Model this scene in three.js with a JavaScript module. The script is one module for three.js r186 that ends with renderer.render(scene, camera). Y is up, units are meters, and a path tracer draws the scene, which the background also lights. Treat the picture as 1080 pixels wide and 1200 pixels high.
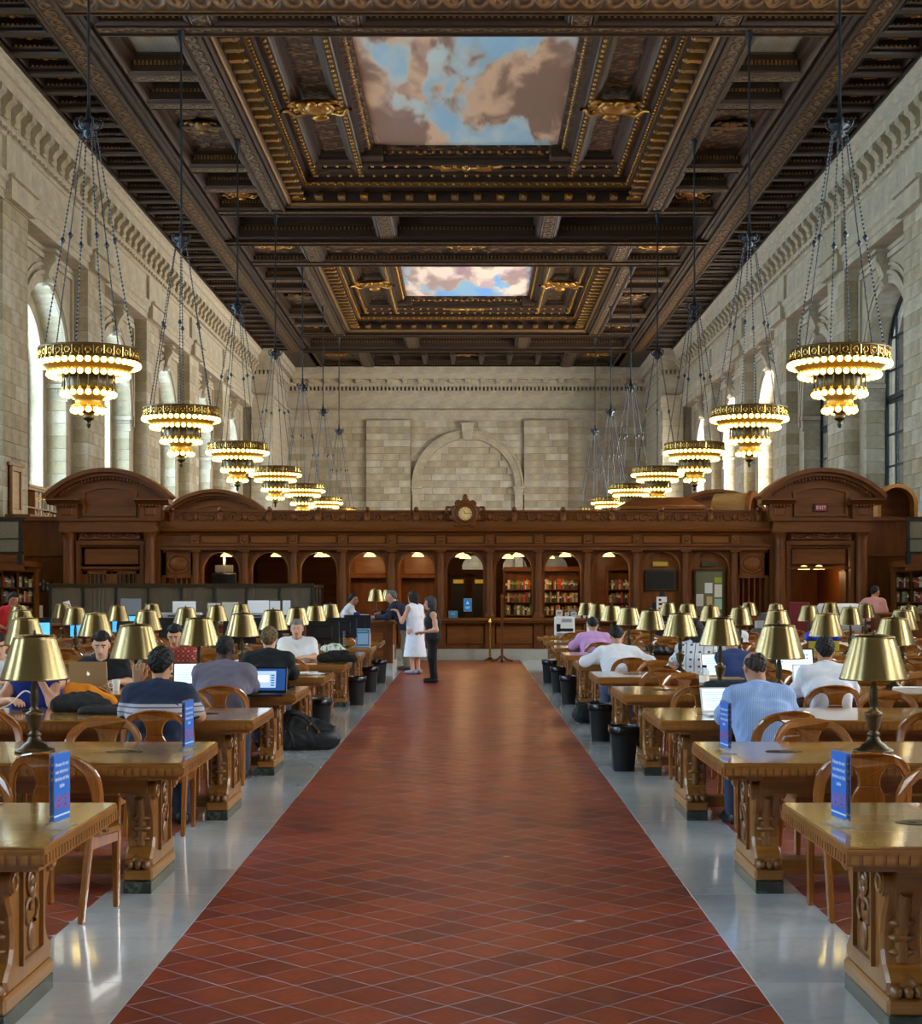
import * as THREE from 'three';
import { mergeGeometries } from 'three/addons/utils/BufferGeometryUtils.js';
import { RectAreaLightUniformsLib } from 'three/addons/lights/RectAreaLightUniformsLib.js';

// ---------------------------------------------------------------- camera, sky, daylight, exposure
const scene = new THREE.Scene();
const renderer = new THREE.WebGLRenderer();
renderer.toneMapping = THREE.LinearToneMapping;
renderer.toneMappingExposure = 2.15;
renderer.shadowMap.enabled = true;
const FL = 1860, VX = 549, VY = 690.5, EYE = new THREE.Vector3(0.087, 1.75, 0);   // focal length and vanishing point in pixels
const camera = new THREE.PerspectiveCamera(2 * Math.atan(600 / FL) * 180 / Math.PI, 1080 / 1200, 0.1, 500);
camera.position.copy(EYE);
camera.setViewOffset(1080, 1200, 540 - VX, 600 - VY, 1080, 1200);
camera.updateProjectionMatrix();
scene.background = new THREE.Color().setRGB(0.62, 0.80, 1.0);                      // pale summer sky
scene.backgroundIntensity = 4.0;
RectAreaLightUniformsLib.init();
const BAY = 9.8, BAYS = [1.05, 10.85, 20.65, 30.45, 40.25, 50.05, 59.85, 69.65, 79.45, 89.25];   // depth of each bay's middle
const WINDOW_LIGHT = { left: 6.5, right: 10 };
for (const d of BAYS) for (const s of [-1, 1]) {                                   // the sky in each tall window, standing just outside its panes
  if (s > 0 && d > 42 && d < 64) continue;                                        // a neighbouring wing stands close to these two
  const l = new THREE.RectAreaLight(new THREE.Color().setRGB(...(s < 0 ? [0.54, 0.80, 1.0] : [1.0, 0.97, 0.88])), s < 0 ? WINDOW_LIGHT.left : WINDOW_LIGHT.right * (d > 64 ? 2.2 : 0.8), 4.4, 7.6);
  l.position.set(s * 14.75, 7.4, -d); l.lookAt(0, 7.0, -d);
  scene.add(l);
}
const CH = { bulb: 2.5, lamp: 82 };                                                  // chandelier bulbs: glow seen, light given

// ---------------------------------------------------------------- helpers
let seed = 12345;
const rnd = () => { seed = (seed + 0x6D2B79F5) | 0; let t = Math.imul(seed ^ (seed >>> 15), 1 | seed); t = (t + Math.imul(t ^ (t >>> 7), 61 | t)) ^ t; return ((t ^ (t >>> 14)) >>> 0) / 4294967296; };
const rr = (a, b) => a + (b - a) * rnd();
const pick = (a) => a[Math.floor(rnd() * a.length)];
const clamp = (x, a = 0, b = 1) => Math.min(b, Math.max(a, x));
const sm = (a, b, x) => { const t = clamp((x - a) / (b - a)); return t * t * (3 - 2 * t); };
const mix = (a, b, t) => a + (b - a) * t;
const V = (x, y, z) => new THREE.Vector3(x, y, z);
const at = (px, py, d) => V(EYE.x + (px - VX) * d / FL, EYE.y - (py - VY) * d / FL, -d);   // the point that pixel shows at that depth
const ORD = ['zeroth', 'first', 'second', 'third', 'fourth', 'fifth', 'sixth', 'seventh', 'eighth', 'ninth', 'tenth', 'eleventh', 'twelfth', 'thirteenth', 'fourteenth', 'fifteenth', 'sixteenth'];
const taken = new Map();
function numbered(name) { const n = taken.get(name) ?? 0; taken.set(name, n + 1); return n ? name + '_' + String(n).padStart(3, '0') : name; }
function tag(o, label, category, group, kind) {
  if (label) o.userData.label = label;
  if (category) o.userData.category = category;
  if (group) o.userData.group = group;
  if (kind) o.userData.kind = kind;
  return o;
}
function thing(name, label, category, pos = [0, 0, 0], turn = 0, group) {
  const o = new THREE.Group(); o.name = numbered(name); o.position.set(...pos); o.rotation.y = turn; scene.add(o);
  return tag(o, label, category, group);
}
function structure(name, label) { const o = new THREE.Group(); o.name = numbered(name); scene.add(o); return tag(o, label, null, null, 'structure'); }
function dup(src, pos, turn, label, group) {
  const c = src.clone(); c.name = numbered(src.name.replace(/_\d+$/, '')); scene.add(c); c.position.set(...pos); c.rotation.set(0, turn, 0);
  c.userData = { ...src.userData }; if (label) c.userData.label = label; if (group) c.userData.group = group;
  return c;
}
// every geometry ends up without index, with position, normal and uv in metres (u runs along `grain`)
function boxUV(g, grain = 'x') {
  const p = g.attributes.position, n = g.attributes.normal, uv = new Float32Array(p.count * 2), A = { x: 0, y: 1, z: 2 }[grain];
  for (let i = 0; i < p.count; i += 3) {
    let nx = 0, ny = 0, nz = 0;
    for (let k = 0; k < 3; k++) { nx += Math.abs(n.getX(i + k)); ny += Math.abs(n.getY(i + k)); nz += Math.abs(n.getZ(i + k)); }
    const D = nx >= ny && nx >= nz ? 0 : ny >= nz ? 1 : 2, axes = [0, 1, 2].filter((a) => a !== D);
    const U = axes.includes(A) ? A : axes[0], W = axes.find((a) => a !== U);
    for (let k = 0; k < 3; k++) { uv[2 * (i + k)] = p.getComponent(i + k, U); uv[2 * (i + k) + 1] = p.getComponent(i + k, W) + 0.37 * p.getComponent(i + k, D); }
  }
  g.setAttribute('uv', new THREE.BufferAttribute(uv, 2));
  return g;
}
function flat(g) { const o = g.index ? g.toNonIndexed() : g; if (!o.attributes.normal) o.computeVertexNormals(); for (const k of Object.keys(o.attributes)) if (!['position', 'normal', 'uv', 'color'].includes(k)) o.deleteAttribute(k); o.morphAttributes = {}; return o; }
function join(list, grain = 'x', keepUV = false) {
  const gs = [list].flat(9).map((g) => { const o = flat(g); if (o.attributes.color) o.deleteAttribute('color'); if (!o.attributes.uv) boxUV(o, grain); return o; });
  const g = gs.length > 1 ? mergeGeometries(gs) : gs[0];
  return keepUV ? g : boxUV(g, grain);
}
function mesh(name, geo, mat, parent, grain = 'x', keepUV = false) {
  const m = new THREE.Mesh(Array.isArray(geo) ? join(geo, grain, keepUV) : geo, mat);
  m.castShadow = m.receiveShadow = true;
  if (parent) { m.name = name; parent.add(m); } else { m.name = numbered(name); scene.add(m); }
  return m;
}
const mv = (g, x = 0, y = 0, z = 0) => g.translate(x, y, z);
const box = (w, h, d, x = 0, y = 0, z = 0) => new THREE.BoxGeometry(w, h, d).translate(x, y, z);
function cbox(w, h, d, b, x = 0, y = 0, z = 0) {   // box with chamfered edges, 44 triangles
  const P = [], a = [w / 2, h / 2, d / 2], s = [-1, 1], c = (X, Y, Z, k) => { const q = [X * a[0], Y * a[1], Z * a[2]]; for (let i = 0; i < 3; i++) if (i !== k) q[i] -= [X, Y, Z][i] * b; return q; };
  const tri = (A, B, C, out) => { const u = B.map((v, i) => v - A[i]), v = C.map((w2, i) => w2 - A[i]), n = [u[1] * v[2] - u[2] * v[1], u[2] * v[0] - u[0] * v[2], u[0] * v[1] - u[1] * v[0]]; if (n[0] * out[0] + n[1] * out[1] + n[2] * out[2] < 0) P.push(...A, ...C, ...B); else P.push(...A, ...B, ...C); };
  const quad = (A, B, C, D, out) => { tri(A, B, C, out); tri(A, C, D, out); };
  for (const q of s) { quad(c(q, -1, -1, 0), c(q, 1, -1, 0), c(q, 1, 1, 0), c(q, -1, 1, 0), [q, 0, 0]); quad(c(-1, q, -1, 1), c(1, q, -1, 1), c(1, q, 1, 1), c(-1, q, 1, 1), [0, q, 0]); quad(c(-1, -1, q, 2), c(1, -1, q, 2), c(1, 1, q, 2), c(-1, 1, q, 2), [0, 0, q]); }
  for (const q of s) for (const r of s) {
    quad(c(-1, q, r, 1), c(1, q, r, 1), c(1, q, r, 2), c(-1, q, r, 2), [0, q, r]);
    quad(c(q, -1, r, 0), c(q, 1, r, 0), c(q, 1, r, 2), c(q, -1, r, 2), [q, 0, r]);
    quad(c(q, r, -1, 0), c(q, r, 1, 0), c(q, r, 1, 1), c(q, r, -1, 1), [q, r, 0]);
    for (const t of s) tri(c(q, r, t, 0), c(q, r, t, 1), c(q, r, t, 2), [q, r, t]);
  }
  const g = new THREE.BufferGeometry(); g.setAttribute('position', new THREE.Float32BufferAttribute(P, 3)); g.computeVertexNormals();
  return g.translate(x, y, z);
}
const cyl = (r0, r1, h, n = 12, x = 0, y = 0, z = 0, open = false) => new THREE.CylinderGeometry(r1, r0, h, n, 1, open).translate(x, y, z);   // r0 at the bottom
const lathe = (pts, n = 20) => new THREE.LatheGeometry(pts.map(([r, y]) => new THREE.Vector2(Math.max(r, 1e-4), y)), n);
const ball = (r, x = 0, y = 0, z = 0, w = 8, h = 6) => new THREE.SphereGeometry(r, w, h).translate(x, y, z);
const tube = (pts, r, seg = 24, n = 6, closed = false) => new THREE.TubeGeometry(new THREE.CatmullRomCurve3(pts.map((p) => (p.isVector3 ? p : V(...p))), closed), seg, r, n, closed);
function bar(a, b, r, n = 6, r2 = r) { const A = a.isVector3 ? a : V(...a), B = b.isVector3 ? b : V(...b), L = A.distanceTo(B), g = new THREE.CylinderGeometry(r2, r, L, n); g.translate(0, L / 2, 0); g.applyQuaternion(new THREE.Quaternion().setFromUnitVectors(V(0, 1, 0), B.clone().sub(A).normalize())); return g.translate(A.x, A.y, A.z); }
function shapeOf(pts, holes = []) { const s = new THREE.Shape(pts.map(([x, y]) => new THREE.Vector2(x, y))); for (const h of holes) s.holes.push(new THREE.Path(h.map(([x, y]) => new THREE.Vector2(x, y)))); return s; }
const extrude = (pts, depth, holes = [], bevel = 0, cs = 6) => new THREE.ExtrudeGeometry(shapeOf(pts, holes), { depth: depth - 2 * bevel, bevelEnabled: bevel > 0, bevelThickness: bevel, bevelSize: bevel, bevelOffset: -bevel, bevelSegments: 1, curveSegments: cs }).translate(0, 0, bevel);
const arc = (cx, cy, r, a0, a1, n) => Array.from({ length: n + 1 }, (_, i) => { const a = a0 + (a1 - a0) * i / n; return [cx + r * Math.cos(a), cy + r * Math.sin(a)]; });
// prism along x / y / z made from a profile in the other two axes
function prismX(pts, x0, x1) { const g = extrude(pts, x1 - x0); const p = g.attributes.position, n = g.attributes.normal; for (let i = 0; i < p.count; i++) { const [a, b, c] = [p.getX(i), p.getY(i), p.getZ(i)]; p.setXYZ(i, x0 + c, b, -a); const [u, v, w] = [n.getX(i), n.getY(i), n.getZ(i)]; n.setXYZ(i, w, v, -u); } return g; }   // profile (outwards -z, y)
const turnY = (g, a) => g.rotateY(a);
// frame round a rectangle: profile of [inset, height]; lies in the xz plane round the origin
function ring(hx, hz, prof) {
  const P = [];
  const c = (i, k) => { const [o, y] = prof[i], sx = [-1, 1, 1, -1][k], sz = [-1, -1, 1, 1][k]; return [sx * (hx - o), y, sz * (hz - o)]; };
  for (let i = 0; i + 1 < prof.length; i++) for (let k = 0; k < 4; k++) { const l = (k + 1) % 4, A = c(i, k), B = c(i, l), C = c(i + 1, l), D = c(i + 1, k); P.push(...A, ...B, ...C, ...A, ...C, ...D); }
  const g = new THREE.BufferGeometry(); g.setAttribute('position', new THREE.Float32BufferAttribute(P, 3)); g.computeVertexNormals(); return g;
}
// a strip facing down with its own uv (u along the length, tile metres; v across)
function strip(len, wid, tile, along = 'z') {
  const g = new THREE.PlaneGeometry(1, 1); const p = g.attributes.position, uv = g.attributes.uv;
  for (let i = 0; i < p.count; i++) { const a = p.getX(i) * len, b = p.getY(i) * wid; uv.setXY(i, a / tile, p.getY(i) + 0.5); along === 'z' ? p.setXYZ(i, -b, 0, -a) : p.setXYZ(i, a, 0, -b); }
  const o = g.toNonIndexed(); o.computeVertexNormals(); if (o.attributes.normal.getY(0) > 0) { const q = o.attributes.position.array, u = o.attributes.uv.array; for (let t = 0; t < 2; t++) { for (let k = 0; k < 3; k++) [q[t * 9 + 3 + k], q[t * 9 + 6 + k]] = [q[t * 9 + 6 + k], q[t * 9 + 3 + k]]; for (let k = 0; k < 2; k++) [u[t * 6 + 2 + k], u[t * 6 + 4 + k]] = [u[t * 6 + 4 + k], u[t * 6 + 2 + k]]; } o.computeVertexNormals(); }
  return o;
}

// ---------------------------------------------------------------- textures and materials
const PERM = new Uint8Array(512); { const a = [...Array(256).keys()]; for (let i = 255; i > 0; i--) { const j = Math.floor(rnd() * (i + 1)); [a[i], a[j]] = [a[j], a[i]]; } for (let i = 0; i < 512; i++) PERM[i] = a[i & 255]; }
function vn(x, y, px, py) { const xi = Math.floor(x), yi = Math.floor(y), fx = x - xi, fy = y - yi, u = fx * fx * (3 - 2 * fx), v = fy * fy * (3 - 2 * fy), m = (a, n) => ((a % n) + n) % n, h = (i, j) => PERM[PERM[m(i, px) & 255] + (m(j, py) & 255)] / 255; return mix(mix(h(xi, yi), h(xi + 1, yi), u), mix(h(xi, yi + 1), h(xi + 1, yi + 1), u), v); }
function fbm(u, v, fx, fy, oct = 4, off = 0) { let s = 0, a = 0.5, t = 0; for (let o = 0; o < oct; o++) { s += a * vn(u * fx + off * 17, v * fy + off * 31, fx, fy); t += a; a *= 0.5; fx *= 2; fy *= 2; } return s / t; }
function tex(w, h, fn, srgb = true, rep = [1, 1]) {
  const d = new Uint8Array(w * h * 4);
  for (let j = 0; j < h; j++) for (let i = 0; i < w; i++) { const c = fn((i + 0.5) / w, (j + 0.5) / h), k = 4 * (j * w + i); if (typeof c === 'number') d[k] = d[k + 1] = d[k + 2] = 255 * clamp(c); else { d[k] = 255 * clamp(c[0]); d[k + 1] = 255 * clamp(c[1]); d[k + 2] = 255 * clamp(c[2]); } d[k + 3] = 255; }
  const t = new THREE.DataTexture(d, w, h); t.wrapS = t.wrapT = THREE.RepeatWrapping; t.magFilter = THREE.LinearFilter; t.minFilter = THREE.LinearMipmapLinearFilter; t.generateMipmaps = true; if (srgb) t.colorSpace = THREE.SRGBColorSpace; t.repeat.set(...rep); t.needsUpdate = true; return t;
}
const hex = (h) => { const n = parseInt(h.slice(1), 16); return [(n >> 16) / 255, ((n >> 8) & 255) / 255, (n & 255) / 255]; };
const lerp3 = (a, b, t) => [mix(a[0], b[0], t), mix(a[1], b[1], t), mix(a[2], b[2], t)];
const std = (o) => new THREE.MeshStandardMaterial({ side: THREE.DoubleSide, ...o });
const phys = (o) => new THREE.MeshPhysicalMaterial({ side: THREE.DoubleSide, ...o });
const M = {};
// wood: grain along u; greyscale-ish maps tinted by material colour
const woodTex = tex(512, 256, (u, v) => { const w = fbm(u, v, 3, 8, 3), g = fbm(u, v + 0.05 * w, 4, 64, 3, 1), f = fbm(u, v, 24, 200, 2, 2), k = 0.80 + 0.22 * (g - 0.5) + 0.13 * (f - 0.5) + 0.22 * (w - 0.5); return [k, k * (0.985 + 0.03 * w), k * (0.96 + 0.05 * w)]; }, true, [0.5, 1]);
const woodBump = tex(256, 256, (u, v) => fbm(u, v, 8, 96, 3, 4), false, [0.5, 1]);
const wood = (c, rough, o = {}) => phys({ color: c, map: woodTex, bumpMap: woodBump, bumpScale: 0.0004, roughness: rough, ...o });
M.top = ['#e3ae58', '#d69a45', '#eaba66', '#d29543'].map((c) => wood(c, 0.26, { clearcoat: 1.0, clearcoatRoughness: 0.09 }));
M.oak = wood('#b0742f', 0.36, { clearcoat: 0.4, clearcoatRoughness: 0.25 });
M.oakDark = M.oak;
M.carvedOak = wood('#9c672f', 0.38, { clearcoat: 0.3, clearcoatRoughness: 0.3 });
M.chair = wood('#b86f24', 0.27, { clearcoat: 0.9, clearcoatRoughness: 0.1 });
M.chairSeat = wood('#b97a35', 0.27, { clearcoat: 0.8, clearcoatRoughness: 0.12 });
M.walnut = wood('#854a14', 0.5, { specularIntensity: 0.6 });
M.walnutPanel = wood('#925418', 0.5, { specularIntensity: 0.6 });
// stone
const stoneTex = tex(256, 256, (u, v) => { const a = fbm(u, v, 4, 4, 4), b = fbm(u, v, 40, 40, 3, 1), c = fbm(u, v, 3, 14, 3, 2), k = 0.87 + 0.16 * (a - 0.5) + 0.12 * (b - 0.5) + 0.08 * (c - 0.5); return [k, k * (0.99 + 0.02 * a), k * (0.965 + 0.05 * (1 - a))]; }, true, [0.6, 0.6]);
const stoneBump = tex(256, 256, (u, v) => 0.6 * fbm(u, v, 30, 30, 4, 3) + 0.4 * fbm(u, v, 5, 5, 3, 5), false, [0.6, 0.6]);
const stone = (c) => std({ color: c, map: stoneTex, bumpMap: stoneBump, bumpScale: 0.006, roughness: 0.85 });
M.stone = ['#d3c5a9', '#c8b99b', '#dbcfb4', '#bfb08f', '#cdbd9c'].map(stone);
M.stoneTrim = stone('#d0c2a7');
M.joint = stone('#94876e');
M.plaster = stone('#cdc0a6');
// floor
const clayTex = tex(256, 256, (u, v) => { const a = fbm(u, v, 3, 3, 4), b = fbm(u, v, 50, 50, 2, 1), k = 0.84 + 0.26 * (a - 0.5) + 0.16 * (b - 0.5); return [k, k * (0.97 + 0.06 * (a - 0.5)), k * (0.95 + 0.1 * (a - 0.5))]; }, true, [1.3, 1.3]);
const clayBump = tex(256, 256, (u, v) => fbm(u, v, 5, 5, 3, 7), false, [1.1, 1.1]);
const clayRough = tex(128, 128, (u, v) => 0.55 + 0.7 * (fbm(u, v, 4, 4, 4, 8) - 0.3), false, [0.7, 0.7]);
M.clay = ['#b25135', '#a7472d', '#b9583a', '#9c4630', '#ae4f2f', '#944330'].map((c) => phys({ color: c, map: clayTex, bumpMap: clayBump, bumpScale: 0.0022, roughness: 0.52, roughnessMap: clayRough, clearcoat: 0.22, clearcoatRoughness: 0.25 }));
M.grout = std({ color: '#a9b3c8', roughness: 0.35 });
const marbleTex = tex(512, 512, (u, v) => { const w = fbm(u, v, 4, 4, 4), r = Math.abs(fbm(u + 0.12 * w, v + 0.1 * w, 3, 3, 5, 2) - 0.5), k = 0.9 + 0.1 * (w - 0.5) - 0.045 * Math.exp(-r * 60) + 0.04 * (fbm(u, v, 60, 60, 2, 3) - 0.5); return [k * 0.985, k, k * 1.01]; }, true, [0.55, 0.55]);
M.marble = ['#e6e9ea', '#e0e4e6', '#eaecea'].map((c) => phys({ color: c, map: marbleTex, roughness: 0.14, clearcoat: 0.5, clearcoatRoughness: 0.05 }));
M.plinthStone = std({ color: '#c9c3b4', map: marbleTex, roughness: 0.4 });
const verdeTex = tex(256, 256, (u, v) => { const w = fbm(u, v, 5, 5, 4), r = Math.abs(fbm(u + 0.2 * w, v, 5, 5, 4, 2) - 0.5), k = Math.exp(-r * 40); return lerp3(lerp3(hex('#1b2420'), hex('#33413a'), w), hex('#8f9a92'), 0.5 * k); }, true, [2.2, 2.2]);
M.verde = phys({ map: verdeTex, roughness: 0.22, clearcoat: 0.4 });
// metals
M.brass = phys({ color: '#867550', metalness: 1, roughness: 0.27, anisotropy: 0.5 });
M.brassBright = phys({ color: '#c9a455', metalness: 1, roughness: 0.25 });
M.bronze = phys({ color: '#4a4230', metalness: 0.85, roughness: 0.35 });
M.iron = std({ color: '#2b3036', metalness: 0.6, roughness: 0.45 });
M.chain = std({ color: '#3f454c', metalness: 0.75, roughness: 0.4 });
M.greenBronze = std({ color: '#1e2b29', metalness: 0.5, roughness: 0.45 });
M.chandelierMetal = phys({ color: '#b58a40', metalness: 0.8, roughness: 0.38 });
M.rimMetal = phys({ color: '#6b5636', metalness: 0.7, roughness: 0.42 });
M.bulb = std({ color: '#fff0cf', emissive: new THREE.Color().setRGB(1.0, 0.74, 0.17), emissiveIntensity: CH.bulb, roughness: 0.4 });
M.lampBulb = std({ color: '#fff0d0', emissive: new THREE.Color().setRGB(1.0, 0.72, 0.36), emissiveIntensity: 6, roughness: 0.4 });
M.lampGlass = std({ color: '#fff0cf', emissive: new THREE.Color().setRGB(1.0, 0.70, 0.26), emissiveIntensity: 0.9, roughness: 0.5 });
// gilded and painted ceiling
const scrollTex = (bg, fg) => tex(512, 128, (u, v) => { const s = scrollH(u, v), t = sm(0.30, 0.75, s); return lerp3(bg, fg, clamp(t * (0.65 + 0.6 * (fbm(u, v, 20, 6, 3, 2) - 0.4)))); }, true);
function scrollH(u, v) {   // running leaf scroll: spirals that alternate up and down along u
  const n = 4, k = Math.floor(u * n), a = u * n - k - 0.5, up = k % 2 ? 1 : -1, y = (v - 0.5) * 1.25, r = Math.hypot(a, y - 0.06 * up), th = Math.atan2(up * (y - 0.06 * up), a);
  let h = 0.5 + 0.5 * Math.cos(th - 13 * r + 0.6); h *= sm(0.62, 0.42, r); h = Math.max(h, sm(0.10, 0.05, r));
  const wave = Math.abs(y - 0.33 * up * Math.sin(Math.PI * (a + 0.5)) * 1.1); h = Math.max(h, 0.9 * sm(0.12, 0.03, wave));
  h *= 0.75 + 0.5 * (fbm(u, v, 32, 10, 3, 4) - 0.3);
  return v < 0.06 || v > 0.94 ? 0.9 : h;
}
const scrollBump = tex(512, 128, (u, v) => scrollH(u, v), false);
const carved = (bg, fg, o = {}) => std({ map: scrollTex(hex(bg), hex(fg)), bumpMap: scrollBump, bumpScale: 0.05, roughness: 0.42, metalness: 0.35, ...o });
M.carvedBeam = carved('#311c0c', '#9a6d2c');
M.carvedPale = carved('#33210f', '#8a6a40');
M.carvedWalnut = std({ color: '#74401d', bumpMap: scrollBump, bumpScale: 0.06, roughness: 0.45 });
M.ceilWood = std({ color: '#3a2412', map: woodTex, roughness: 0.5 });
M.ceilDark = std({ color: '#3a2412', map: woodTex, roughness: 0.55 });
M.ceilRib = std({ color: '#412c19', map: woodTex, roughness: 0.45, metalness: 0.15 });
M.gilt = phys({ color: '#a87a35', metalness: 0.85, roughness: 0.38 });
M.giltDull = phys({ color: '#7d5c2e', metalness: 0.6, roughness: 0.5 });
M.ceilBlue = std({ color: '#20303a', roughness: 0.6 });
const silverTex = tex(256, 256, (u, v) => { const a = fbm(u, v, 5, 5, 4), b = fbm(u, v, 3, 40, 3, 2); return lerp3(hex('#6f6a5e'), hex('#aaa393'), clamp(0.5 * a + 0.5 * b)); }, true, [0.5, 0.5]);
M.ceilSilver = std({ map: silverTex, roughness: 0.35, metalness: 0.4 });
const reliefTex = tex(256, 256, (u, v) => lerp3(hex('#2a190c'), hex('#8a6430'), sm(0.45, 0.75, fbm(u, v, 9, 9, 4, 6))), true, [0.7, 0.7]);
const reliefBump = tex(256, 256, (u, v) => fbm(u, v, 9, 9, 4, 6), false, [0.7, 0.7]);
M.ceilRelief = std({ map: reliefTex, bumpMap: reliefBump, bumpScale: 0.06, roughness: 0.45, metalness: 0.3 });
M.glass = phys({ color: '#ffffff', transmission: 1, roughness: 0, thickness: 0, ior: 1.5 });
M.black = std({ color: '#0d0e10', roughness: 0.35 });
M.blackMatte = std({ color: '#131417', roughness: 0.7 });
M.white = std({ color: '#e6e6e2', roughness: 0.5 });
M.paper = std({ color: '#eceae4', roughness: 0.8 });
M.greyPlastic = std({ color: '#9aa0a6', roughness: 0.5 });
// ---------------------------------------------------------------- the room: floor
const CW = 1.36, MW = 2.0, ENDWALL = 102, SIDE = 12.8, Y0 = 15.9;
const floor = structure('floor', 'red clay tile floor with pale marble bands along the central aisle');
mesh('subfloor', [box(29, 0.3, 112, 0, -0.1509, -49)], M.grout, floor);
{
  const e = 0.2385, q = e / Math.SQRT2, off = 7.01, gap = 0.0042;
  const clip = (poly, nx, nz, c) => { const out = []; for (let i = 0; i < poly.length; i++) { const a = poly[i], b = poly[(i + 1) % poly.length], da = nx * a[0] + nz * a[1] - c, db = nx * b[0] + nz * b[1] - c; if (da <= 0) out.push(a); if (da * db < 0) { const t = da / (da - db); out.push([mix(a[0], b[0], t), mix(a[1], b[1], t)]); } } return out; };
  const prism = (poly) => {   // poly in (x, depth) around its own middle; top at 0, chamfered rim
    const P = [], n = poly.length; let cx = 0, cz = 0; for (const p of poly) { cx += p[0] / n; cz += p[1] / n; }
    const top = poly.map(([x, z]) => { const L = Math.hypot(x - cx, z - cz); const k = Math.max(0, 1 - 0.0015 / L); return [cx + (x - cx) * k, 0, -(cz + (z - cz) * k)]; }), rim = poly.map(([x, z]) => [x, -0.0012, -z]), low = poly.map(([x, z]) => [x, -0.012, -z]);
    for (let i = 1; i + 1 < n; i++) P.push(...top[0], ...top[i], ...top[i + 1]);
    for (let i = 0; i < n; i++) { const j = (i + 1) % n; P.push(...rim[i], ...top[j], ...top[i], ...rim[i], ...rim[j], ...top[j], ...low[i], ...rim[j], ...rim[i], ...low[i], ...low[j], ...rim[j]); }
    for (let i = 0; i < P.length; i += 9) { /* make every face look outwards */ }
    const g = new THREE.BufferGeometry(); g.setAttribute('position', new THREE.Float32BufferAttribute(P, 3)); g.computeVertexNormals();
    if (g.attributes.normal.getY(0) < 0) { const a = g.attributes.position.array; for (let i = 0; i < a.length; i += 9) for (let k = 0; k < 3; k++) [a[i + 3 + k], a[i + 6 + k]] = [a[i + 6 + k], a[i + 3 + k]]; g.computeVertexNormals(); }
    return g;
  };
  const D = q - gap * Math.SQRT2 / 2 * 1.0, full = boxUV(prism([[0, -D], [D, 0], [0, D], [-D, 0]]));
  const rest = M.clay.map(() => []); let own = 0;
  const bands = [[-CW, CW, 3.2, 39.4], [-7.5, -MW, 3.2, 17], [MW, 7.5, 3.2, 17]];
  for (const [x0, x1, d0, d1] of bands) {
    const central = x0 === -CW;
    for (let j = 0; j < (d1 - d0) / q + 2; j++) for (let i = -40; i < 40; i++) {
      const row = Math.round((d0 - off) / q) + j, cx = (2 * i + (row & 1 ? 0 : 1)) * q - 0.003, cd = off + row * q + 0;
      if (cx < x0 - q || cx > x1 + q || cd < d0 - q || cd > d1 + q) continue;
      let poly = [[0, -D], [D, 0], [0, D], [-D, 0]];
      const whole = cx - D > x0 && cx + D < x1 && cd + D < d1;
      if (!whole) { poly = clip(poly, -1, 0, -(x0 + 0.002 - cx)); poly = clip(poly, 1, 0, x1 - 0.002 - cx); poly = clip(poly, 0, 1, d1 - cd); if (poly.length < 3) continue; let ar = 0; poly.forEach((p, k) => { const n = poly[(k + 1) % poly.length]; ar += p[0] * n[1] - p[1] * n[0]; }); if (Math.abs(ar) < 0.004) continue; }
      const mi = Math.floor(rnd() * 6), lift = rr(-0.0006, 0);
      if (central && cd > 6.15 && cd < 10.7 && own < 298) {
        own++; const t = mesh('tile', whole ? full : boxUV(prism(poly)), M.clay[mi], floor); t.position.set(cx, lift, -cd); t.rotation.set(rr(-0.0018, 0.0018), whole ? Math.floor(rnd() * 4) * Math.PI / 2 : 0, rr(-0.0018, 0.0018));
      } else { const g = whole ? full.clone() : boxUV(prism(poly)); const a = Math.floor(rnd() * 4) * Math.PI / 2; if (whole) g.rotateY(a); g.rotateX(rr(-0.0018, 0.0018)); g.rotateZ(rr(-0.0018, 0.0018)); g.translate(cx, lift, -cd); rest[mi].push(g); }
    }
  }
  rest.forEach((l, i) => { const m = mesh('tile_field', mergeGeometries(l), M.clay[i], floor); m.userData.kind = 'stuff'; });
  for (const s of [-1, 1]) mesh('tile_field', boxUV(flat(box(10.6, 0.003, 100, s * 7.35, -0.0015, -67))), M.clay[1], floor).userData.kind = 'stuff';
  // marble bands: slabs
  for (const s of [-1, 1]) { let d = 3.33; let k = 0; while (d < 39.3) { const L = [0.84, 2.046][k % 2]; const l = Math.min(L, 39.4 - d); const g = mesh('marble_slab', boxUV(flat(cbox(MW - CW - 0.004, 0.05, l - 0.003, 0.0012))), M.marble[(k + (s > 0 ? 1 : 0)) % 3], floor); g.position.set(s * (CW + MW) / 2, -0.025, -(d + l / 2)); d += L; k++; } }
}
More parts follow.
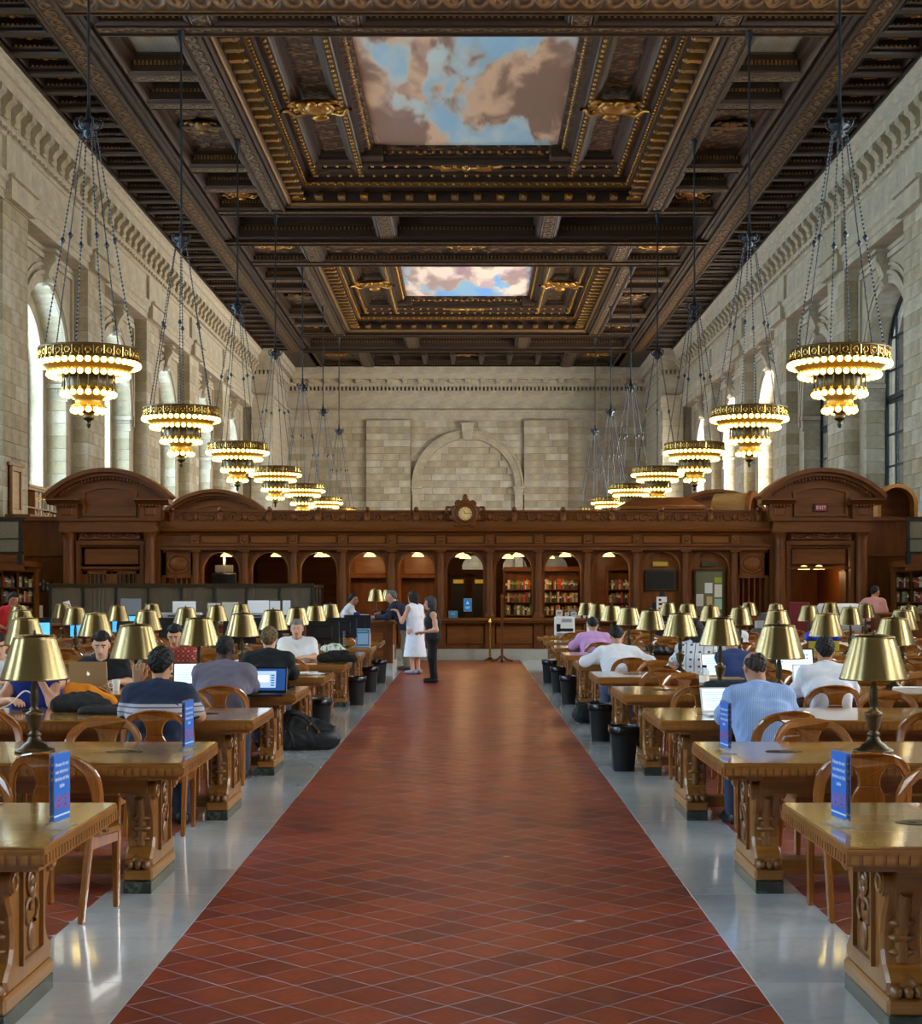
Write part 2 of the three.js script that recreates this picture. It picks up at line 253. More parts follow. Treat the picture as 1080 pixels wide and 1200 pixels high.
// ---------------------------------------------------------------- walls
function wallX(pts, depth, holes, x0) {   // shape in (z, y), growing outwards to -x
  const g = extrude(pts, depth, holes), p = g.attributes.position, n = g.attributes.normal;
  for (let i = 0; i < p.count; i++) { const [a, b, c] = [p.getX(i), p.getY(i), p.getZ(i)], [u, v, w] = [n.getX(i), n.getY(i), n.getZ(i)]; p.setXYZ(i, x0 - c, b, a); n.setXYZ(i, -w, v, u); }
  return g;
}
const archPts = (hw, y0, ys, n = 18) => [[-hw, y0], [hw, y0], ...arc(0, ys, hw, 0, Math.PI, n)];
const SILL = 4.75, SPR = 8.6, R1 = 2.75, R2 = 2.3;
const wallL = structure('wall_left', 'pale limestone side wall with tall arched windows letting in cool daylight');
const wallR = structure('wall_right', 'pale limestone side wall with tall arched windows, some in shadow and some sunlit');
const geoBay = join([
  wallX([[-4.9, 0], [4.9, 0], [4.9, 17.6], [-4.9, 17.6]], 0.65, [archPts(R1 + 0.26, SILL, SPR)], -13.3),
  wallX([[-4.9, 0], [4.9, 0], [4.9, 17.6], [-4.9, 17.6]], 0.5, [archPts(R2, SILL, SPR)], -13.95),
], 'z');
const geoArchivolt = join([
  wallX([...arc(0, SPR, R1 + 0.42, 0, Math.PI, 20), ...arc(0, SPR, R1 + 0.28, Math.PI, 0, 20)], 0.1, [], -13.2),
  wallX([...arc(0, SPR, R1 + 0.26, 0, Math.PI, 20), ...arc(0, SPR, R1 + 0.02, Math.PI, 0, 20)], 0.06, [], -13.24),
  wallX([...arc(0, SPR, R1 + 0.66, 0.25, Math.PI - 0.25, 18), ...arc(0, SPR, R1 + 0.56, Math.PI - 0.25, 0.25, 18)], 0.06, [], -13.24),
], 'z');
const geoSpandrel = join([...[-1, 1].flatMap((s) => [box(0.1, 4.0, 0.14, -13.26, 10.2, s * 3.35), box(0.06, 3.9, 0.08, -13.28, 10.2, s * 3.52)]), box(0.1, 0.16, 6.7, -13.26, 12.2, 0), box(0.06, 0.1, 6.9, -13.28, 12.42, 0)], 'z');
const geoImpost = join([-1, 1].flatMap((s) => [box(0.78, 0.16, 0.36, -13.61, SPR - 0.1, s * (R1 + 0.1)), box(0.72, 0.12, 0.3, -13.61, SPR - 0.26, s * (R1 + 0.12)), box(0.70, 0.2, 0.27, -13.61, SPR - 0.43, s * (R1 + 0.125)), box(0.74, 0.07, 0.32, -13.61, SPR - 0.58, s * (R1 + 0.11)),
  ...Array.from({ length: 7 }, (_, k) => box(0.05, 0.09, 0.05, -13.3 - 0.1 * k, SPR - 0.24, s * (R1 - 0.05)))]), 'z');
const geoKey = join([(() => { const g = extrude([[0, 0], [0.18, 0.02], [0.26, 0.14], [0.2, 0.34], [0.3, 0.62], [0.44, 0.8], [0.42, 0.98], [0.28, 1.06], [0, 1.06]], 0.46); const p = g.attributes.position, n = g.attributes.normal; for (let i = 0; i < p.count; i++) { const [a, b, c] = [p.getX(i), p.getY(i), p.getZ(i)], [u, v, w] = [n.getX(i), n.getY(i), n.getZ(i)]; p.setXYZ(i, -13.3 + a, b + SPR + R1 - 0.08, c - 0.23); n.setXYZ(i, u, v, w); } return g; })(), box(0.5, 0.1, 0.6, -13.08, SPR + R1 + 1.02, 0), cyl(0.1, 0.1, 0.5, 10).rotateX(Math.PI / 2).translate(-12.98, SPR + R1 + 0.84, 0), cyl(0.07, 0.07, 0.5, 10).rotateX(Math.PI / 2).translate(-13.08, SPR + R1 + 0.08, 0)], 'y');
const geoJamb = boxUV(flat(cbox(0.65, 0.412, 0.26, 0.006)), 'x');
const NV = 15, geoVous = (() => { const a = Math.PI / NV / 2 - 0.0016; return join([wallX([...arc(0, 0, R1 + 0.26, Math.PI / 2 - a, Math.PI / 2 + a, 3), ...arc(0, 0, R1, Math.PI / 2 + a, Math.PI / 2 - a, 3)], 0.65, [], 0.325)], 'x'); })();
const frameGeo = (hw0, x) => { const L = [], hw = hw0 - 0.02, top = (z) => SPR + Math.sqrt(Math.max(0, hw * hw - z * z)), st = hw * 0.4;
  L.push(wallX([...archPts(hw, SILL, SPR)], 0.1, [archPts(hw - 0.12, SILL + 0.14, SPR)], x + 0.08));
  for (const z of [-1.5, -0.5, 0.5, 1.5].map((k) => k * st)) L.push(box(0.08, top(z) - SILL, 0.07, x, (top(z) + SILL) / 2, z));
  for (let y = SILL + 1.05; y < SPR + hw - 0.3; y += 1.05) { const w = y < SPR ? hw : Math.sqrt(hw * hw - (y - SPR) ** 2); L.push(box(0.06, 0.06, 2 * w, x, y, 0)); }
  L.push(box(0.12, 0.16, 2 * hw, x, SPR - 0.55, 0));
  return join(L, 'y'); };
const panesFor = (hw0, x) => { const out = [], hw = hw0 - 0.02, st = hw * 0.4, zs = [-hw + 0.1, -1.5 * st, -0.5 * st, 0.5 * st, 1.5 * st, hw - 0.1], ys = [SILL + 0.1]; for (let y = SILL + 1.05; y < SPR + hw - 0.3; y += 1.05) ys.push(y); ys.push(SPR + hw - 0.02);
  for (let i = 0; i < 5; i++) for (let j = 0; j + 1 < ys.length; j++) { const w = zs[i + 1] - zs[i] - 0.07, h = ys[j + 1] - ys[j] - 0.06, zc = (zs[i] + zs[i + 1]) / 2, zm = Math.max(Math.abs(zs[i]), Math.abs(zs[i + 1])); if (ys[j + 1] > SPR + Math.sqrt(Math.max(0, hw * hw - zm * zm)) + 0.55) continue; out.push(boxUV(flat(box(0.012, h, w, x - 0.02, (ys[j] + ys[j + 1]) / 2, zc)))); } return out; };
const geoFrame = frameGeo(R2, -14.5), paneGeos = panesFor(R2, -14.5), geoFrameWide = frameGeo(R1, -14.02), paneGeosWide = panesFor(R1, -14.02);   // the two shaded windows stand closer to the room
const geoBayWide = join([
  wallX([[-4.9, 0], [4.9, 0], [4.9, 17.6], [-4.9, 17.6]], 0.65, [archPts(R1 + 0.26, SILL, SPR)], -13.3),
  wallX([[-4.9, 0], [4.9, 0], [4.9, 17.6], [-4.9, 17.6]], 0.3, [archPts(R1, SILL, SPR)], -13.95),
], 'z');
M.windowFrame = std({ color: '#15191b', roughness: 0.5, metalness: 0.3 });
BAYS.forEach((d, bi) => { for (const s of [-1, 1]) {
  const W = s < 0 ? wallL : wallR, seen = d > 45, wide = s > 0 && d > 42 && d < 64, g = new THREE.Group(); g.position.set(0, 0, -d); g.rotation.y = s < 0 ? 0 : Math.PI; g.name = 'bay'; W.add(g);
  mesh('bay_wall', wide ? geoBayWide : geoBay, M.stone[1], g); mesh('arch_moulding', geoArchivolt, M.stoneTrim, g); mesh('spandrel_frame', geoSpandrel, M.stoneTrim, g); mesh('impost', geoImpost, M.stoneTrim, g); mesh('keystone_scroll', geoKey, M.stoneTrim, g);
  const jam = [], vou = [];
  for (const q of [-1, 1]) for (let y = SILL; y < SPR - 0.6; y += 0.42) jam.push([-13.625, y + 0.21, q * (R1 + 0.13), 0]);
  for (let k = 0; k < NV; k++) vou.push([-13.625, SPR, 0, (k - (NV - 1) / 2) * Math.PI / NV]);
  if (seen && d < 80) {
    jam.forEach((p, k) => { const m = mesh('stone_block', geoJamb, M.stone[(k * 7 + bi) % 5], g); m.position.set(p[0], p[1], p[2]); });
    vou.forEach((p, k) => { const m = mesh('stone_block', geoVous, M.stone[(k * 3 + bi) % 5], g); m.position.set(p[0], p[1], p[2]); m.rotation.x = p[3]; });
  } else mesh('stone_reveal', [...jam.map((p) => geoJamb.clone().translate(p[0], p[1], p[2])), ...vou.map((p) => geoVous.clone().rotateX(p[3]).translate(p[0], p[1], p[2]))], M.stone[0], g).userData.kind = 'stuff';
  const win = structure(`window_${bi * 2 + (s > 0 ? 2 : 1)}`, 'tall arched window with dark metal glazing bars in the limestone wall'); win.name = `window_${bi * 2 + (s > 0 ? 2 : 1)}`;
  win.position.copy(g.position); win.rotation.copy(g.rotation);
  mesh('window_frame', wide ? geoFrameWide : geoFrame, M.windowFrame, win);
  if (seen) (wide ? paneGeosWide : paneGeos).forEach((p) => mesh('pane', p, M.glass, win)); else mesh('pane', [...paneGeos.map((p) => p.clone())], M.glass, win);
} });
// piers of large blocks between the bays
for (const s of [-1, 1]) { const W = s < 0 ? wallL : wallR;
  const long = boxUV(flat(cbox(0.56, 0.412, 1.24, 0.007)), 'z'), mid = boxUV(flat(cbox(0.56, 0.412, 0.82, 0.007)), 'z');
  for (let k = -1; k < 9; k++) { const d = BAYS[0] + BAY * (k + 0.5);
    mesh('pier_core', boxUV(flat(box(0.5, 15, 2.47, s * 13.08, 7.4, -d)), 'z'), M.joint, W);
    const rest = [];
    for (let c = 0, y = 0; y < 12.5; y += 0.42, c++) { const set = c % 2 ? [[long, -0.625], [long, 0.625]] : [[mid, -0.835], [mid, 0], [mid, 0.835]];
      for (const [geo, dz] of set) { if (d > 43 && d < 90 && y > 3.3) { const m = mesh('stone_block', geo, M.stone[Math.floor(rnd() * 5)], W); m.position.set(s * (SIDE + 0.27), y + 0.21, -(d + dz)); } else rest.push(geo.clone().translate(s * (SIDE + 0.27), y + 0.21, -(d + dz))); } }
    mesh('stone_course', rest, M.stone[(k + 6) % 5], W).userData.kind = 'stuff';
  }
  // entablature along the wall
  const prof = [[-0.6, 12.55], [0.05, 12.55], [0.05, 12.78], [0.09, 12.8], [0.09, 13.0], [0.16, 13.06], [0.2, 13.16], [0.2, 13.24], [0, 13.26], [0, 14.3], [0.06, 14.32], [0.1, 14.42], [0.18, 14.48], [0.18, 14.56], [0.22, 14.58], [0.22, 15.2], [0.5, 15.22], [0.5, 15.52], [0.58, 15.56], [0.66, 15.72], [0.74, 15.78], [0.74, 15.95], [-0.6, 15.95]];
  const L = ENDWALL - 7.85 + 6, g = extrude(prof, L), p = g.attributes.position, n = g.attributes.normal;
  for (let i = 0; i < p.count; i++) { const [a, b, c] = [p.getX(i), p.getY(i), p.getZ(i)], [u, v, w] = [n.getX(i), n.getY(i), n.getZ(i)]; if (s < 0) { p.setXYZ(i, -SIDE + a, b, 6 - c + 0); n.setXYZ(i, u, v, -w); } else { p.setXYZ(i, SIDE - a, b, 6 - L + c); n.setXYZ(i, -u, v, w); } }
  if (s < 0) { const a = p.array; for (let i = 0; i < a.length; i += 9) for (let k = 0; k < 3; k++) [a[i + 3 + k], a[i + 6 + k]] = [a[i + 6 + k], a[i + 3 + k]]; const m = n.array; for (let i = 0; i < m.length; i += 9) for (let k = 0; k < 3; k++) [m[i + 3 + k], m[i + 6 + k]] = [m[i + 6 + k], m[i + 3 + k]]; }
  else { const a = p.array; for (let i = 0; i < a.length; i += 9) for (let k = 0; k < 3; k++) [a[i + 3 + k], a[i + 6 + k]] = [a[i + 6 + k], a[i + 3 + k]]; const m = n.array; for (let i = 0; i < m.length; i += 9) for (let k = 0; k < 3; k++) [m[i + 3 + k], m[i + 6 + k]] = [m[i + 6 + k], m[i + 3 + k]]; }
  mesh('entablature', boxUV(flat(g), 'z'), M.stoneTrim, W, 'z');
  for (let k = -1; k < 9; k++) { const d = BAYS[0] + BAY * (k + 0.5); mesh('entablature_break', [box(0.2, 0.66, 2.5, s * (SIDE - 0.16), 12.9, -d), box(0.2, 1.05, 2.5, s * (SIDE - 0.02), 13.78, -d), box(0.14, 0.12, 2.6, s * (SIDE - 0.3), 13.2, -d)], M.stone[k & 1], W); }
  const brk = join([(() => { const b = extrude([[0, 0], [0.1, -0.02], [0.17, 0.06], [0.15, 0.2], [0.24, 0.34], [0.34, 0.4], [0.36, 0.56], [0, 0.6]], 0.42); b.translate(0, 0, -0.21); return b; })(), cyl(0.09, 0.09, 0.44, 8).rotateX(Math.PI / 2).translate(0.26, 0.46, 0), cyl(0.06, 0.06, 0.44, 8).rotateX(Math.PI / 2).translate(0.1, 0.08, 0)], 'y');
  let k = 0; for (let d = 37.3; d < 94; d += 0.98, k++) { const m = mesh('cornice_bracket', brk, M.stone[k % 2 ? 1 : 3], W); m.position.set(s * (SIDE - 0.2), 14.6, -d); m.rotation.y = s < 0 ? 0 : Math.PI; }
  mesh('egg_row', Array.from({ length: 115 }, (_, i) => box(0.08, 0.1, 0.12, s * (SIDE - 0.2), 14.4, -(37.2 + i * 0.49))), M.stoneTrim, W).userData.kind = 'stuff';
}
// ---------------------------------------------------------------- end wall with its blind arch, and the corner piers
const wallE = structure('wall_end', 'pale limestone end wall with a large blind arch above the partition');
{
  const zf = -ENDWALL, E = 11.57;
  mesh('wall_core', boxUV(flat(box(28, 18, 0.6, 0, 8.8, zf - 0.36))), M.joint, wallE);
  const ax = 0.02, ar = 3.05, aspr = 1.75 + (690.5 - 570) * ENDWALL / FL, blocks = [];
  for (let y = 2.7, c = 0; y < 12.4; y += 0.43, c++) { let x = -E; while (x < E - 0.05) { let w = rr(0.85, 1.6); for (const e of [-6.47, -3.63, 3.63, 6.47, E]) if (x < e - 0.01 && x + w > e - 0.4) { w = e - x; break; } const mx = x + w / 2; blocks.push([mx, y + 0.215, w]); x += w; } }
  const inArch = (x, y) => y < aspr ? Math.abs(x - ax) < ar : Math.hypot(x - ax, y - aspr) < ar;
  const shared = new Map(); const geoFor = (w) => { const k = Math.round(w * 50) / 50; if (!shared.has(k)) shared.set(k, boxUV(flat(cbox(k - 0.014, 0.416, 0.12, 0.006)))); return shared.get(k); };
  const vis = blocks.filter((b) => b[1] > 6.2).sort((a, b) => Math.abs(a[0]) - Math.abs(b[0])), hid = blocks.filter((b) => b[1] <= 6.2), rest = [];
  vis.forEach((b, i) => { const inside = inArch(b[0], b[1]), pil = !inside && Math.abs(Math.abs(b[0]) - 5.05) < 1.42, z = zf + (inside ? -0.06 : pil ? 0.3 : 0.03); if (i < 298) { const m = mesh('stone_block', geoFor(b[2]), M.stone[Math.floor(rnd() * 5)], wallE); m.position.set(b[0], b[1], z); } else rest.push(geoFor(b[2]).clone().translate(b[0], b[1], z)); });
  for (const b of hid) rest.push(geoFor(b[2]).clone().translate(b[0], b[1], zf + 0.03));
  mesh('stone_course', rest, M.stone[1], wallE).userData.kind = 'stuff';
  const ringArch = (r0, r1, d, z) => mv(extrude([...arc(ax, aspr, r1, 0, Math.PI, 24), ...arc(ax, aspr, r0, Math.PI, 0, 24)], d), 0, 0, z);
  mesh('arch_moulding', [ringArch(ar, ar + 0.42, 0.28, zf), ringArch(ar + 0.42, ar + 0.55, 0.36, zf)], M.stone[1], wallE);
  mesh('keystone', [mv(extrude([[-0.26, 0], [0.26, 0], [0.4, 1.0], [-0.4, 1.0]], 0.5), ax, aspr + ar - 0.1, zf), box(0.9, 0.12, 0.56, ax, aspr + ar + 0.95, zf + 0.28)], M.stoneTrim, wallE);
  for (const s of [-1, 1]) { mesh('pilaster', [box(0.5, 6, 0.3, ax + s * (ar + 0.24), aspr - 3.3, zf + 0.15), box(0.74, 0.14, 0.42, ax + s * (ar + 0.24), aspr - 0.08, zf + 0.2), box(0.62, 0.2, 0.36, ax + s * (ar + 0.24), aspr - 0.26, zf + 0.18), box(0.7, 0.08, 0.4, ax + s * (ar + 0.24), aspr - 0.5, zf + 0.2)], M.stoneTrim, wallE);
    mesh('pilaster_core', [box(2.8, 10, 0.3, s * 5.05, 7.5, zf + 0.14)], M.joint, wallE); }
  // entablature: along the end wall and round the corner piers
  const band = (x0, x1, z, nx) => { const o = []; const add = (y0, y1, out) => o.push(box(x1 - x0, y1 - y0, out + 0.3, (x0 + x1) / 2, (y0 + y1) / 2, z + (out - 0.3) / 2)); add(12.5, 12.8, 0.08); add(12.8, 13.05, 0.14); add(13.05, 13.25, 0.26); add(13.25, 14.35, 0.03); add(14.35, 14.5, 0.12); add(14.75, 14.95, 0.24); add(14.95, 15.2, 0.2); add(15.2, 15.5, 0.62); add(15.5, 15.95, 0.8); return o; };
  mesh('entablature', band(-E, E, zf), M.stoneTrim, wallE);
  mesh('dentil_row', Array.from({ length: 92 }, (_, i) => box(0.13, 0.24, 0.18, -E + 0.13 + i * 0.2525, 14.62, zf + 0.1)), M.stoneTrim, wallE);
  for (let i = 0; i < 23; i++) { const m = mesh('cornice_bracket', [box(0.34, 0.12, 0.5, 0, 0.2, 0.3), box(0.26, 0.16, 0.4, 0, 0.08, 0.24)], M.stoneTrim, wallE); m.position.set(-11.0 + i, 14.96, zf); }
  for (const s of [-1, 1]) {
    const pz = -94.15, cx = s * (E + SIDE) / 2, w = SIDE - E;
    mesh('corner_pier', [box(w + 1, 16, ENDWALL + pz, cx + s * 0.5, 7.9, (pz - ENDWALL) / 2)], M.joint, wallE);
    const rest = []; for (let y = 2.8, c = 0; y < 12.4; y += 0.43, c++) { rest.push(cbox(w, 0.416, 0.1, 0.006, cx, y + 0.21, pz + 0.02)); for (let z = pz; z > -ENDWALL + 0.3; z -= 1.3) rest.push(cbox(0.1, 0.416, 1.29, 0.006, s * (E - 0.02), y + 0.21, z - 0.65 - (c % 2) * 0.1)); }
    mesh('stone_course', rest, M.stone[0], wallE).userData.kind = 'stuff';
    mesh('entablature', band(s < 0 ? -SIDE : E - 0.1, s < 0 ? -E + 0.1 : SIDE, pz), M.stoneTrim, wallE);
    mesh('entablature', [...[[12.5, 12.8, 0.08], [12.8, 13.05, 0.14], [13.05, 13.25, 0.26], [13.25, 14.35, 0.03], [14.35, 14.5, 0.12], [14.75, 14.95, 0.24], [14.95, 15.2, 0.2], [15.2, 15.5, 0.5], [15.5, 15.95, 0.6]].map(([a, b, o]) => box(o + 0.3, b - a, ENDWALL + pz, s * (E - (o - 0.3) / 2), (a + b) / 2, (pz - ENDWALL) / 2))], M.stoneTrim, wallE);
    mesh('dentil_row', [...Array.from({ length: 5 }, (_, i) => box(0.13, 0.24, 0.18, s * (E + 0.1 + i * 0.2525), 14.62, pz + 0.1)), ...Array.from({ length: 30 }, (_, i) => box(0.18, 0.24, 0.13, s * (E - 0.1), 14.62, pz - 0.15 - i * 0.2525))], M.stoneTrim, wallE);
  }
}
// outside the frame: the wall behind the camera, the roof, and the neighbouring wing that shades two windows
mesh('wall_back', boxUV(flat(box(30, 18.4, 0.5, 0, 9, 5.6))), M.plaster).userData = { kind: 'structure', label: 'pale limestone wall closing the hall opposite the end wall' };
mesh('roof', boxUV(flat(box(30, 0.3, 110, 0, 18.3, -48.5))), M.ceilDark).userData = { kind: 'structure', label: 'dark boarded roof over the coffered ceiling' };
{ const w = thing('building_wing', 'dark brick wing of the building standing close outside two windows', 'building', [19.4, 0, -55.5]);
  mesh('wall', [box(6, 26, 19, 0, 13, 0)], std({ color: '#4a443c', roughness: 0.9 }), w);
  for (const y of [25.6, 12.4]) mesh('cornice', [box(6.3, 0.5, 19.4, 0, y, 0)], std({ color: '#5a5246', roughness: 0.9 }), w); }
// ---------------------------------------------------------------- coffered ceiling
const ceiling = structure('ceiling', 'dark carved and gilded coffered ceiling with two painted cloud panels');
const ROWS = { A: [[36.9, 38.75], [64.1, 64.75], [93.3, 94.0]], B: [[39.85, 40.5], [59.3, 60.0], [68.6, 69.4], [88.2, 88.9]] };
function beamZ(x0, x1, d0, d1, mat, low = 0) { const w = x1 - x0, L = d1 - d0, cx = (x0 + x1) / 2, cd = (d0 + d1) / 2;
  mesh('beam', [box(w, 0.5, L, cx, Y0 - low + 0.28, -cd), box(0.09, 0.09, L, x0 + 0.045, Y0 - low + 0.01, -cd), box(0.09, 0.09, L, x1 - 0.045, Y0 - low + 0.01, -cd)], M.ceilRib, ceiling, 'z');
  const s = mesh('carved_band', strip(L, w - 0.2, 2.2, 'z'), mat, ceiling); s.position.set(cx, Y0 - low + 0.02, -cd); }
function beamX(d0, d1, x0, x1, mat, low = 0) { const w = x1 - x0, L = d1 - d0, cx = (x0 + x1) / 2, cd = (d0 + d1) / 2;
  mesh('beam', [box(w, 0.5, L, cx, Y0 - low + 0.28, -cd), box(w, 0.09, 0.08, cx, Y0 - low + 0.01, -d0 - 0.04), box(w, 0.09, 0.08, cx, Y0 - low + 0.01, -d1 + 0.04)], M.ceilRib, ceiling);
  const s = mesh('carved_band', strip(w, L - 0.18, 2.2, 'x'), mat, ceiling); s.position.set(cx, Y0 - low + 0.02, -cd); }
function coffer(cx, cd, hx, hz, prof, panelMat, panelName = 'coffer_panel', ringMat = M.ceilWood) {
  const r = mesh('coffer_frame', boxUV(flat(ring(hx, hz, prof)), 'z'), ringMat, ceiling); r.position.set(cx, Y0, -cd);
  const [o, y] = prof[prof.length - 1]; const p = mesh(panelName, boxUV(flat(box(2 * (hx - o) + 0.02, 0.03, 2 * (hz - o) + 0.02)), 'z'), panelMat, ceiling); p.position.set(cx, Y0 + y + 0.01, -cd); return r;
}
const beads = (n, step, along, r, x, y, d) => Array.from({ length: n }, (_, i) => { const t = (i - (n - 1) / 2) * step, g = new THREE.OctahedronGeometry(r, 1); return along === 'z' ? g.translate(x, y, -(d + t)) : g.translate(x + t, y, -d); });
// near part, above and behind the camera: plain boarded field
mesh('ceiling_field', boxUV(flat(box(25.2, 0.2, 43, 0, Y0 + 0.5, -15.5))), M.ceilWood, ceiling);
mesh('ceiling_void', [box(0.1, 1.9, 66, -12.4, Y0 + 1.2, -70), box(0.1, 1.9, 66, 12.4, Y0 + 1.2, -70), box(25, 0.1, 66, 0, Y0 + 1.62, -70)], M.ceilDark, ceiling);
const FULL = [36.9, 94.0];
for (const s of [-1, 1]) {
  const b1 = s < 0 ? [-10.47, -9.76] : [9.76, 10.47], b2 = s < 0 ? [-7.36, -6.75] : [6.75, 7.36];
  beamZ(...b1, ...FULL, M.carvedBeam, 0.12);
  for (const [d0, d1] of [[40.5, 59.3], [69.4, 88.2]]) beamZ(...b2, d0, d1, M.carvedPale, 0.02);
  // mouldings stepping up beside the main beam
  mesh('moulding', [box(0.2, 0.5, 57, s * 9.66, Y0 + 0.2, -65.4), box(0.12, 0.12, 57, s * 9.5, Y0 + 0.06, -65.4), box(0.2, 0.5, 57, s * 9.4, Y0 + 0.36, -65.4)], M.ceilWood, ceiling, 'z');
  mesh('moulding', [box(0.06, 0.06, 57, s * 9.32, Y0 + 0.16, -65.4)], M.giltDull, ceiling, 'z');
  // outer row of small coffers beside the wall
  const cx = s * 11.36; mesh('beam', [box(0.26, 0.5, 57, s * 12.16, Y0 + 0.22, -65.4), box(0.1, 0.1, 57, s * 12.06, Y0 - 0.02, -65.4)], M.ceilRib, ceiling, 'z');
  const cof = boxUV(flat(ring(0.72, 0.62, [[0, 0], [0.05, 0.04], [0.05, 0.12], [0.1, 0.16], [0.1, 0.34], [0.16, 0.36]])), 'z'), pan = boxUV(flat(box(1.14, 0.02, 0.94))), rib = boxUV(flat(cbox(1.6, 0.3, 0.36, 0.03)));
  const ros = join([...[0, 1, 2, 3, 4, 5, 6].map((k) => { const a = Math.PI * 2 * k / 7; return new THREE.SphereGeometry(0.1, 6, 4).scale(1.5, 0.6, 1).rotateY(-a).translate(0.2 * Math.cos(a) * 1.3, -0.05, 0.2 * Math.sin(a)); }), ball(0.1, 0, -0.08, 0)]);
  const bd = join(Array.from({ length: 9 }, (_, i) => new THREE.OctahedronGeometry(0.045, 0).translate((i - 4) * 0.125, 0, 0)));
  for (let i = 0; i < 35; i++) { const d = 38.2 + i * 1.6; const put = (n, g, m, dx, y, dd) => mesh(n, g, m, ceiling).position.set(cx + dx, Y0 + y, -(d + dd));
    put('coffer_frame', cof, M.ceilWood, 0, 0.02, 0); put('coffer_panel', pan, M.ceilBlue, 0, 0.38, 0); put('rosette', ros, M.gilt, 0, 0.36, 0); put('bead_row', bd, M.giltDull, 0, 0.2, 0.5); put('rib', rib, M.ceilRib, 0, 0.17, 0.8); }
}
for (const [d0, d1] of ROWS.A) beamX(d0, d1, -9.76, 9.76, M.carvedBeam, 0.12);
for (const [d0, d1] of ROWS.B) beamX(d0, d1, -9.3, 9.3, M.carvedPale, 0.02);
// cartouche: oval shield held by scrolls
const cartGeo = join([new THREE.SphereGeometry(0.42, 14, 10).scale(1, 0.45, 1.15), ...[-1, 1].flatMap((s) => [new THREE.TorusGeometry(0.22, 0.08, 6, 14, 4.6).rotateX(Math.PI / 2).translate(s * 0.58, 0.02, 0.3), new THREE.TorusGeometry(0.2, 0.08, 6, 14, 4.6).rotateX(Math.PI / 2).rotateY(2).translate(s * 0.58, 0.02, -0.34), tube([[s * 0.4, 0, -0.6], [s * 0.75, -0.1, -0.5], [s * 0.95, -0.05, -0.1], [s * 1.1, -0.12, 0.1]], 0.07, 10, 5), new THREE.SphereGeometry(0.14, 7, 5).scale(1.6, 0.7, 1).translate(s * 0.35, -0.08, 0.62)]), new THREE.TorusGeometry(0.5, 0.09, 6, 20).rotateX(Math.PI / 2).scale(1, 1, 1.15), new THREE.SphereGeometry(0.2, 8, 6).scale(1.5, 0.7, 1).translate(0, -0.1, -0.66), new THREE.SphereGeometry(0.16, 8, 6).scale(1.2, 0.7, 1.4).translate(0, -0.12, 0.72)]);
const eagleGeo = join([new THREE.SphereGeometry(0.2, 10, 7).scale(1, 0.7, 1.5), new THREE.SphereGeometry(0.1, 8, 6).translate(0, -0.1, 0.32), ...[-1, 1].flatMap((s) => [tube([[s * 0.1, 0, 0], [s * 0.5, -0.05, 0.16], [s * 0.95, 0, 0.05], [s * 1.25, 0, 0.2]], 0.09, 12, 5), tube([[s * 0.15, 0, -0.1], [s * 0.55, -0.06, -0.05], [s * 0.9, -0.02, -0.18]], 0.08, 10, 5), new THREE.SphereGeometry(0.12, 7, 5).scale(2, 0.5, 1).translate(s * 0.7, -0.06, 0)])]);
const modGeo = join([(() => { const b = extrude([[0, 0], [0.34, 0.02], [0.42, 0.1], [0.36, 0.19], [0.14, 0.22], [0, 0.34]], 0.26); b.translate(0, 0, -0.13); return b; })(), cyl(0.1, 0.1, 0.28, 8).rotateX(Math.PI / 2).translate(0.36, 0.1, 0), ball(0.075, 0.46, 0.06, 0, 6, 5)], 'z');
const paint = (off, warm) => { const W = 512, H = 1024; return tex(W, H, (u, v) => {
  const wx = fbm(u, v, 3, 4, 3, off + 5) - 0.5, wy = fbm(u, v, 3, 4, 3, off + 9) - 0.5, a = fbm(u + 0.16 * wx, v + 0.14 * wy, 2, 4, 5, off), b = fbm(u + 0.2 * wy, v + 0.2 * wx, 4, 6, 5, off + 2), c = fbm(u, v, 4, 6, 4, off + 7);
  const sky = lerp3(hex('#8fb3c9'), hex(warm ? '#bfc9c2' : '#6fa3dc'), sm(0.3, 0.75, c)), edge = Math.abs(u - 0.5) * 1.15 + Math.abs(v - 0.5) * 0.5, k = sm(0.42, 0.53, a + 0.34 * edge - (warm ? 0.13 : 0.12)), lit = sm(0.40, 0.62, b), rim = sm(0.42, 0.47, a + 0.34 * edge - (warm ? 0.13 : 0.12)) * (1 - k);
  let cl = lerp3(hex(warm ? '#86644f' : '#a98d83'), hex(warm ? '#d3aa86' : '#e6d0bb'), lit); cl = lerp3(cl, hex(warm ? '#8d6f6c' : '#8f6f86'), 0.45 * sm(0.5, 0.7, c)); cl = lerp3(cl, hex('#f0dfc0'), 0.65 * rim);
  return lerp3(sky, cl, k); }); };
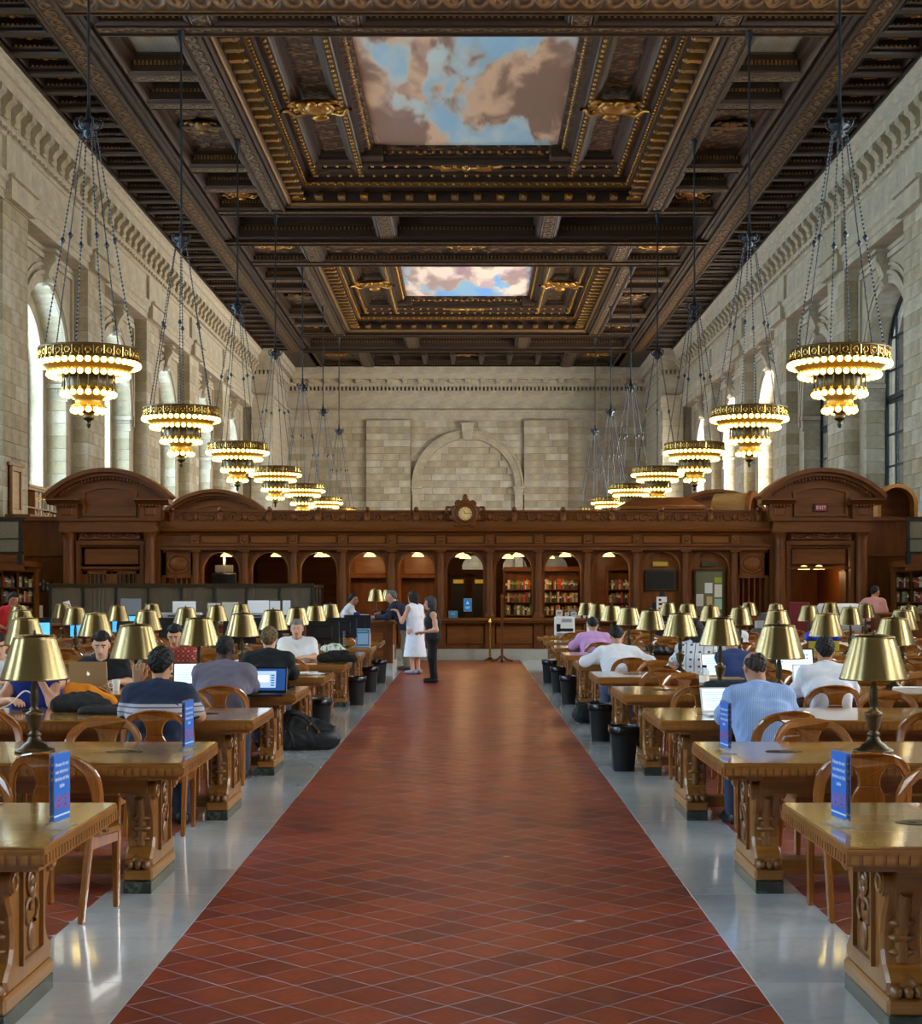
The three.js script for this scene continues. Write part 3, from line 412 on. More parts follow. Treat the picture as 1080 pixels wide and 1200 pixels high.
[[49.9, 1, 1, 'warm'], [78.8, 2, 0, 'blue']].forEach(([cd, off, warm], ci) => {
  const hx = 6.75, hz = 9.4, put = (name, geo, mat, x, y, d, ry = 0) => { const m = mesh(name, geo, mat, ceiling); m.position.set(x, Y0 + y, -(cd + d)); m.rotation.y = ry; return m; };
  const rg = (prof, mat) => put('coffer_step', boxUV(flat(ring(hx, hz, prof)), 'z'), mat, 0, 0, 0);
  rg([[0, 0], [0, 0.08], [0.08, 0.14], [0.16, 0.14]], M.ceilRib); rg([[0.16, 0.14], [0.2, 0.2], [0.26, 0.22]], M.giltDull); rg([[0.26, 0.22], [0.26, 0.62], [0.78, 0.68]], M.ceilDark); rg([[0.78, 0.68], [0.78, 0.78], [0.86, 0.84]], M.giltDull); rg([[0.86, 0.84], [0.86, 1.02], [0.94, 1.06], [0.94, 1.1], [1.06, 1.1]], M.ceilWood);
  // scrolled brackets of the coffer cornice
  const nz = 22, nx = 16; for (const s of [-1, 1]) { for (let i = 0; i < nz; i++) put('modillion', modGeo, i % 3 ? M.giltDull : M.gilt, s * (hx - 0.28), 0.3, (i - (nz - 1) / 2) * (2 * hz - 0.9) / (nz - 1), s > 0 ? Math.PI : 0); for (let i = 0; i < nx; i++) put('modillion', modGeo, i % 3 ? M.giltDull : M.gilt, (i - (nx - 1) / 2) * (2 * hx - 0.9) / (nx - 1), 0.3, s * (hz - 0.28), s > 0 ? -Math.PI / 2 : Math.PI / 2); }
  put('bead_row', join([...[-1, 1].flatMap((s) => [...beads(60, 0.3, 'z', 0.06, s * (hx - 0.84), 0.78, 0), ...beads(40, 0.31, 'x', 0.06, 0, 0.78, s * (hz - 0.84))])]), M.gilt, 0, 0, 0);
  // ribs of the inner field
  const ribs = [], y1 = 1.06, X = [3.87, 5.55], D = [6.9, 8.2];
  for (const s of [-1, 1]) { for (const x of X) { put('rib', boxUV(flat(cbox(0.3, 0.3, 16.9, 0.04)), 'z'), M.ceilRib, s * x, y1 + 0.1, 0); put('bead_row', join(beads(40, 0.42, 'z', 0.07, s * x, y1 - 0.06, 0)), M.gilt, 0, 0, 0); }
    for (const d of D) { put('rib', boxUV(flat(cbox(11.4, 0.3, 0.3, 0.04))), M.ceilRib, 0, y1 + 0.1, s * d); put('bead_row', join(beads(27, 0.42, 'x', 0.07, 0, y1 - 0.06, s * d)), M.gilt, 0, 0, 0); } }
  const pr = [[0, 0], [0.08, 0.06], [0.16, 0.08], [0.16, 0.18], [0.24, 0.2], [0.26, 0.34]];
  const comp = (x0, x1, d0, d1, mat) => { const w = (x1 - x0) / 2, h = (d1 - d0) / 2, c = (x0 + x1) / 2, e = (d0 + d1) / 2; put('coffer_frame', boxUV(flat(ring(w, h, pr)), 'z'), M.ceilRib, c, y1, e); put('coffer_panel', boxUV(flat(box(2 * w - 0.5, 0.02, 2 * h - 0.5))), mat, c, y1 + 0.35, e); };
  for (const s of [-1, 1]) {
    comp(...(s < 0 ? [-5.4, -4.02] : [4.02, 5.4]), -6.75, 6.75, M.ceilRelief); put('cartouche', cartGeo, M.gilt, s * 4.7, y1 - 0.06, 0, s * 0.1); 
    comp(-3.72, 3.72, ...(s < 0 ? [-8.05, -7.05] : [7.05, 8.05]), M.ceilDark); put('gilded_bird', eagleGeo, M.gilt, 0, y1 + 0.05, s * 7.55);
    for (const t of [-1, 1]) comp(...(t < 0 ? [-5.4, -4.02] : [4.02, 5.4]), ...(s < 0 ? [-8.05, -7.05] : [7.05, 8.05]), M.ceilDark);
    for (const t of [-1, 1]) put('corner_block', join([cbox(0.8, 0.4, 0.8, 0.04)]), M.ceilRib, t * 3.35, y1 + 0.24, s * 6.45);
  }
  put('painting_frame', boxUV(flat(ring(3.72, 6.75, [[0, 0], [0, 0.1], [0.14, 0.14], [0.14, 0.2]])), 'z'), M.ceilRib, 0, y1 + 0.04, 0);
  put('painting_frame', boxUV(flat(ring(3.58, 6.61, [[0, 0], [0.14, 0.04], [0.22, 0.12], [0.34, 0.16], [0.36, 0.26]])), 'z'), M.ceilRelief, 0, y1 + 0.24, 0);
  put('egg_row', join([...[-1, 1].flatMap((s) => [...beads(44, 0.29, 'z', 0.07, s * 3.42, y1 + 0.32, 0), ...beads(23, 0.29, 'x', 0.07, 0, y1 + 0.32, s * 6.45)])]), M.gilt, 0, 0, 0);
  const pg = strip(12.6, 6.5, 12.6, 'z'); const p = put('cloud_painting', pg, std({ map: paint(off * 3, warm), roughness: 0.8 }), 0, y1 + 0.5, 0); p.userData.label = ci ? 'painted panel of pale blue sky with pink clouds' : 'painted panel of rosy brown clouds and blue-green sky';
  // side panels between the two long beams
  for (const s of [-1, 1]) {
    const c = s * 8.34, w = 0.96, segs = [[-9.4, -6.2, 'silver'], [-5.6, -3.7, 'small'], [-3.05, 3.35, 'large'], [4.1, 6.2, 'small'], [6.75, 9.4, 'silver']];
    for (const [a, b, kind] of segs) { const h = (b - a) / 2, e = cd + (a + b) / 2;
      if (kind === 'small') { coffer(c, e, w, h, [[0, 0], [0.06, 0.06], [0.12, 0.08], [0.12, 0.3], [0.24, 0.36], [0.24, 0.62]], M.ceilDark); mesh('dentil_row', Array.from({ length: 14 }, (_, i) => box(0.06, 0.12, 0.06, c + (i - 6.5) * 0.11, Y0 + 0.34, -(e + h - 0.2))), M.giltDull, ceiling); }
      else { coffer(c, e, w, h, [[0, 0], [0.06, 0.06], [0.12, 0.08], [0.12, 0.32], [0.22, 0.36], [0.22, 0.5], [0.34, 0.54]], kind === 'silver' ? M.ceilSilver : M.ceilRelief, 'coffer_panel', M.ceilRib);
        const n = kind === 'silver' ? 1 : 2; mesh('dentil_row', Array.from({ length: 14 }, (_, i) => box(0.06, 0.12, 0.06, c + (i - 6.5) * 0.11, Y0 + 0.3, -(e + h - 0.18))), M.giltDull, ceiling);
        const k = mesh('cartouche', cartGeo, kind === 'silver' ? M.gilt : M.giltDull, ceiling); k.scale.set(0.62, 0.6, 0.7); k.position.set(c, Y0 + 0.46, -(e + (kind === 'silver' ? (a < 0 ? -0.9 : 0.7) : 0)));
        if (n > 1) mesh('rib', boxUV(flat(cbox(1.9, 0.14, 0.24, 0.02))), M.ceilRib, ceiling).position.set(c, Y0 + 0.46, -e); }
    }
    for (const d of [-5.9, -3.38, 3.72, 6.47]) { mesh('rib', boxUV(flat(cbox(2.0, 0.4, 0.62, 0.05))), M.ceilRib, ceiling).position.set(c, Y0 + 0.2, -(cd + d)); const t = mesh('carved_band', strip(1.9, 0.5, 1.6, 'x'), M.carvedPale, ceiling); t.position.set(c, Y0 - 0.003, -(cd + d)); }
  }
});
// strips between the cross beams
const stripBay = (d0, d1, depth, ribsX, mat, near) => { const xs = [-9.3, ...ribsX.flatMap((x) => [x - 0.3, x + 0.3]), 9.3];
  for (let i = 0; i < xs.length; i += 2) { const c = (xs[i] + xs[i + 1]) / 2, w = (xs[i + 1] - xs[i]) / 2, e = (d0 + d1) / 2, h = (d1 - d0) / 2;
    coffer(c, e, w, h, [[0, 0], [0.05, 0.05], [0.12, 0.07], [0.12, depth * 0.6], [0.2, depth * 0.66], [0.2, depth]], mat);
    mesh('dentil_row', Array.from({ length: Math.floor(w * 2 / 0.16) - 2 }, (_, k) => box(0.07, 0.12, 0.08, xs[i] + 0.24 + k * 0.16, Y0 + depth * 0.5, -(d1 - 0.16))), M.giltDull, ceiling);
    if (w > 1.2) { const k = mesh('cartouche', cartGeo, M.gilt, ceiling); k.scale.set(0.8, 0.5, 0.5); k.position.set(c, Y0 + depth - 0.06, -e); } }
  for (const x of ribsX) { mesh('rib', boxUV(flat(cbox(0.6, 0.4, d1 - d0, 0.05)), 'z'), M.ceilRib, ceiling).position.set(x, Y0 + 0.2, -(d0 + d1) / 2); const t = mesh('carved_band', strip(d1 - d0, 0.5, 1.6, 'z'), M.carvedPale, ceiling); t.position.set(x, Y0 - 0.003, -(d0 + d1) / 2); } };
stripBay(38.75, 39.85, 0.42, [-6.6, -2.9, 2.9, 6.6], M.ceilRelief); stripBay(60.0, 64.1, 0.8, [-3.2, 3.2], M.ceilDark); stripBay(64.75, 68.6, 0.34, [-6.5, 6.5], M.ceilRelief); stripBay(88.9, 93.3, 0.8, [-3.2, 3.2], M.ceilDark);
// end strip
stripBay(94.0, 101.6, 0.4, [-6.3, 6.3], M.ceilRelief);
{ const cof = boxUV(flat(ring(0.8, 1.6, [[0, 0], [0.1, 0.06], [0.1, 0.3], [0.2, 0.34]]))), rib = boxUV(flat(cbox(0.24, 0.3, 4, 0.03)), 'z'); for (let i = 0; i < 7; i++) { const c = mesh('coffer_frame', cof, M.ceilRib, ceiling); c.position.set((i - 3) * 1.75, Y0 + 0.1, -97.8); const r = mesh('rib', rib, M.ceilWood, ceiling); r.position.set((i - 3) * 1.75 + 0.87, Y0 + 0.12, -97.8); } mesh('beam', [box(2, 0.4, 8, -10.6, Y0 + 0.2, -98), box(2, 0.4, 8, 10.6, Y0 + 0.2, -98)], M.ceilWood, ceiling); }
// ---------------------------------------------------------------- chandeliers
const RIM_Y = 6.34, CHX = 7.2;
const chandelier = (() => {
  const t = thing('chandelier', '', 'chandelier');
  const R = 0.93;
  mesh('rim_band', [lathe([[R - 0.03, -0.24], [R + 0.01, -0.24], [R + 0.01, -0.2], [R - 0.02, -0.19], [R - 0.02, -0.04], [R + 0.02, -0.03], [R + 0.03, 0.01], [R - 0.05, 0.01], [R - 0.05, -0.2]], 48)], M.rimMetal, t);
  mesh('rim_ornament', Array.from({ length: 30 }, (_, i) => { const a = i / 30 * Math.PI * 2; return [new THREE.TorusGeometry(0.05, 0.014, 4, 8).translate(0, -0.12, R + 0.005).rotateY(a), box(0.02, 0.17, 0.03, 0, -0.115, R + 0.005).rotateY(a + 0.105)]; }), M.brassBright, t);
  const tiers = [[R + 0.01, -0.26, 40, 0.06], [0.74, -0.46, 32, 0.058], [0.48, -0.82, 20, 0.06], [0.29, -1.13, 12, 0.06]];
  mesh('tier_plate', [lathe([[0.1, -0.26], [R, -0.25], [R + 0.02, -0.27], [R - 0.05, -0.29], [0.78, -0.4], [0.76, -0.45], [0.7, -0.46], [0.5, -0.5]], 40)], M.chandelierMetal, t);
  mesh('tier_drum', [lathe([[0.5, -0.48], [0.52, -0.5], [0.48, -0.54], [0.44, -0.56], [0.42, -0.74], [0.5, -0.78], [0.48, -0.82], [0.3, -0.86]], 32), ...Array.from({ length: 16 }, (_, i) => bar([0.49, -0.52, 0], [0.49, -0.8, 0], 0.014, 5).rotateY(i / 16 * Math.PI * 2))], M.bronze, t);
  mesh('lower_drum', [lathe([[0.3, -0.84], [0.33, -0.88], [0.26, -0.95], [0.25, -1.04], [0.31, -1.08], [0.29, -1.12], [0.14, -1.18], [0.08, -1.24]], 24)], M.chandelierMetal, t);
  mesh('finial', [lathe([[0.02, -1.5], [0.045, -1.44], [0.05, -1.4], [0.035, -1.37], [0.1, -1.33], [0.11, -1.27], [0.05, -1.24], [0.14, -1.2], [0.12, -1.16]], 14)], M.bronze, t);
  const socket = lathe([[0.03, 0.075], [0.032, 0.05], [0.045, 0.04], [0.05, 0.015]], 8), bulbGeo = boxUV(flat(new THREE.SphereGeometry(1, 9, 7)));
  for (const [r, y, n, b] of tiers) { mesh('bulb_sockets', Array.from({ length: n }, (_, i) => socket.clone().translate(0, y, r).rotateY(i / n * Math.PI * 2)), M.brassBright, t).userData.kind = 'stuff';
    for (let i = 0; i < n; i++) { const a = i / n * Math.PI * 2, m = mesh('bulb', bulbGeo, M.bulb, t); m.scale.setScalar(b); m.position.set(r * Math.sin(a), y - 0.035, r * Math.cos(a)); } }
  // chains run from the rim to a crown, then a rod to the ceiling
  const top = V(0, 4.35, 0), links = []; { const a = V(0, 0, 0.86), b = V(0, 4.2, 0.14), n = 104; for (let i = 0; i < n; i++) { const p = a.clone().lerp(b, (i + 0.5) / n), g = new THREE.OctahedronGeometry(1, 0).scale(i % 2 ? 0.024 : 0.011, 0.033, i % 2 ? 0.011 : 0.024); g.rotateX(-0.17); links.push(g.translate(p.x, p.y, p.z)); } links.push(lathe([[0.012, -0.07], [0.03, -0.04], [0.06, 0], [0.03, 0.04], [0.012, 0.07]], 8).translate(0, 2.1, 0.5)); }
  const cg = join(links); for (let i = 0; i < 6; i++) { const m = mesh('chain', cg, M.chain, t); m.rotation.y = (i + 0.3) / 6 * Math.PI * 2; }
  mesh('crown', [lathe([[0.02, 4.05], [0.12, 4.12], [0.08, 4.2], [0.2, 4.28], [0.16, 4.36], [0.06, 4.42], [0.03, 4.7]], 12), ...Array.from({ length: 6 }, (_, i) => tube([[0, 4.2, 0.1], [0, 4.26, 0.22], [0, 4.4, 0.26], [0, 4.42, 0.18]], 0.02, 8, 5).rotateY((i + 0.3) / 6 * Math.PI * 2))], M.iron, t);
  mesh('rod', [cyl(0.028, 0.028, Y0 - RIM_Y - 3.75, 8, 0, (Y0 - RIM_Y + 5.45) / 2, 0), lathe([[0.03, 9.2], [0.05, 9.3], [0.09, 9.48], [0.1, 9.55]], 12)], M.iron, t);
  return t;
})();
{ let first = true, list = BAYS.slice(1).reverse();
  for (const s of [-1, 1]) list.forEach((d, i) => {
    const label = `tiered bulb chandelier on chains, ${ORD[i + 1]} from the end wall on the ${s < 0 ? 'service desk' : 'exit sign'} side`;
    const p = [s * CHX, RIM_Y, -d], turn = (i * 0.37 + (s > 0 ? 0.5 : 0)) % 1;
    if (first) { chandelier.position.set(...p); chandelier.userData.label = label; chandelier.userData.group = 'chandeliers of the hall'; first = false; } else dup(chandelier, p, turn, label, 'chandeliers of the hall');
    const l = new THREE.PointLight(new THREE.Color().setRGB(1.0, 0.72, 0.40), CH.lamp, 0, 2); l.position.set(s * CHX, RIM_Y - 0.8, -d); l.castShadow = true; l.shadow.radius = 13; scene.add(l);
  });
}
// ---------------------------------------------------------------- carved wooden partition with arches
const PZ = 39.5, PITCH = 1.215, colX = Array.from({ length: 12 }, (_, i) => (i - 5.5) * PITCH);
const partition = thing('wooden_partition', 'long carved wooden partition with columns and arches across the hall', 'partition', [0, 0, -PZ]);
{
  const P = partition, XE = 7.55;
  mesh('stone_plinth', [box(2 * XE, 0.27, 0.5, 0, 0.135, 0.02)], M.plinthStone, P);
  mesh('counter_base', [box(2 * XE, 0.68, 0.4, 0, 0.61, -0.02)], M.walnut, P);
  const pan = boxUV(flat(cbox(0.92, 0.46, 0.05, 0.02))), colG = join([lathe([[0.13, 1.06], [0.13, 1.12], [0.1, 1.16], [0.095, 1.2], [0.09, 1.9], [0.082, 2.56], [0.1, 2.58], [0.085, 2.61], [0.11, 2.66], [0.12, 2.7]], 14), box(0.27, 0.05, 0.27, 0, 1.045, 0), box(0.26, 0.05, 0.26, 0, 2.7, 0)], 'y');
  for (let i = 0; i < 11; i++) { const x = (i - 5) * PITCH; mesh('base_panel', pan, M.walnutPanel, P).position.set(x, 0.62, 0.2); }
  for (const x of colX) { mesh('base_pier', boxUV(flat(cbox(0.24, 0.68, 0.1, 0.012, x, 0.61, 0.21)), 'y'), M.walnut, P); mesh('column', colG, M.walnut, P).position.set(x, 0, 0.1); }
  mesh('counter_top', [cbox(2 * XE, 0.07, 0.78, 0.012, 0, 1.0, 0.06), box(2 * XE, 0.05, 0.66, 0, 0.945, 0.06)], M.walnutPanel, P);
  const archPanel = join([mv(extrude([[-0.6, 1.05], [0.6, 1.05], [0.6, 2.73], [-0.6, 2.73]], 0.26, [archPts(0.45, 1.05, 2.22, 16)]), 0, 0, -0.22), mv(extrude([...arc(0, 2.22, 0.52, 0, Math.PI, 16), ...arc(0, 2.22, 0.46, Math.PI, 0, 16)], 0.04), 0, 0, 0.04), box(0.12, 0.06, 0.06, -0.53, 2.21, 0.05), box(0.12, 0.06, 0.06, 0.53, 2.21, 0.05)], 'y');
  for (let i = 0; i < 11; i++) mesh('arch', archPanel, M.walnut, P).position.set((i - 5) * PITCH, 0, 0);
  for (const i of [9, 10]) mesh('arch_infill', [mv(extrude(archPts(0.46, 1.05, 2.22, 16), 0.06), (i - 5) * PITCH, 0, -0.12)], M.walnutPanel, P, 'y');
  // end panels with an oval carving and a barred opening
  for (const s of [-1, 1]) { const x = s * 7.12; mesh('end_panel', [box(0.82, 0.7, 0.2, x, 2.4, 0), box(0.1, 1.7, 0.2, x - 0.36, 1.9, 0), box(0.1, 1.7, 0.2, x + 0.36, 1.9, 0), box(0.8, 0.1, 0.2, x, 1.08, 0), box(0.8, 0.06, 0.26, x, 2.06, 0), box(0.74, 0.08, 0.26, x, 2.7, 0)], M.walnut, P, 'y'); mesh('oval_carving', [new THREE.SphereGeometry(0.2, 14, 8).scale(1.1, 0.9, 0.25).translate(x, 2.38, 0.1), new THREE.TorusGeometry(0.25, 0.025, 6, 24).scale(1.1, 0.9, 1).translate(x, 2.38, 0.1)], M.walnutPanel, P);
    for (let k = 0; k < 4; k++) mesh('bar', boxUV(flat(box(0.035, 1.0, 0.05, x - 0.21 + k * 0.14, 1.56, 0.02)), 'y'), M.walnut, P); }
  // entablature
  mesh('architrave', [box(2 * XE, 0.1, 0.46, 0, 2.77, 0.02), box(2 * XE, 0.04, 0.52, 0, 2.84, 0.04)], M.walnut, P);
  mesh('frieze', [box(2 * XE, 0.26, 0.36, 0, 2.98, 0)], M.walnut, P);
  const fp = boxUV(flat(cbox(0.92, 0.19, 0.05, 0.02))), fb = join([cbox(0.2, 0.24, 0.1, 0.012), new THREE.SphereGeometry(0.06, 8, 6).scale(1, 1, 0.5).translate(0, 0, 0.05)]);
  for (let i = 0; i < 11; i++) mesh('frieze_panel', fp, M.walnutPanel, P).position.set((i - 5) * PITCH, 2.98, 0.18);
  for (const x of colX) mesh('frieze_block', fb, M.walnut, P).position.set(x, 2.98, 0.19);
  mesh('cornice', [prismX([[0.2, 3.1], [-0.24, 3.1], [-0.26, 3.14], [-0.38, 3.18], [-0.4, 3.24], [-0.34, 3.27], [0.2, 3.27]], -XE, XE), box(2 * XE, 0.14, 0.4, 0, 3.33, 0.04)], M.walnut, P);
  mesh('crest_rail', [box(2 * XE, 0.3, 0.16, 0, 3.53, 0.02), box(2 * XE, 0.05, 0.3, 0, 3.4, 0.05), box(2 * XE, 0.04, 0.24, 0, 3.69, 0.03)], M.walnut, P);
  // carved cresting: scrolls and bosses, one panel for each bay, posts with knobs between
  const scr = join([...[-1, 1].flatMap((s) => [new THREE.TorusGeometry(0.085, 0.024, 5, 14, 5).rotateZ(s > 0 ? 0.6 : 2.2).translate(s * 0.17, 0, 0), new THREE.TorusGeometry(0.06, 0.022, 5, 12, 5).rotateZ(s > 0 ? 3.2 : 5).translate(s * 0.38, -0.01, 0), new THREE.SphereGeometry(0.05, 7, 5).scale(1.2, 0.9, 0.7).translate(s * 0.28, 0.07, 0)]), new THREE.SphereGeometry(0.075, 10, 7).scale(0.9, 1.2, 0.6)]);
  const post = join([cbox(0.14, 0.36, 0.14, 0.02), new THREE.SphereGeometry(0.07, 8, 6).translate(0, 0.19, 0.02), new THREE.SphereGeometry(0.08, 8, 6).scale(1, 1.3, 0.6).translate(0, -0.04, 0.08)]);
  for (let i = 0; i < 13; i++) { if (i !== 6) mesh('crest_post', post, M.walnut, P).position.set((i - 6) * PITCH, 3.54, 0.08); if (i < 12) mesh('crest_carving', scr, M.walnut, P).position.set((i - 5.5) * PITCH, 3.54, 0.11); }
  // room behind the arches: boarded roof, floor, back wall
  const Q = thing('delivery_enclosure', 'dark boarded wooden room behind the arches of the partition', 'enclosure', [0, 0, -PZ]);
  mesh('enclosure_roof', [box(2 * XE, 0.1, 7.6, 0, 3.42, -4.25)], M.walnut, Q);
  mesh('back_wall', [mv(extrude([[-XE, 0], [XE, 0], [XE, 3.4], [-XE, 3.4]], 0.2, [0, 1, 2].map((k) => archPts(0.36, 2.34, 2.4, 12).map(([x, y]) => [x + k * PITCH + 0.25, y]))), 0, 0, -8.2)], M.walnut, Q);
  mesh('enclosure_side', [box(0.1, 3.4, 7.7, -XE + 0.06, 1.7, -4.25), box(0.1, 3.4, 7.7, XE - 0.06, 1.7, -4.25)], M.walnut, Q);
}
// box-like roof and barrel hood rising behind the cresting
{ const o = thing('lift_housing', 'hipped wooden housing rising above the cresting beside a barrel hood', 'housing', [5.3, 0, -43.5]);
  mesh('body', [box(1.9, 0.5, 1.6, 0, 3.66, 0), box(2.3, 0.08, 2.0, 0, 3.94, 0)], M.walnutPanel, o); const g = lathe([[1.5, 3.98], [1.5, 4.02], [0.95, 4.24], [0, 4.24]], 4); g.rotateY(Math.PI / 4); g.scale(1.05, 1, 0.8); mesh('roof', [g], M.walnut, o); mesh('foot', [box(1.8, 3.45, 1.5, 0, 1.725, 0)], M.walnut, o);
  const b = thing('barrel_hood', 'pale wooden barrel-vaulted hood above the cresting', 'hood', [6.95, 0, -44]);
  const bg = extrude([...arc(0, 3.78, 0.62, 0, Math.PI, 18), ...arc(0, 3.78, 0.52, Math.PI, 0, 18)], 1.0); bg.rotateY(1.15); mesh('vault', [bg], wood('#b98b4d', 0.4), b); mesh('rim', [extrude([...arc(0, 3.78, 0.68, 0, Math.PI, 18), ...arc(0, 3.78, 0.5, Math.PI, 0, 18)], 0.12).translate(0, 0, 0.96).rotateY(1.15)], M.walnut, b); mesh('foot', [box(0.9, 3.8, 0.9, 0.5, 1.9, 0.2)], M.walnut, b); }
// door pavilions with segmental pediments
function pavilion(cx, z, label, open, scale = 1) {
  const o = thing('door_pavilion', label, 'doorway', [cx, 0, z]); o.scale.setScalar(scale);
  const col = join([lathe([[0.2, 0.02], [0.2, 0.14], [0.16, 0.2], [0.15, 0.3], [0.145, 1.4], [0.125, 2.95], [0.15, 2.98], [0.13, 3.02], [0.17, 3.1], [0.18, 3.15]], 16), box(0.42, 0.06, 0.42, 0, 0.03, 0)], 'y');
  for (const s of [-1, 1]) { mesh('column', col, M.walnut, o).position.set(s * 1.0, 0, 0.2); mesh('jamb', [box(0.38, 3.15, 0.3, s * 1.02, 1.575, -0.05), box(0.1, 2.84, 0.2, s * 0.79, 1.42, 0.05)], M.walnut, o, 'y'); }
  mesh('lintel', [box(1.7, 0.1, 0.24, 0, 2.89, 0.04), box(1.6, 0.26, 0.2, 0, 3.02, 0)], M.walnut, o);
  mesh('transom_panel', [cbox(1.36, 0.4, 0.06, 0.02, 0, 2.56, -0.06), box(1.5, 0.06, 0.14, 0, 2.82, -0.04), box(1.5, 0.06, 0.14, 0, 2.28, -0.04)], M.walnutPanel, o);
  mesh('entablature', [box(2.44, 0.12, 0.56, 0, 3.21, 0.1), box(2.36, 0.16, 0.5, 0, 3.35, 0.08), box(2.5, 0.05, 0.62, 0, 3.45, 0.1)], M.walnut, o);
  const fr = strip(1.5, 0.22, 1.4, 'x'); fr.rotateX(-Math.PI / 2); mesh('carved_frieze', fr, M.carvedWalnut, o).position.set(0, 3.1, 0.2);
  for (const s of [-1, 1]) { mesh('attic_block', [box(0.5, 0.36, 0.44, s * 1.02, 3.65, 0.08), cbox(0.26, 0.2, 0.06, 0.02, s * 1.02, 3.66, 0.3)], M.walnut, o); mesh('attic_cornice', [prismX([[0.14, 3.83], [-0.34, 3.83], [-0.42, 3.9], [-0.5, 3.93], [-0.5, 3.98], [0.14, 3.98]], s * 1.08 - 0.42, s * 1.08 + 0.42), ...Array.from({ length: 7 }, (_, k) => box(0.05, 0.05, 0.06, s * 1.02 - 0.24 + k * 0.08, 3.81, 0.36))], M.walnut, o); }
  const half = 1.5, rise = 0.66, R = (half * half + rise * rise) / (2 * rise), cy = 3.96 + rise - R, a = Math.asin(half / R), A = Math.PI / 2;
  mesh('pediment_arch', [mv(extrude([...arc(0, cy, R + 0.1, A - a, A + a, 22), ...arc(0, cy, R, A + a, A - a, 22)], 0.78), 0, 0, -0.2), mv(extrude([...arc(0, cy, R, A - a * 0.98, A + a * 0.98, 22), ...arc(0, cy, R - 0.09, A + a * 0.98, A - a * 0.98, 22)], 0.62), 0, 0, -0.2)], M.walnut, o);
  mesh('dentil_row', Array.from({ length: 30 }, (_, k) => { const t = A - a * 0.8 + a * 1.6 * k / 29; return box(0.05, 0.06, 0.06, (R - 0.13) * Math.cos(t), cy + (R - 0.13) * Math.sin(t), 0.32); }), M.walnut, o);
  mesh('tympanum', [mv(extrude([[-1.3, 3.45], [1.3, 3.45], ...arc(0, cy, R - 0.05, A - a * 0.86, A + a * 0.86, 20)], 0.3), 0, 0, -0.14)], M.walnut, o);
  mesh('tympanum_panel', [mv(extrude([[-0.66, 3.55], [0.66, 3.55], [0.66, 3.95], ...arc(0, cy, R - 0.32, A - 0.42, A + 0.42, 12), [-0.66, 3.95]], 0.05, [[[-0.6, 3.61], [0.6, 3.61], [0.6, 3.92], ...arc(0, cy, R - 0.38, A - 0.38, A + 0.38, 12), [-0.6, 3.92]]]), 0, 0, 0.16)], M.walnutPanel, o);
  if (!open) for (const s of [-1, 1]) { const d = mesh('door', [box(0.72, 0.14, 0.06, s * 0.37, 2.2, -0.1), box(0.72, 1.0, 0.06, s * 0.37, 0.5, -0.1), box(0.13, 1.3, 0.06, s * 0.37 - 0.3, 1.55, -0.1), box(0.13, 1.3, 0.06, s * 0.37 + 0.3, 1.55, -0.1)], M.walnutPanel, o, 'y'); for (let k = 0; k < 4; k++) mesh('bar', boxUV(flat(box(0.03, 1.2, 0.03, s * 0.37 - 0.16 + k * 0.107, 1.55, -0.1)), 'y'), M.walnut, d); mesh('pane', boxUV(flat(box(0.46, 1.18, 0.01, s * 0.37, 1.55, -0.13))), M.glass, d); }
  else { for (const s of [-1, 1]) mesh('door', boxUV(flat(box(0.05, 2.2, 0.7, s * 0.72, 1.1, -0.5)), 'y'), M.walnut, o); }
  return o;
}
const PV = 8.76;
pavilion(-PV, -39.3, 'wooden doorway with curved pediment and closed glazed doors beside the glass screen', false);
pavilion(PV, -39.3, 'wooden doorway with curved pediment carrying the red exit sign', true);
{ const a = pavilion(-PV + 1.3, -47.6, 'wooden curved pediment rising behind the partition, beside the closed doorway', false), b = pavilion(PV - 1.3, -47.6, 'wooden curved pediment rising behind the partition, beside the barrel hood', false); }
// vestibule behind the open doorway
for (const [vx, vl] of [[PV, 'wooden vestibule with a barred door seen through the open doorway'], [-PV, 'wooden vestibule behind the closed glazed doors']]) { const o = thing('vestibule', vl, 'room', [vx, 0, -41.6 - (vx > 0 ? 1.6 : 0)]);
  mesh('back_panel', [box(2.4, 3.3, 0.1, 0, 1.65, -1.6), box(0.1, 3.3, 3.4, -1.2, 1.65, 0), box(0.1, 3.3, 3.4, 1.2, 1.65, 0), box(2.4, 0.1, 3.4, 0, 3.1, 0)], M.walnut, o, 'y');
  mesh('door', [box(0.1, 2.1, 0.06, -0.42, 1.05, -1.5), box(0.1, 2.1, 0.06, 0.42, 1.05, -1.5), box(0.9, 0.12, 0.06, 0, 2.1, -1.5)], M.walnut, o, 'y'); for (let k = 0; k < 6; k++) mesh('bar', boxUV(flat(box(0.03, 2, 0.04, -0.32 + k * 0.128, 1.05, -1.5)), 'y'), M.walnut, o); }
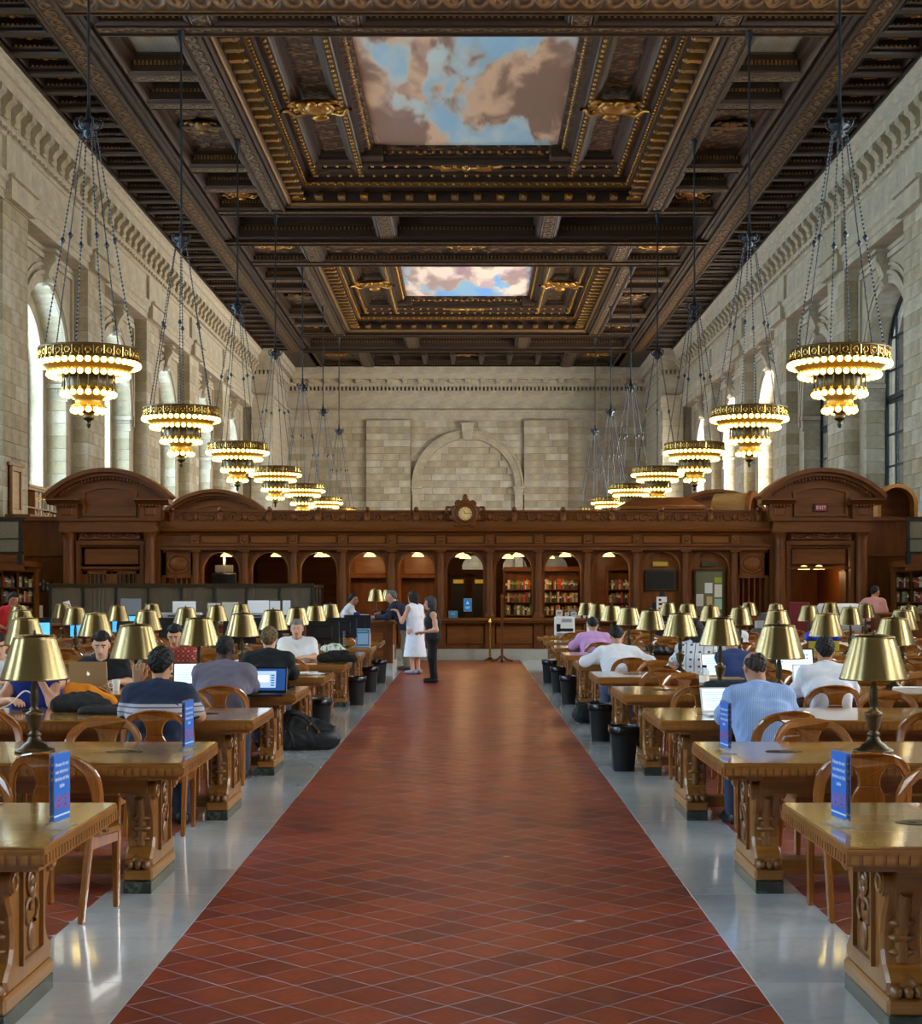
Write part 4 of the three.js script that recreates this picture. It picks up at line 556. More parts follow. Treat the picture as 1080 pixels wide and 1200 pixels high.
// wings of panelling between the pavilions and the side walls, with a gallery above
M.fabricBook = ['#7a1f1c', '#274a35', '#1f2d4f', '#b08d57', '#5b4630', '#8a8578', '#2a2a2d', '#a4462a', '#c9bfa6', '#3d5a63', '#6b2440', '#d8d4c8', '#93752f', '#c23b2e', '#3f7a56'].map((c) => std({ color: c, roughness: 0.65 }));
let bookNo = 0;
const bookGeos = Array.from({ length: 6 }, (_, k) => { const w = 0.028 + 0.007 * k, h = [0.22, 0.26, 0.24, 0.28, 0.2, 0.25][k], d = 0.17; return { w, h, geo: join([cbox(w, h, d, 0.003, 0, h / 2, 0)], 'y'), bandGeo: join([box(w + 0.002, 0.012, 0.01, 0, h * 0.78, d / 2 - 0.003), box(w + 0.002, 0.03, 0.01, 0, h * 0.6, d / 2 - 0.003)]) }; });
function books(x0, x1, y, z, turn, where, group, maxH = 0.3, sc = 1) {   // a row of books standing on a shelf between x0 and x1 along the shelf's own direction
  let x = x0, i = 0; const dx = Math.cos(turn), dz = -Math.sin(turn), cols = ['red', 'green', 'navy', 'tan', 'brown', 'grey', 'black', 'rust', 'cream', 'teal', 'plum', 'white', 'ochre', 'scarlet', 'sea green'];
  while (true) { const b = bookGeos[Math.floor(rnd() * 6)], w = b.w * sc; if (x + w > x1) break; if (rnd() < 0.06) { x += w; continue; } const c = Math.floor(rnd() * 15), px = x + w / 2; i++;
    const o = thing('book', `${cols[c]} book on ${where}`, 'book', [0, 0, 0], turn, group); o.position.set(px * dx + (turn ? 0 : 0), y, z + px * dz); o.scale.set(sc, Math.min(sc, maxH / b.h), sc);
    mesh('cover', b.geo, M.fabricBook[c], o); mesh('spine_label', b.bandGeo, c % 3 ? M.brassBright : M.paper, o); x += w + 0.002; }
}
for (const s of [-1, 1]) {
  const side = s < 0 ? 'service desk' : 'exit sign';
  const w = thing('panelled_wing', `dark panelled wooden wing between the ${side} side doorway and the hall wall`, 'panelling', [s * 11.4, 0, -39.6]);
  mesh('panel_wall', [box(2.8, 2.2, 0.2, 0, 2.45, 0), box(2.8, 0.9, 0.2, 0, 0.45, 0), box(0.5, 3.4, 0.2, -s * 0.05, 1.7, 0), box(0.1, 1, 0.2, -s * 1.35, 1.3, 0), box(0.5, 1, 0.2, -s * 0.5, 1.3, 0)], M.walnut, w, 'y');
  mesh('cornice', [box(2.9, 0.1, 0.3, 0, 3.5, 0.04), box(2.9, 0.06, 0.26, 0, 2.6, 0.06)], M.walnut, w);
  // gallery in front, with a bronze glazed railing
  const g = thing('gallery', `gallery with dark bronze glazed railing on the ${side} side`, 'gallery', [s * 11.65, 0, -38.4]);
  mesh('deck', [box(2.3, 0.14, 1.6, 0, 2.36, -0.2), box(2.3, 0.2, 0.08, 0, 2.3, 0.58)], M.walnut, g); mesh('fascia', [box(2.3, 0.16, 0.06, 0, 2.48, 0.62)], M.walnut, g);
  for (let k = 0; k < 5; k++) mesh('post', [box(0.06, 0.98, 0.06, -1.1 + k * 0.54, 2.94, 0.6), box(0.1, 0.3, 0.14, -1.1 + k * 0.54, 2.5, 0.6)], M.greenBronze, g, 'y');
  mesh('rail', [box(2.3, 0.06, 0.1, 0, 3.42, 0.6), box(2.3, 0.04, 0.06, 0, 2.62, 0.6), box(2.3, 0.03, 0.05, 0, 2.95, 0.6)], M.greenBronze, g);
  for (let k = 0; k < 4; k++) mesh('pane', boxUV(flat(box(0.46, 0.72, 0.012, -0.83 + k * 0.54, 3.0, 0.6))), phys({ color: '#c9c4b0', transmission: 0.75, roughness: 0.15, thickness: 0 }), g);
  // bookcase below the gallery
  const bc = thing('bookcase', `tall wooden bookcase under the gallery on the ${side} side`, 'bookcase', [s * 11.3, 0, -38.9]);
  const sh = [0.35, 0.72, 1.08, 1.44, 1.8]; mesh('carcass', [box(1.6, 2.25, 0.04, 0, 1.12, -0.16), box(0.05, 2.25, 0.34, -0.8, 1.12, 0), box(0.05, 2.25, 0.34, 0.8, 1.12, 0), box(0.04, 2.25, 0.3, 0.0, 1.12, 0), box(0.04, 2.25, 0.3, 0.38, 1.12, 0), box(0.04, 2.25, 0.3, -0.4, 1.12, 0), box(1.7, 0.1, 0.4, 0, 2.22, 0), box(1.7, 0.1, 0.36, 0, 0.05, 0)], M.walnut, bc, 'y');
  for (const y of sh) mesh('shelf', boxUV(flat(box(1.56, 0.03, 0.3, 0, y - 0.015, 0))), M.walnut, bc);
  for (const y of sh.slice(2)) for (const [a, b] of [[-0.77, -0.43], [-0.37, -0.03], [0.03, 0.35], [0.41, 0.77]]) { if (s < 0 ? b < -0.4 : a > 0.4) continue; books(s * 11.3 + a, s * 11.3 + b, y, -38.86, 0, `the bookcase under the ${side} side gallery`, `books under the ${side} side gallery`, 0.29); }
}
// small lit shelf beside the doorway, books behind the bars
books(-10.95 + 0.35, -10.2, 1.72, -39.45, 0, 'the small lit shelf beside the closed doorway', 'books on the small shelf', 0.34);
// upper bookcase below the first window of the service desk side, framed panel and hoods
{ const o = thing('bookcase', 'upper wooden bookcase with moulded top below a tall window', 'bookcase', [-13.05, 3.1, -50.05], Math.PI / 2);
  mesh('carcass', [box(6.9, 1.7, 0.04, 0, 0.9, -0.14), box(7.0, 0.08, 0.5, 0, 1.7, 0.02), box(7.0, 0.06, 0.42, 0, 1.62, 0.02), ...Array.from({ length: 9 }, (_, k) => box(0.06, 1.6, 0.34, -3.4 + k * 0.85, 0.8, 0))], M.oak, o, 'y'); for (const y of [0.0, 0.54, 1.08]) mesh('shelf', boxUV(flat(box(6.9, 0.04, 0.34, 0, y, 0))), M.oak, o);
  for (const y of [0.56, 1.1]) for (let k = 1; k < 6; k++) { let z = -3.35 + k * 0.85; const end = z + 0.74; while (z < end - 0.1) { const b = pick(bookGeos), sc = 1.75, c = Math.floor(rnd() * 15); const w = b.w * sc; const t = thing('book', `${['red', 'green', 'navy', 'tan', 'brown', 'grey', 'black', 'rust', 'cream', 'teal', 'plum', 'white', 'ochre', 'scarlet', 'sea green'][c]} book on the ${y > 1 ? 'top' : 'middle'} shelf of the bookcase below a tall window`, 'book', [-13.05 + 0.02, 3.1 + y, -50.05 - (z + w / 2)], Math.PI / 2, 'books on the upper bookcase'); t.scale.setScalar(sc); mesh('cover', b.geo, M.fabricBook[c], t); mesh('spine_label', b.bandGeo, M.brassBright, t); z += w + 0.004; } }
  const p = thing('framed_panel', 'pale framed wooden panel fixed to the limestone pier', 'panel', [-12.72, 3.86, -44.8], Math.PI / 2); mesh('frame', [mv(extrude([[-0.5, 0], [0.5, 0], [0.5, 1.36], [-0.5, 1.36]], 0.08, [[[-0.36, 0.14], [0.36, 0.14], [0.36, 1.22], [-0.36, 1.22]]]), 0, 0, 0), box(1.2, 0.1, 0.16, 0, 1.4, 0.05)], M.oakDark, p); mesh('field', [cbox(0.7, 1.06, 0.04, 0.015, 0, 0.68, 0.02)], M.oak, p); mesh('bracket', [box(1.4, 0.12, 0.7, 0, -0.08, 0.28), box(0.3, 0.4, 0.4, -0.4, -0.32, 0.2), box(0.3, 0.4, 0.4, 0.4, -0.32, 0.2)], M.walnut, p);
  for (const [s, x, d, r] of [[1, 11.15, 41.2, 0.52], [-1, -10.75, 42, 0.36]]) { const h = thing('arched_hood', s > 0 ? 'wooden arched hood with pale rim above the gallery' : 'small dark arched hood behind the closed doorway', 'hood', [x, 0, -d]); const y = s > 0 ? 3.95 : 3.3; mesh('arch', [mv(extrude([...arc(0, y, r, 0, Math.PI, 18), ...arc(0, y, r - 0.09, Math.PI, 0, 18)], 0.5), 0, 0, -0.25), box(0.09, 0.5, 0.5, -r + 0.045, y - 0.25, 0), box(0.09, 0.5, 0.5, r - 0.045, y - 0.25, 0)], s > 0 ? M.oak : M.walnut, h); mesh('recess', [mv(extrude([[-r + 0.08, y - 0.5], [r - 0.08, y - 0.5], ...arc(0, y, r - 0.08, 0, Math.PI, 14)], 0.05), 0, 0, -0.24)], M.walnut, h); mesh('foot', [box(2 * r, y - 0.5, 0.5, 0, (y - 0.5) / 2, 0)], M.walnut, h); }
}
// clock on the cresting
{ const c = thing('clock', 'round clock with cream dial in a carved wooden frame on the cresting', 'clock', [0.0, 3.62, -39.28]);
  const face = tex(256, 256, (u, v) => { const x = u - 0.5, y = v - 0.5, r = Math.hypot(x, y), a = Math.atan2(x, y), h = ((a / (Math.PI / 6)) % 1 + 1) % 1, tick = Math.min(h, 1 - h) < 0.09 && r > 0.34 && r < 0.45, ring2 = Math.abs(r - 0.46) < 0.008 || Math.abs(r - 0.32) < 0.004; return tick || ring2 ? hex('#4a2c10') : hex('#f0cc84'); });
  const disc = new THREE.CircleGeometry(0.165, 28); disc.translate(0, 0, 0.085); mesh('dial', flat(disc), std({ map: face, roughness: 0.5 }), c);
  mesh('frame', [new THREE.TorusGeometry(0.27, 0.075, 8, 32), new THREE.TorusGeometry(0.2, 0.04, 6, 28).translate(0, 0, 0.05), cyl(0.3, 0.3, 0.1, 24).rotateX(Math.PI / 2).translate(0, 0, -0.03), ...Array.from({ length: 10 }, (_, k) => { const a = k / 10 * Math.PI * 2 + 0.3; return new THREE.SphereGeometry(0.07, 7, 5).scale(1.3, 0.8, 0.6).rotateZ(a + 1.57).translate(0.34 * Math.cos(a), 0.34 * Math.sin(a), 0.02); }), new THREE.SphereGeometry(0.09, 8, 6).scale(0.8, 1.2, 0.7).translate(0, 0.38, 0.02), ...[-1, 1].flatMap((s) => [new THREE.TorusGeometry(0.08, 0.03, 5, 12, 5).translate(s * 0.4, 0.08, 0), new THREE.SphereGeometry(0.05, 6, 5).translate(s * 0.45, 0.14, 0), new THREE.TorusGeometry(0.09, 0.03, 5, 12, 5).translate(s * 0.16, -0.33, 0)])], M.walnut, c);
  mesh('hour_hand', [box(0.014, 0.085, 0.008, 0, 0.04, 0).rotateZ(0.5).translate(0, 0, 0.095)], M.black, c); mesh('minute_hand', [box(0.01, 0.13, 0.008, 0, 0.06, 0).rotateZ(-1.45).translate(0, 0, 0.1)], M.black, c); }
function canvasTex(w, h, draw) { const c = document.createElement('canvas'); c.width = w; c.height = h; draw(c.getContext('2d'), w, h); const t = new THREE.CanvasTexture(c); t.colorSpace = THREE.SRGBColorSpace; return t; }
function panel(w, h, t, o = {}) { const g = new THREE.PlaneGeometry(w, h); return new THREE.Mesh(flat(g), std({ map: t, roughness: 0.5, ...o })); }
function card(name, label, cat, w, h, t, pos, turn, body, group, thick = 0.02, o = {}) { const r = thing(name, label, cat, pos, turn, group); mesh('backing', [cbox(w, h, thick, Math.min(0.004, thick / 3), 0, h / 2, -thick / 2 - 0.001)], body, r); const p = panel(w * 0.94, h * 0.95, t, o); p.name = 'print'; p.position.set(0, h / 2, 0.002); p.castShadow = p.receiveShadow = true; r.add(p); return r; }
// exit sign on the pediment
card('exit_sign', 'dark red exit sign on the curved pediment', 'sign', 0.34, 0.2, canvasTex(170, 100, (g, w, h) => { g.fillStyle = '#2a1512'; g.fillRect(0, 0, w, h); g.fillStyle = '#7a1418'; g.fillRect(8, 8, w - 16, h - 16); g.fillStyle = '#e8b7b4'; g.font = 'bold 62px sans-serif'; g.textAlign = 'center'; g.fillText('EXIT', w / 2, 72); }), [PV, 3.66, -39.08], 0, M.black);
// lamps inside the partition
const pend = (() => { const t = thing('pendant_lamp', '', 'lamp'); mesh('shade', [lathe([[0.03, 0.11], [0.06, 0.1], [0.12, 0.05], [0.16, 0], [0.155, -0.005], [0.11, 0.04], [0.04, 0.08]], 16)], M.lampGlass, t); mesh('stem', [cyl(0.012, 0.012, 0.7, 6, 0, 0.45, 0), cyl(0.05, 0.05, 0.03, 10, 0, 0.78, 0)], M.bronze, t); return t; })();
const bayName = ['first', 'second', 'third', 'fourth', 'fifth', 'sixth', 'seventh', 'eighth', 'ninth'];
[[-5, 0.05, 0.6], [-4, 0.1, 0.6], [-3, -0.05, 0.9], [-3, 0.2, 0.6], [-2, 0.02, 0.6], [-1, 0.02, 0.6], [0, -0.1, 1.2], [0, 0.0, 3.0], [1, 0.12, 0.7], [1, -0.08, 2.8], [2, 0.1, 0.7], [2, -0.2, 2.8], [3, -0.02, 0.6]].forEach(([k, dx, dz], i) => {
  const p = [k * PITCH + dx, 2.58, -PZ - dz], label = `yellow glass pendant lamp ${dz > 2 ? 'deep behind' : 'hanging in'} the ${ORD[k + 6]} arch${dz > 0.8 && dz < 2 ? ', lower one' : ''} from the glass screen end`;
  if (!i) { pend.position.set(...p); tag(pend, label, 'lamp', 'pendant lamps in the arches'); } else dup(pend, p, 0, label, 'pendant lamps in the arches');
  const l = new THREE.PointLight(new THREE.Color().setRGB(1.0, 0.62, 0.26), 0.5, 0, 2); l.position.set(p[0], p[1] - 0.06, p[2]); l.castShadow = true; l.shadow.radius = 4; scene.add(l); });
for (const [dx, d] of [[-0.42, 41.9], [0.28, 42.4], [0.55, 41.8]]) { dup(pend, [PV + dx, 2.28, -d], 0, 'yellow glass pendant lamp inside the open doorway', 'doorway pendant lamps'); const l = new THREE.PointLight(new THREE.Color().setRGB(1.0, 0.62, 0.26), 0.5, 0, 2); l.position.set(PV + dx, 2.22, -d); l.shadow.radius = 4; l.castShadow = true; scene.add(l); }
// what stands behind the arches
{ const o = thing('panelled_cabinet', 'tall panelled wooden cabinet behind the fourth and fifth arches', 'cabinet', [-1.5 * PITCH, 0, -41.5]);
  mesh('carcass', [box(2.6, 0.9, 0.3, 0, 2.5, -0.2), box(2.6, 1.0, 0.3, 0, 0.5, -0.2), box(0.3, 2.9, 0.3, 0, 1.45, -0.15), box(0.12, 2.9, 0.3, -1.25, 1.45, -0.15), box(0.12, 2.9, 0.3, 1.25, 1.45, -0.15), box(2.6, 2.9, 0.04, 0, 1.45, -0.5)], M.walnutPanel, o, 'y'); for (const s of [-1, 1]) mesh('door', [cbox(0.86, 0.56, 0.05, 0.02, s * 0.64, 2.42, -0.03)], wood('#9a5a24', 0.35), o); }
function shelfUnit(x, d, w, label, where, group, rows = [1.05, 1.4, 1.75]) { const o = thing('bookcase', label, 'bookcase', [x, 0, -d]); mesh('carcass', [box(w, 2.35, 0.03, 0, 1.17, -0.15), box(0.04, 2.35, 0.3, -w / 2, 1.17, 0), box(0.04, 2.35, 0.3, w / 2, 1.17, 0), box(w, 0.12, 0.34, 0, 2.3, 0), box(w, 0.9, 0.3, 0, 0.45, 0)], M.walnut, o, 'y'); for (const y of rows) { mesh('shelf', boxUV(flat(box(w - 0.04, 0.025, 0.28, 0, y - 0.013, 0))), M.walnut, o); books(x - w / 2 + 0.04, x + w / 2 - 0.04, y, -d + 0.03, 0, where, group, 0.28); } return o; }
shelfUnit(1.2 * PITCH, 43.6, 0.8, 'narrow bookcase standing behind the seventh arch', 'the bookcase behind the seventh arch', 'books behind the arches');
shelfUnit(2.1 * PITCH, 43.2, 1.16, 'wide bookcase standing behind the eighth arch', 'the bookcase behind the eighth arch', 'books behind the arches');
shelfUnit(3.32 * PITCH, 41.6, 0.62, 'low-lit bookcase with coloured books behind the ninth arch', 'the bookcase behind the ninth arch', 'books behind the arches');
{ const o = thing('tall_screen', 'orange-brown wooden screen behind the ninth arch', 'screen', [3.25 * PITCH, 0, -41.9]); mesh('board', [box(1.2, 3.0, 0.06, 0.1, 1.5, -0.1)], wood('#8a4a1c', 0.35), o); mesh('frame', [box(0.08, 3.0, 0.1, -0.5, 1.5, -0.08), box(0.08, 3.0, 0.1, 0.7, 1.5, -0.08)], M.walnut, o, 'y'); }
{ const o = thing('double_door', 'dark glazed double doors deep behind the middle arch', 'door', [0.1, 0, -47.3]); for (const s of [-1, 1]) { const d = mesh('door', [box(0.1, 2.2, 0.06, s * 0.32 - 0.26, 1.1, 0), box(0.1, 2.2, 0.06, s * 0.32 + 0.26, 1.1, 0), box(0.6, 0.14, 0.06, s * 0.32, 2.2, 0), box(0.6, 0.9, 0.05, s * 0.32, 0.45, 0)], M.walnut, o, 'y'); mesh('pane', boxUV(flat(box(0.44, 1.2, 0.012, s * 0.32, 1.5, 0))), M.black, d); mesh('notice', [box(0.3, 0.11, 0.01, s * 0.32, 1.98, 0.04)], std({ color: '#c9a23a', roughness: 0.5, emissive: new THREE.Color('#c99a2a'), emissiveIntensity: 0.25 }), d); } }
{ const o = thing('television', 'black television hung inside the first arch', 'television', [-5 * PITCH - 0.02, 1.75, -40.1]); mesh('casing', [cbox(0.62, 0.4, 0.06, 0.012, 0, 0.2, 0)], M.black, o); mesh('screen', [box(0.56, 0.34, 0.006, 0, 0.2, 0.032)], M.blackMatte, o); mesh('mount', [box(0.05, 0.8, 0.05, 0, 0.75, -0.05), box(0.44, 0.18, 0.12, 0, 0.52, -0.04)], M.greyPlastic, o);
  const t = thing('television', 'wide black television in the filled tenth arch', 'television', [4 * PITCH, 1.72, -39.5]); mesh('casing', [cbox(0.76, 0.52, 0.05, 0.012, 0, 0.26, 0)], std({ color: '#3a2d1c', roughness: 0.5 }), t); mesh('screen', [box(0.68, 0.44, 0.006, 0, 0.26, 0.027)], M.black, t);
  const bt = (bg, fg) => canvasTex(220, 70, (g, w, h) => { g.fillStyle = bg; g.fillRect(0, 0, w, h); g.strokeStyle = fg; g.lineWidth = 3; g.strokeRect(8, 8, w - 16, h - 16); });
  card('brass_plaque', 'gold plaque above the wide television', 'plaque', 0.4, 0.12, bt('#b8922f', '#8a6a1c'), [4 * PITCH, 2.32, -39.5], 0, M.brassBright);
  card('brass_plaque', 'dark bronze plaque above the notice board', 'plaque', 0.4, 0.12, bt('#3a2f1c', '#6a5a3a'), [5 * PITCH, 2.32, -39.5], 0, M.bronze);
  const nb = thing('notice_board', 'glass-fronted notice board with pinned sheets in the eleventh arch', 'notice board', [5 * PITCH, 1.05, -39.5]); mesh('frame', [mv(extrude([[-0.38, 0], [0.38, 0], [0.38, 1.2], [-0.38, 1.2]], 0.06, [[[-0.34, 0.04], [0.34, 0.04], [0.34, 1.16], [-0.34, 1.16]]]), 0, 0, -0.02)], M.bronze, nb); mesh('board', [box(0.7, 1.14, 0.02, 0, 0.6, -0.01)], std({ color: '#6b6a4c', roughness: 0.8 }), nb);
  for (const [x, y, w, h, c] of [[-0.24, 0.28, 0.18, 0.3, '#cfcab8'], [-0.02, 0.6, 0.19, 0.26, '#d9d6cc'], [0.0, 0.26, 0.14, 0.26, '#c9a86a'], [0.22, 0.5, 0.19, 0.32, '#ddd8c0'], [0.22, 0.86, 0.19, 0.14, '#9aa62c'], [0.22, 0.2, 0.19, 0.26, '#9cc0a4']]) mesh('pinned_sheet', boxUV(flat(box(w, h, 0.004, x, y + h / 2, 0.006))), std({ color: c, roughness: 0.8 }), nb); }
// ---------------------------------------------------------------- reading tables, chairs, lamps
const TT = 0.78, TX = 1.51, TL = 7.0, TW = 1.24, rowD = (n) => 3.71 + 2.886 * n;   // middle of row n
const SIDEN = { '-1': 'service desk', '1': 'exit sign' };
const rowName = (s, n) => (s < 0 ? ORD[10 - n] : ORD[11 - n]);                    // counted from the partition
const protoTable = (() => {
  const t = thing('reading_table', '', 'table');                                   // runs from x = 0 (aisle end) to TL, facing z
  const b = 0.14;
  mesh('tabletop', [box(TL - 0.04, 0.03, TW - 0.04, TL / 2, TT - 0.022, 0), prismX([[-TW / 2, TT - 0.02], [-TW / 2, TT - 0.005], [-TW / 2 + 0.012, TT], [TW / 2 - 0.012, TT], [TW / 2, TT - 0.005], [TW / 2, TT - 0.02]].map(([a, y]) => [a, y - 0.006]), 0, TL), box(TL, 0.052, TW, TL / 2, TT - 0.05, 0), box(TL - 0.06, 0.03, TW - 0.06, TL / 2, TT - 0.085, 0)], M.oak, t);
  const plank = (name, x0, x1, z0, z1, m, grain) => { const g = boxUV(flat(cbox(x1 - x0 - 0.0016, 0.008, z1 - z0 - 0.0016, 0.0008)), grain); g.translate(0, 0, 0); const o = mesh(name, g, m, t); o.position.set((x0 + x1) / 2, TT - 0.004, (z0 + z1) / 2); return o; };
  plank('plank', 0.004, b, -TW / 2 + 0.004, TW / 2 - 0.004, M.top[1], 'z'); plank('plank', TL - b, TL - 0.004, -TW / 2 + 0.004, TW / 2 - 0.004, M.top[1], 'z');
  plank('plank', b, TL - b, -TW / 2 + 0.004, -TW / 2 + b, M.top[3], 'x'); plank('plank', b, TL - b, TW / 2 - b, TW / 2 - 0.004, M.top[3], 'x');
  const n = 4, w = (TW - 2 * b) / n; for (let i = 0; i < n; i++) { const cut = 2.2 + (i * 1.37) % 2.6; plank('plank', b, cut, -TW / 2 + b + i * w, -TW / 2 + b + (i + 1) * w, M.top[(i * 3) % 4], 'x'); plank('plank', cut, TL - b, -TW / 2 + b + i * w, -TW / 2 + b + (i + 1) * w, M.top[(i * 3 + 2) % 4], 'x'); }
  const gad = []; for (let x = 0.03; x < TL; x += 0.045) for (const s of [-1, 1]) gad.push(box(0.03, 0.036, 0.012, x, TT - 0.05, s * (TW / 2 + 0.001))); for (let z = -TW / 2 + 0.03; z < TW / 2; z += 0.045) for (const x of [-0.001, TL + 0.001]) gad.push(box(0.012, 0.036, 0.03, x, TT - 0.05, z));
  mesh('carved_edge', gad, M.oak, t).userData.kind = 'stuff';
  mesh('apron', [box(TL - 0.5, 0.1, 0.06, TL / 2, TT - 0.15, -0.36), box(TL - 0.5, 0.1, 0.06, TL / 2, TT - 0.15, 0.36)], M.oakDark, t);
  mesh('stretcher', [box(TL - 0.5, 0.085, 0.16, TL / 2, 0.105, 0)], M.oakDark, t);
  // carved trestles: scrolled consoles either side of a carved panel, on a moulded foot and a dark marble block
  const prof = []; for (const [z, y] of [[0.30, 0.14], [0.335, 0.16], [0.345, 0.2], [0.31, 0.235], [0.275, 0.26], [0.25, 0.31], [0.245, 0.37], [0.265, 0.44], [0.305, 0.5], [0.335, 0.555], [0.33, 0.61], [0.29, 0.64], [0.33, 0.66], [0.36, 0.69]]) prof.push([z, y]);
  const sil = [...prof, ...prof.slice().reverse().map(([z, y]) => [-z, y])];
  const slab = () => { const g = extrude(sil, 0.16, [], 0.014); g.rotateY(Math.PI / 2); g.translate(-0.08, 0, 0); return g; };
  const tres = join([slab(), ...[-1, 1].flatMap((s) => [cyl(0.055, 0.055, 0.19, 12).rotateZ(Math.PI / 2).translate(0, 0.585, s * 0.29), new THREE.TorusGeometry(0.035, 0.011, 5, 12).rotateY(Math.PI / 2).translate(0.097, 0.585, s * 0.29), new THREE.TorusGeometry(0.035, 0.011, 5, 12).rotateY(Math.PI / 2).translate(-0.097, 0.585, s * 0.29)]), cbox(0.24, 0.05, 0.78, 0.01, 0, 0.675, 0)], 'y');
  const panelG = join([...[-1, 1].flatMap((s) => [box(0.02, 0.4, 0.02, s * 0.088, 0.43, -0.15), box(0.02, 0.4, 0.02, s * 0.088, 0.43, 0.15), box(0.02, 0.02, 0.32, s * 0.088, 0.63, 0), box(0.02, 0.02, 0.32, s * 0.088, 0.23, 0),
    new THREE.TorusGeometry(0.055, 0.012, 5, 14).rotateY(Math.PI / 2).translate(s * 0.085, 0.54, 0), new THREE.TorusGeometry(0.05, 0.011, 5, 12, 4.7).rotateY(Math.PI / 2).translate(s * 0.085, 0.42, 0.04), new THREE.TorusGeometry(0.05, 0.011, 5, 12, 4.7).rotateY(-Math.PI / 2).translate(s * 0.085, 0.42, -0.04), new THREE.SphereGeometry(0.05, 8, 6).scale(0.4, 1.3, 1).translate(s * 0.08, 0.31, 0), new THREE.SphereGeometry(0.03, 7, 5).scale(0.5, 1, 1).translate(s * 0.085, 0.54, 0), new THREE.SphereGeometry(0.03, 7, 5).scale(0.5, 1.6, 1).translate(s * 0.085, 0.48, 0)])], 'y');
  const paw = join([-1, 1].flatMap((s) => [new THREE.SphereGeometry(0.075, 10, 7).scale(1, 0.8, 0.9).translate(0, 0.175, s * 0.29), ...[-1, 0, 1].map((k) => new THREE.SphereGeometry(0.028, 7, 5).scale(1, 1, 1.5).translate(k * 0.045, 0.165, s * 0.345)), tube([[0, 0.26, s * 0.262], [0, 0.36, s * 0.254], [0, 0.46, s * 0.28], [0, 0.55, s * 0.325]], 0.03, 10, 6), ...[0.3, 0.36, 0.42, 0.48].map((y) => new THREE.SphereGeometry(0.035, 6, 5).scale(1.6, 0.6, 0.8).translate(0, y, s * (0.255 + (y - 0.3) * 0.1)))]), 'y');
  const foot = join([cbox(0.17, 0.07, 0.73, 0.012, 0, 0.105, 0), cbox(0.14, 0.03, 0.68, 0.01, 0, 0.15, 0)], 'z'), block = join([cbox(0.16, 0.072, 0.735, 0.004, 0, 0.036, 0)], 'z');
  for (const x of [0.305, TL / 2, TL - 0.305]) { const o = new THREE.Group(); o.name = 'trestle'; o.position.set(x, 0, 0); t.add(o); mesh('slab', tres, M.oak, o); mesh('carved_panel', panelG, M.carvedOak, o); mesh('lion_foot', paw, M.carvedOak, o); mesh('foot_board', foot, M.oak, o); mesh('marble_block', block, M.verde, o).userData.label = 'dark green veined marble block'; }
  for (const x of [0.46, 3.5, TL - 0.46]) mesh('socket_plate', [(() => { const g = extrude(Array.from({ length: 20 }, (_, k) => [0.11 * Math.cos(k / 20 * 6.2832), 0.07 * Math.sin(k / 20 * 6.2832)]), 0.004); g.rotateX(-Math.PI / 2); g.translate(x, TT - 0.001, 0); return g; })(), cyl(0.018, 0.018, 0.006, 8, x - 0.04, TT + 0.003, 0), cyl(0.018, 0.018, 0.006, 8, x + 0.04, TT + 0.003, 0)], M.bronze, t);
  return t;
})();
const tables = []; { let first = true;
  for (const s of [-1, 1]) for (let n = 1; n <= (s < 0 ? 9 : 10); n++) { const label = `long oak reading table on the ${SIDEN[s]} side, ${rowName(s, n)} row from the partition`, p = [s * TX, 0, -rowD(n)], turn = s < 0 ? Math.PI : 0;
    let o; if (first) { o = protoTable; o.position.set(...p); o.rotation.y = turn; tag(o, label, 'table', 'reading tables in rows'); first = false; } else o = dup(protoTable, p, turn, label, 'reading tables in rows'); tables.push(o); } }
const onTable = (px, py) => { const d = (EYE.y - TT) * FL / (py - VY); return V(EYE.x + (px - VX) * d / FL, TT, -d); };
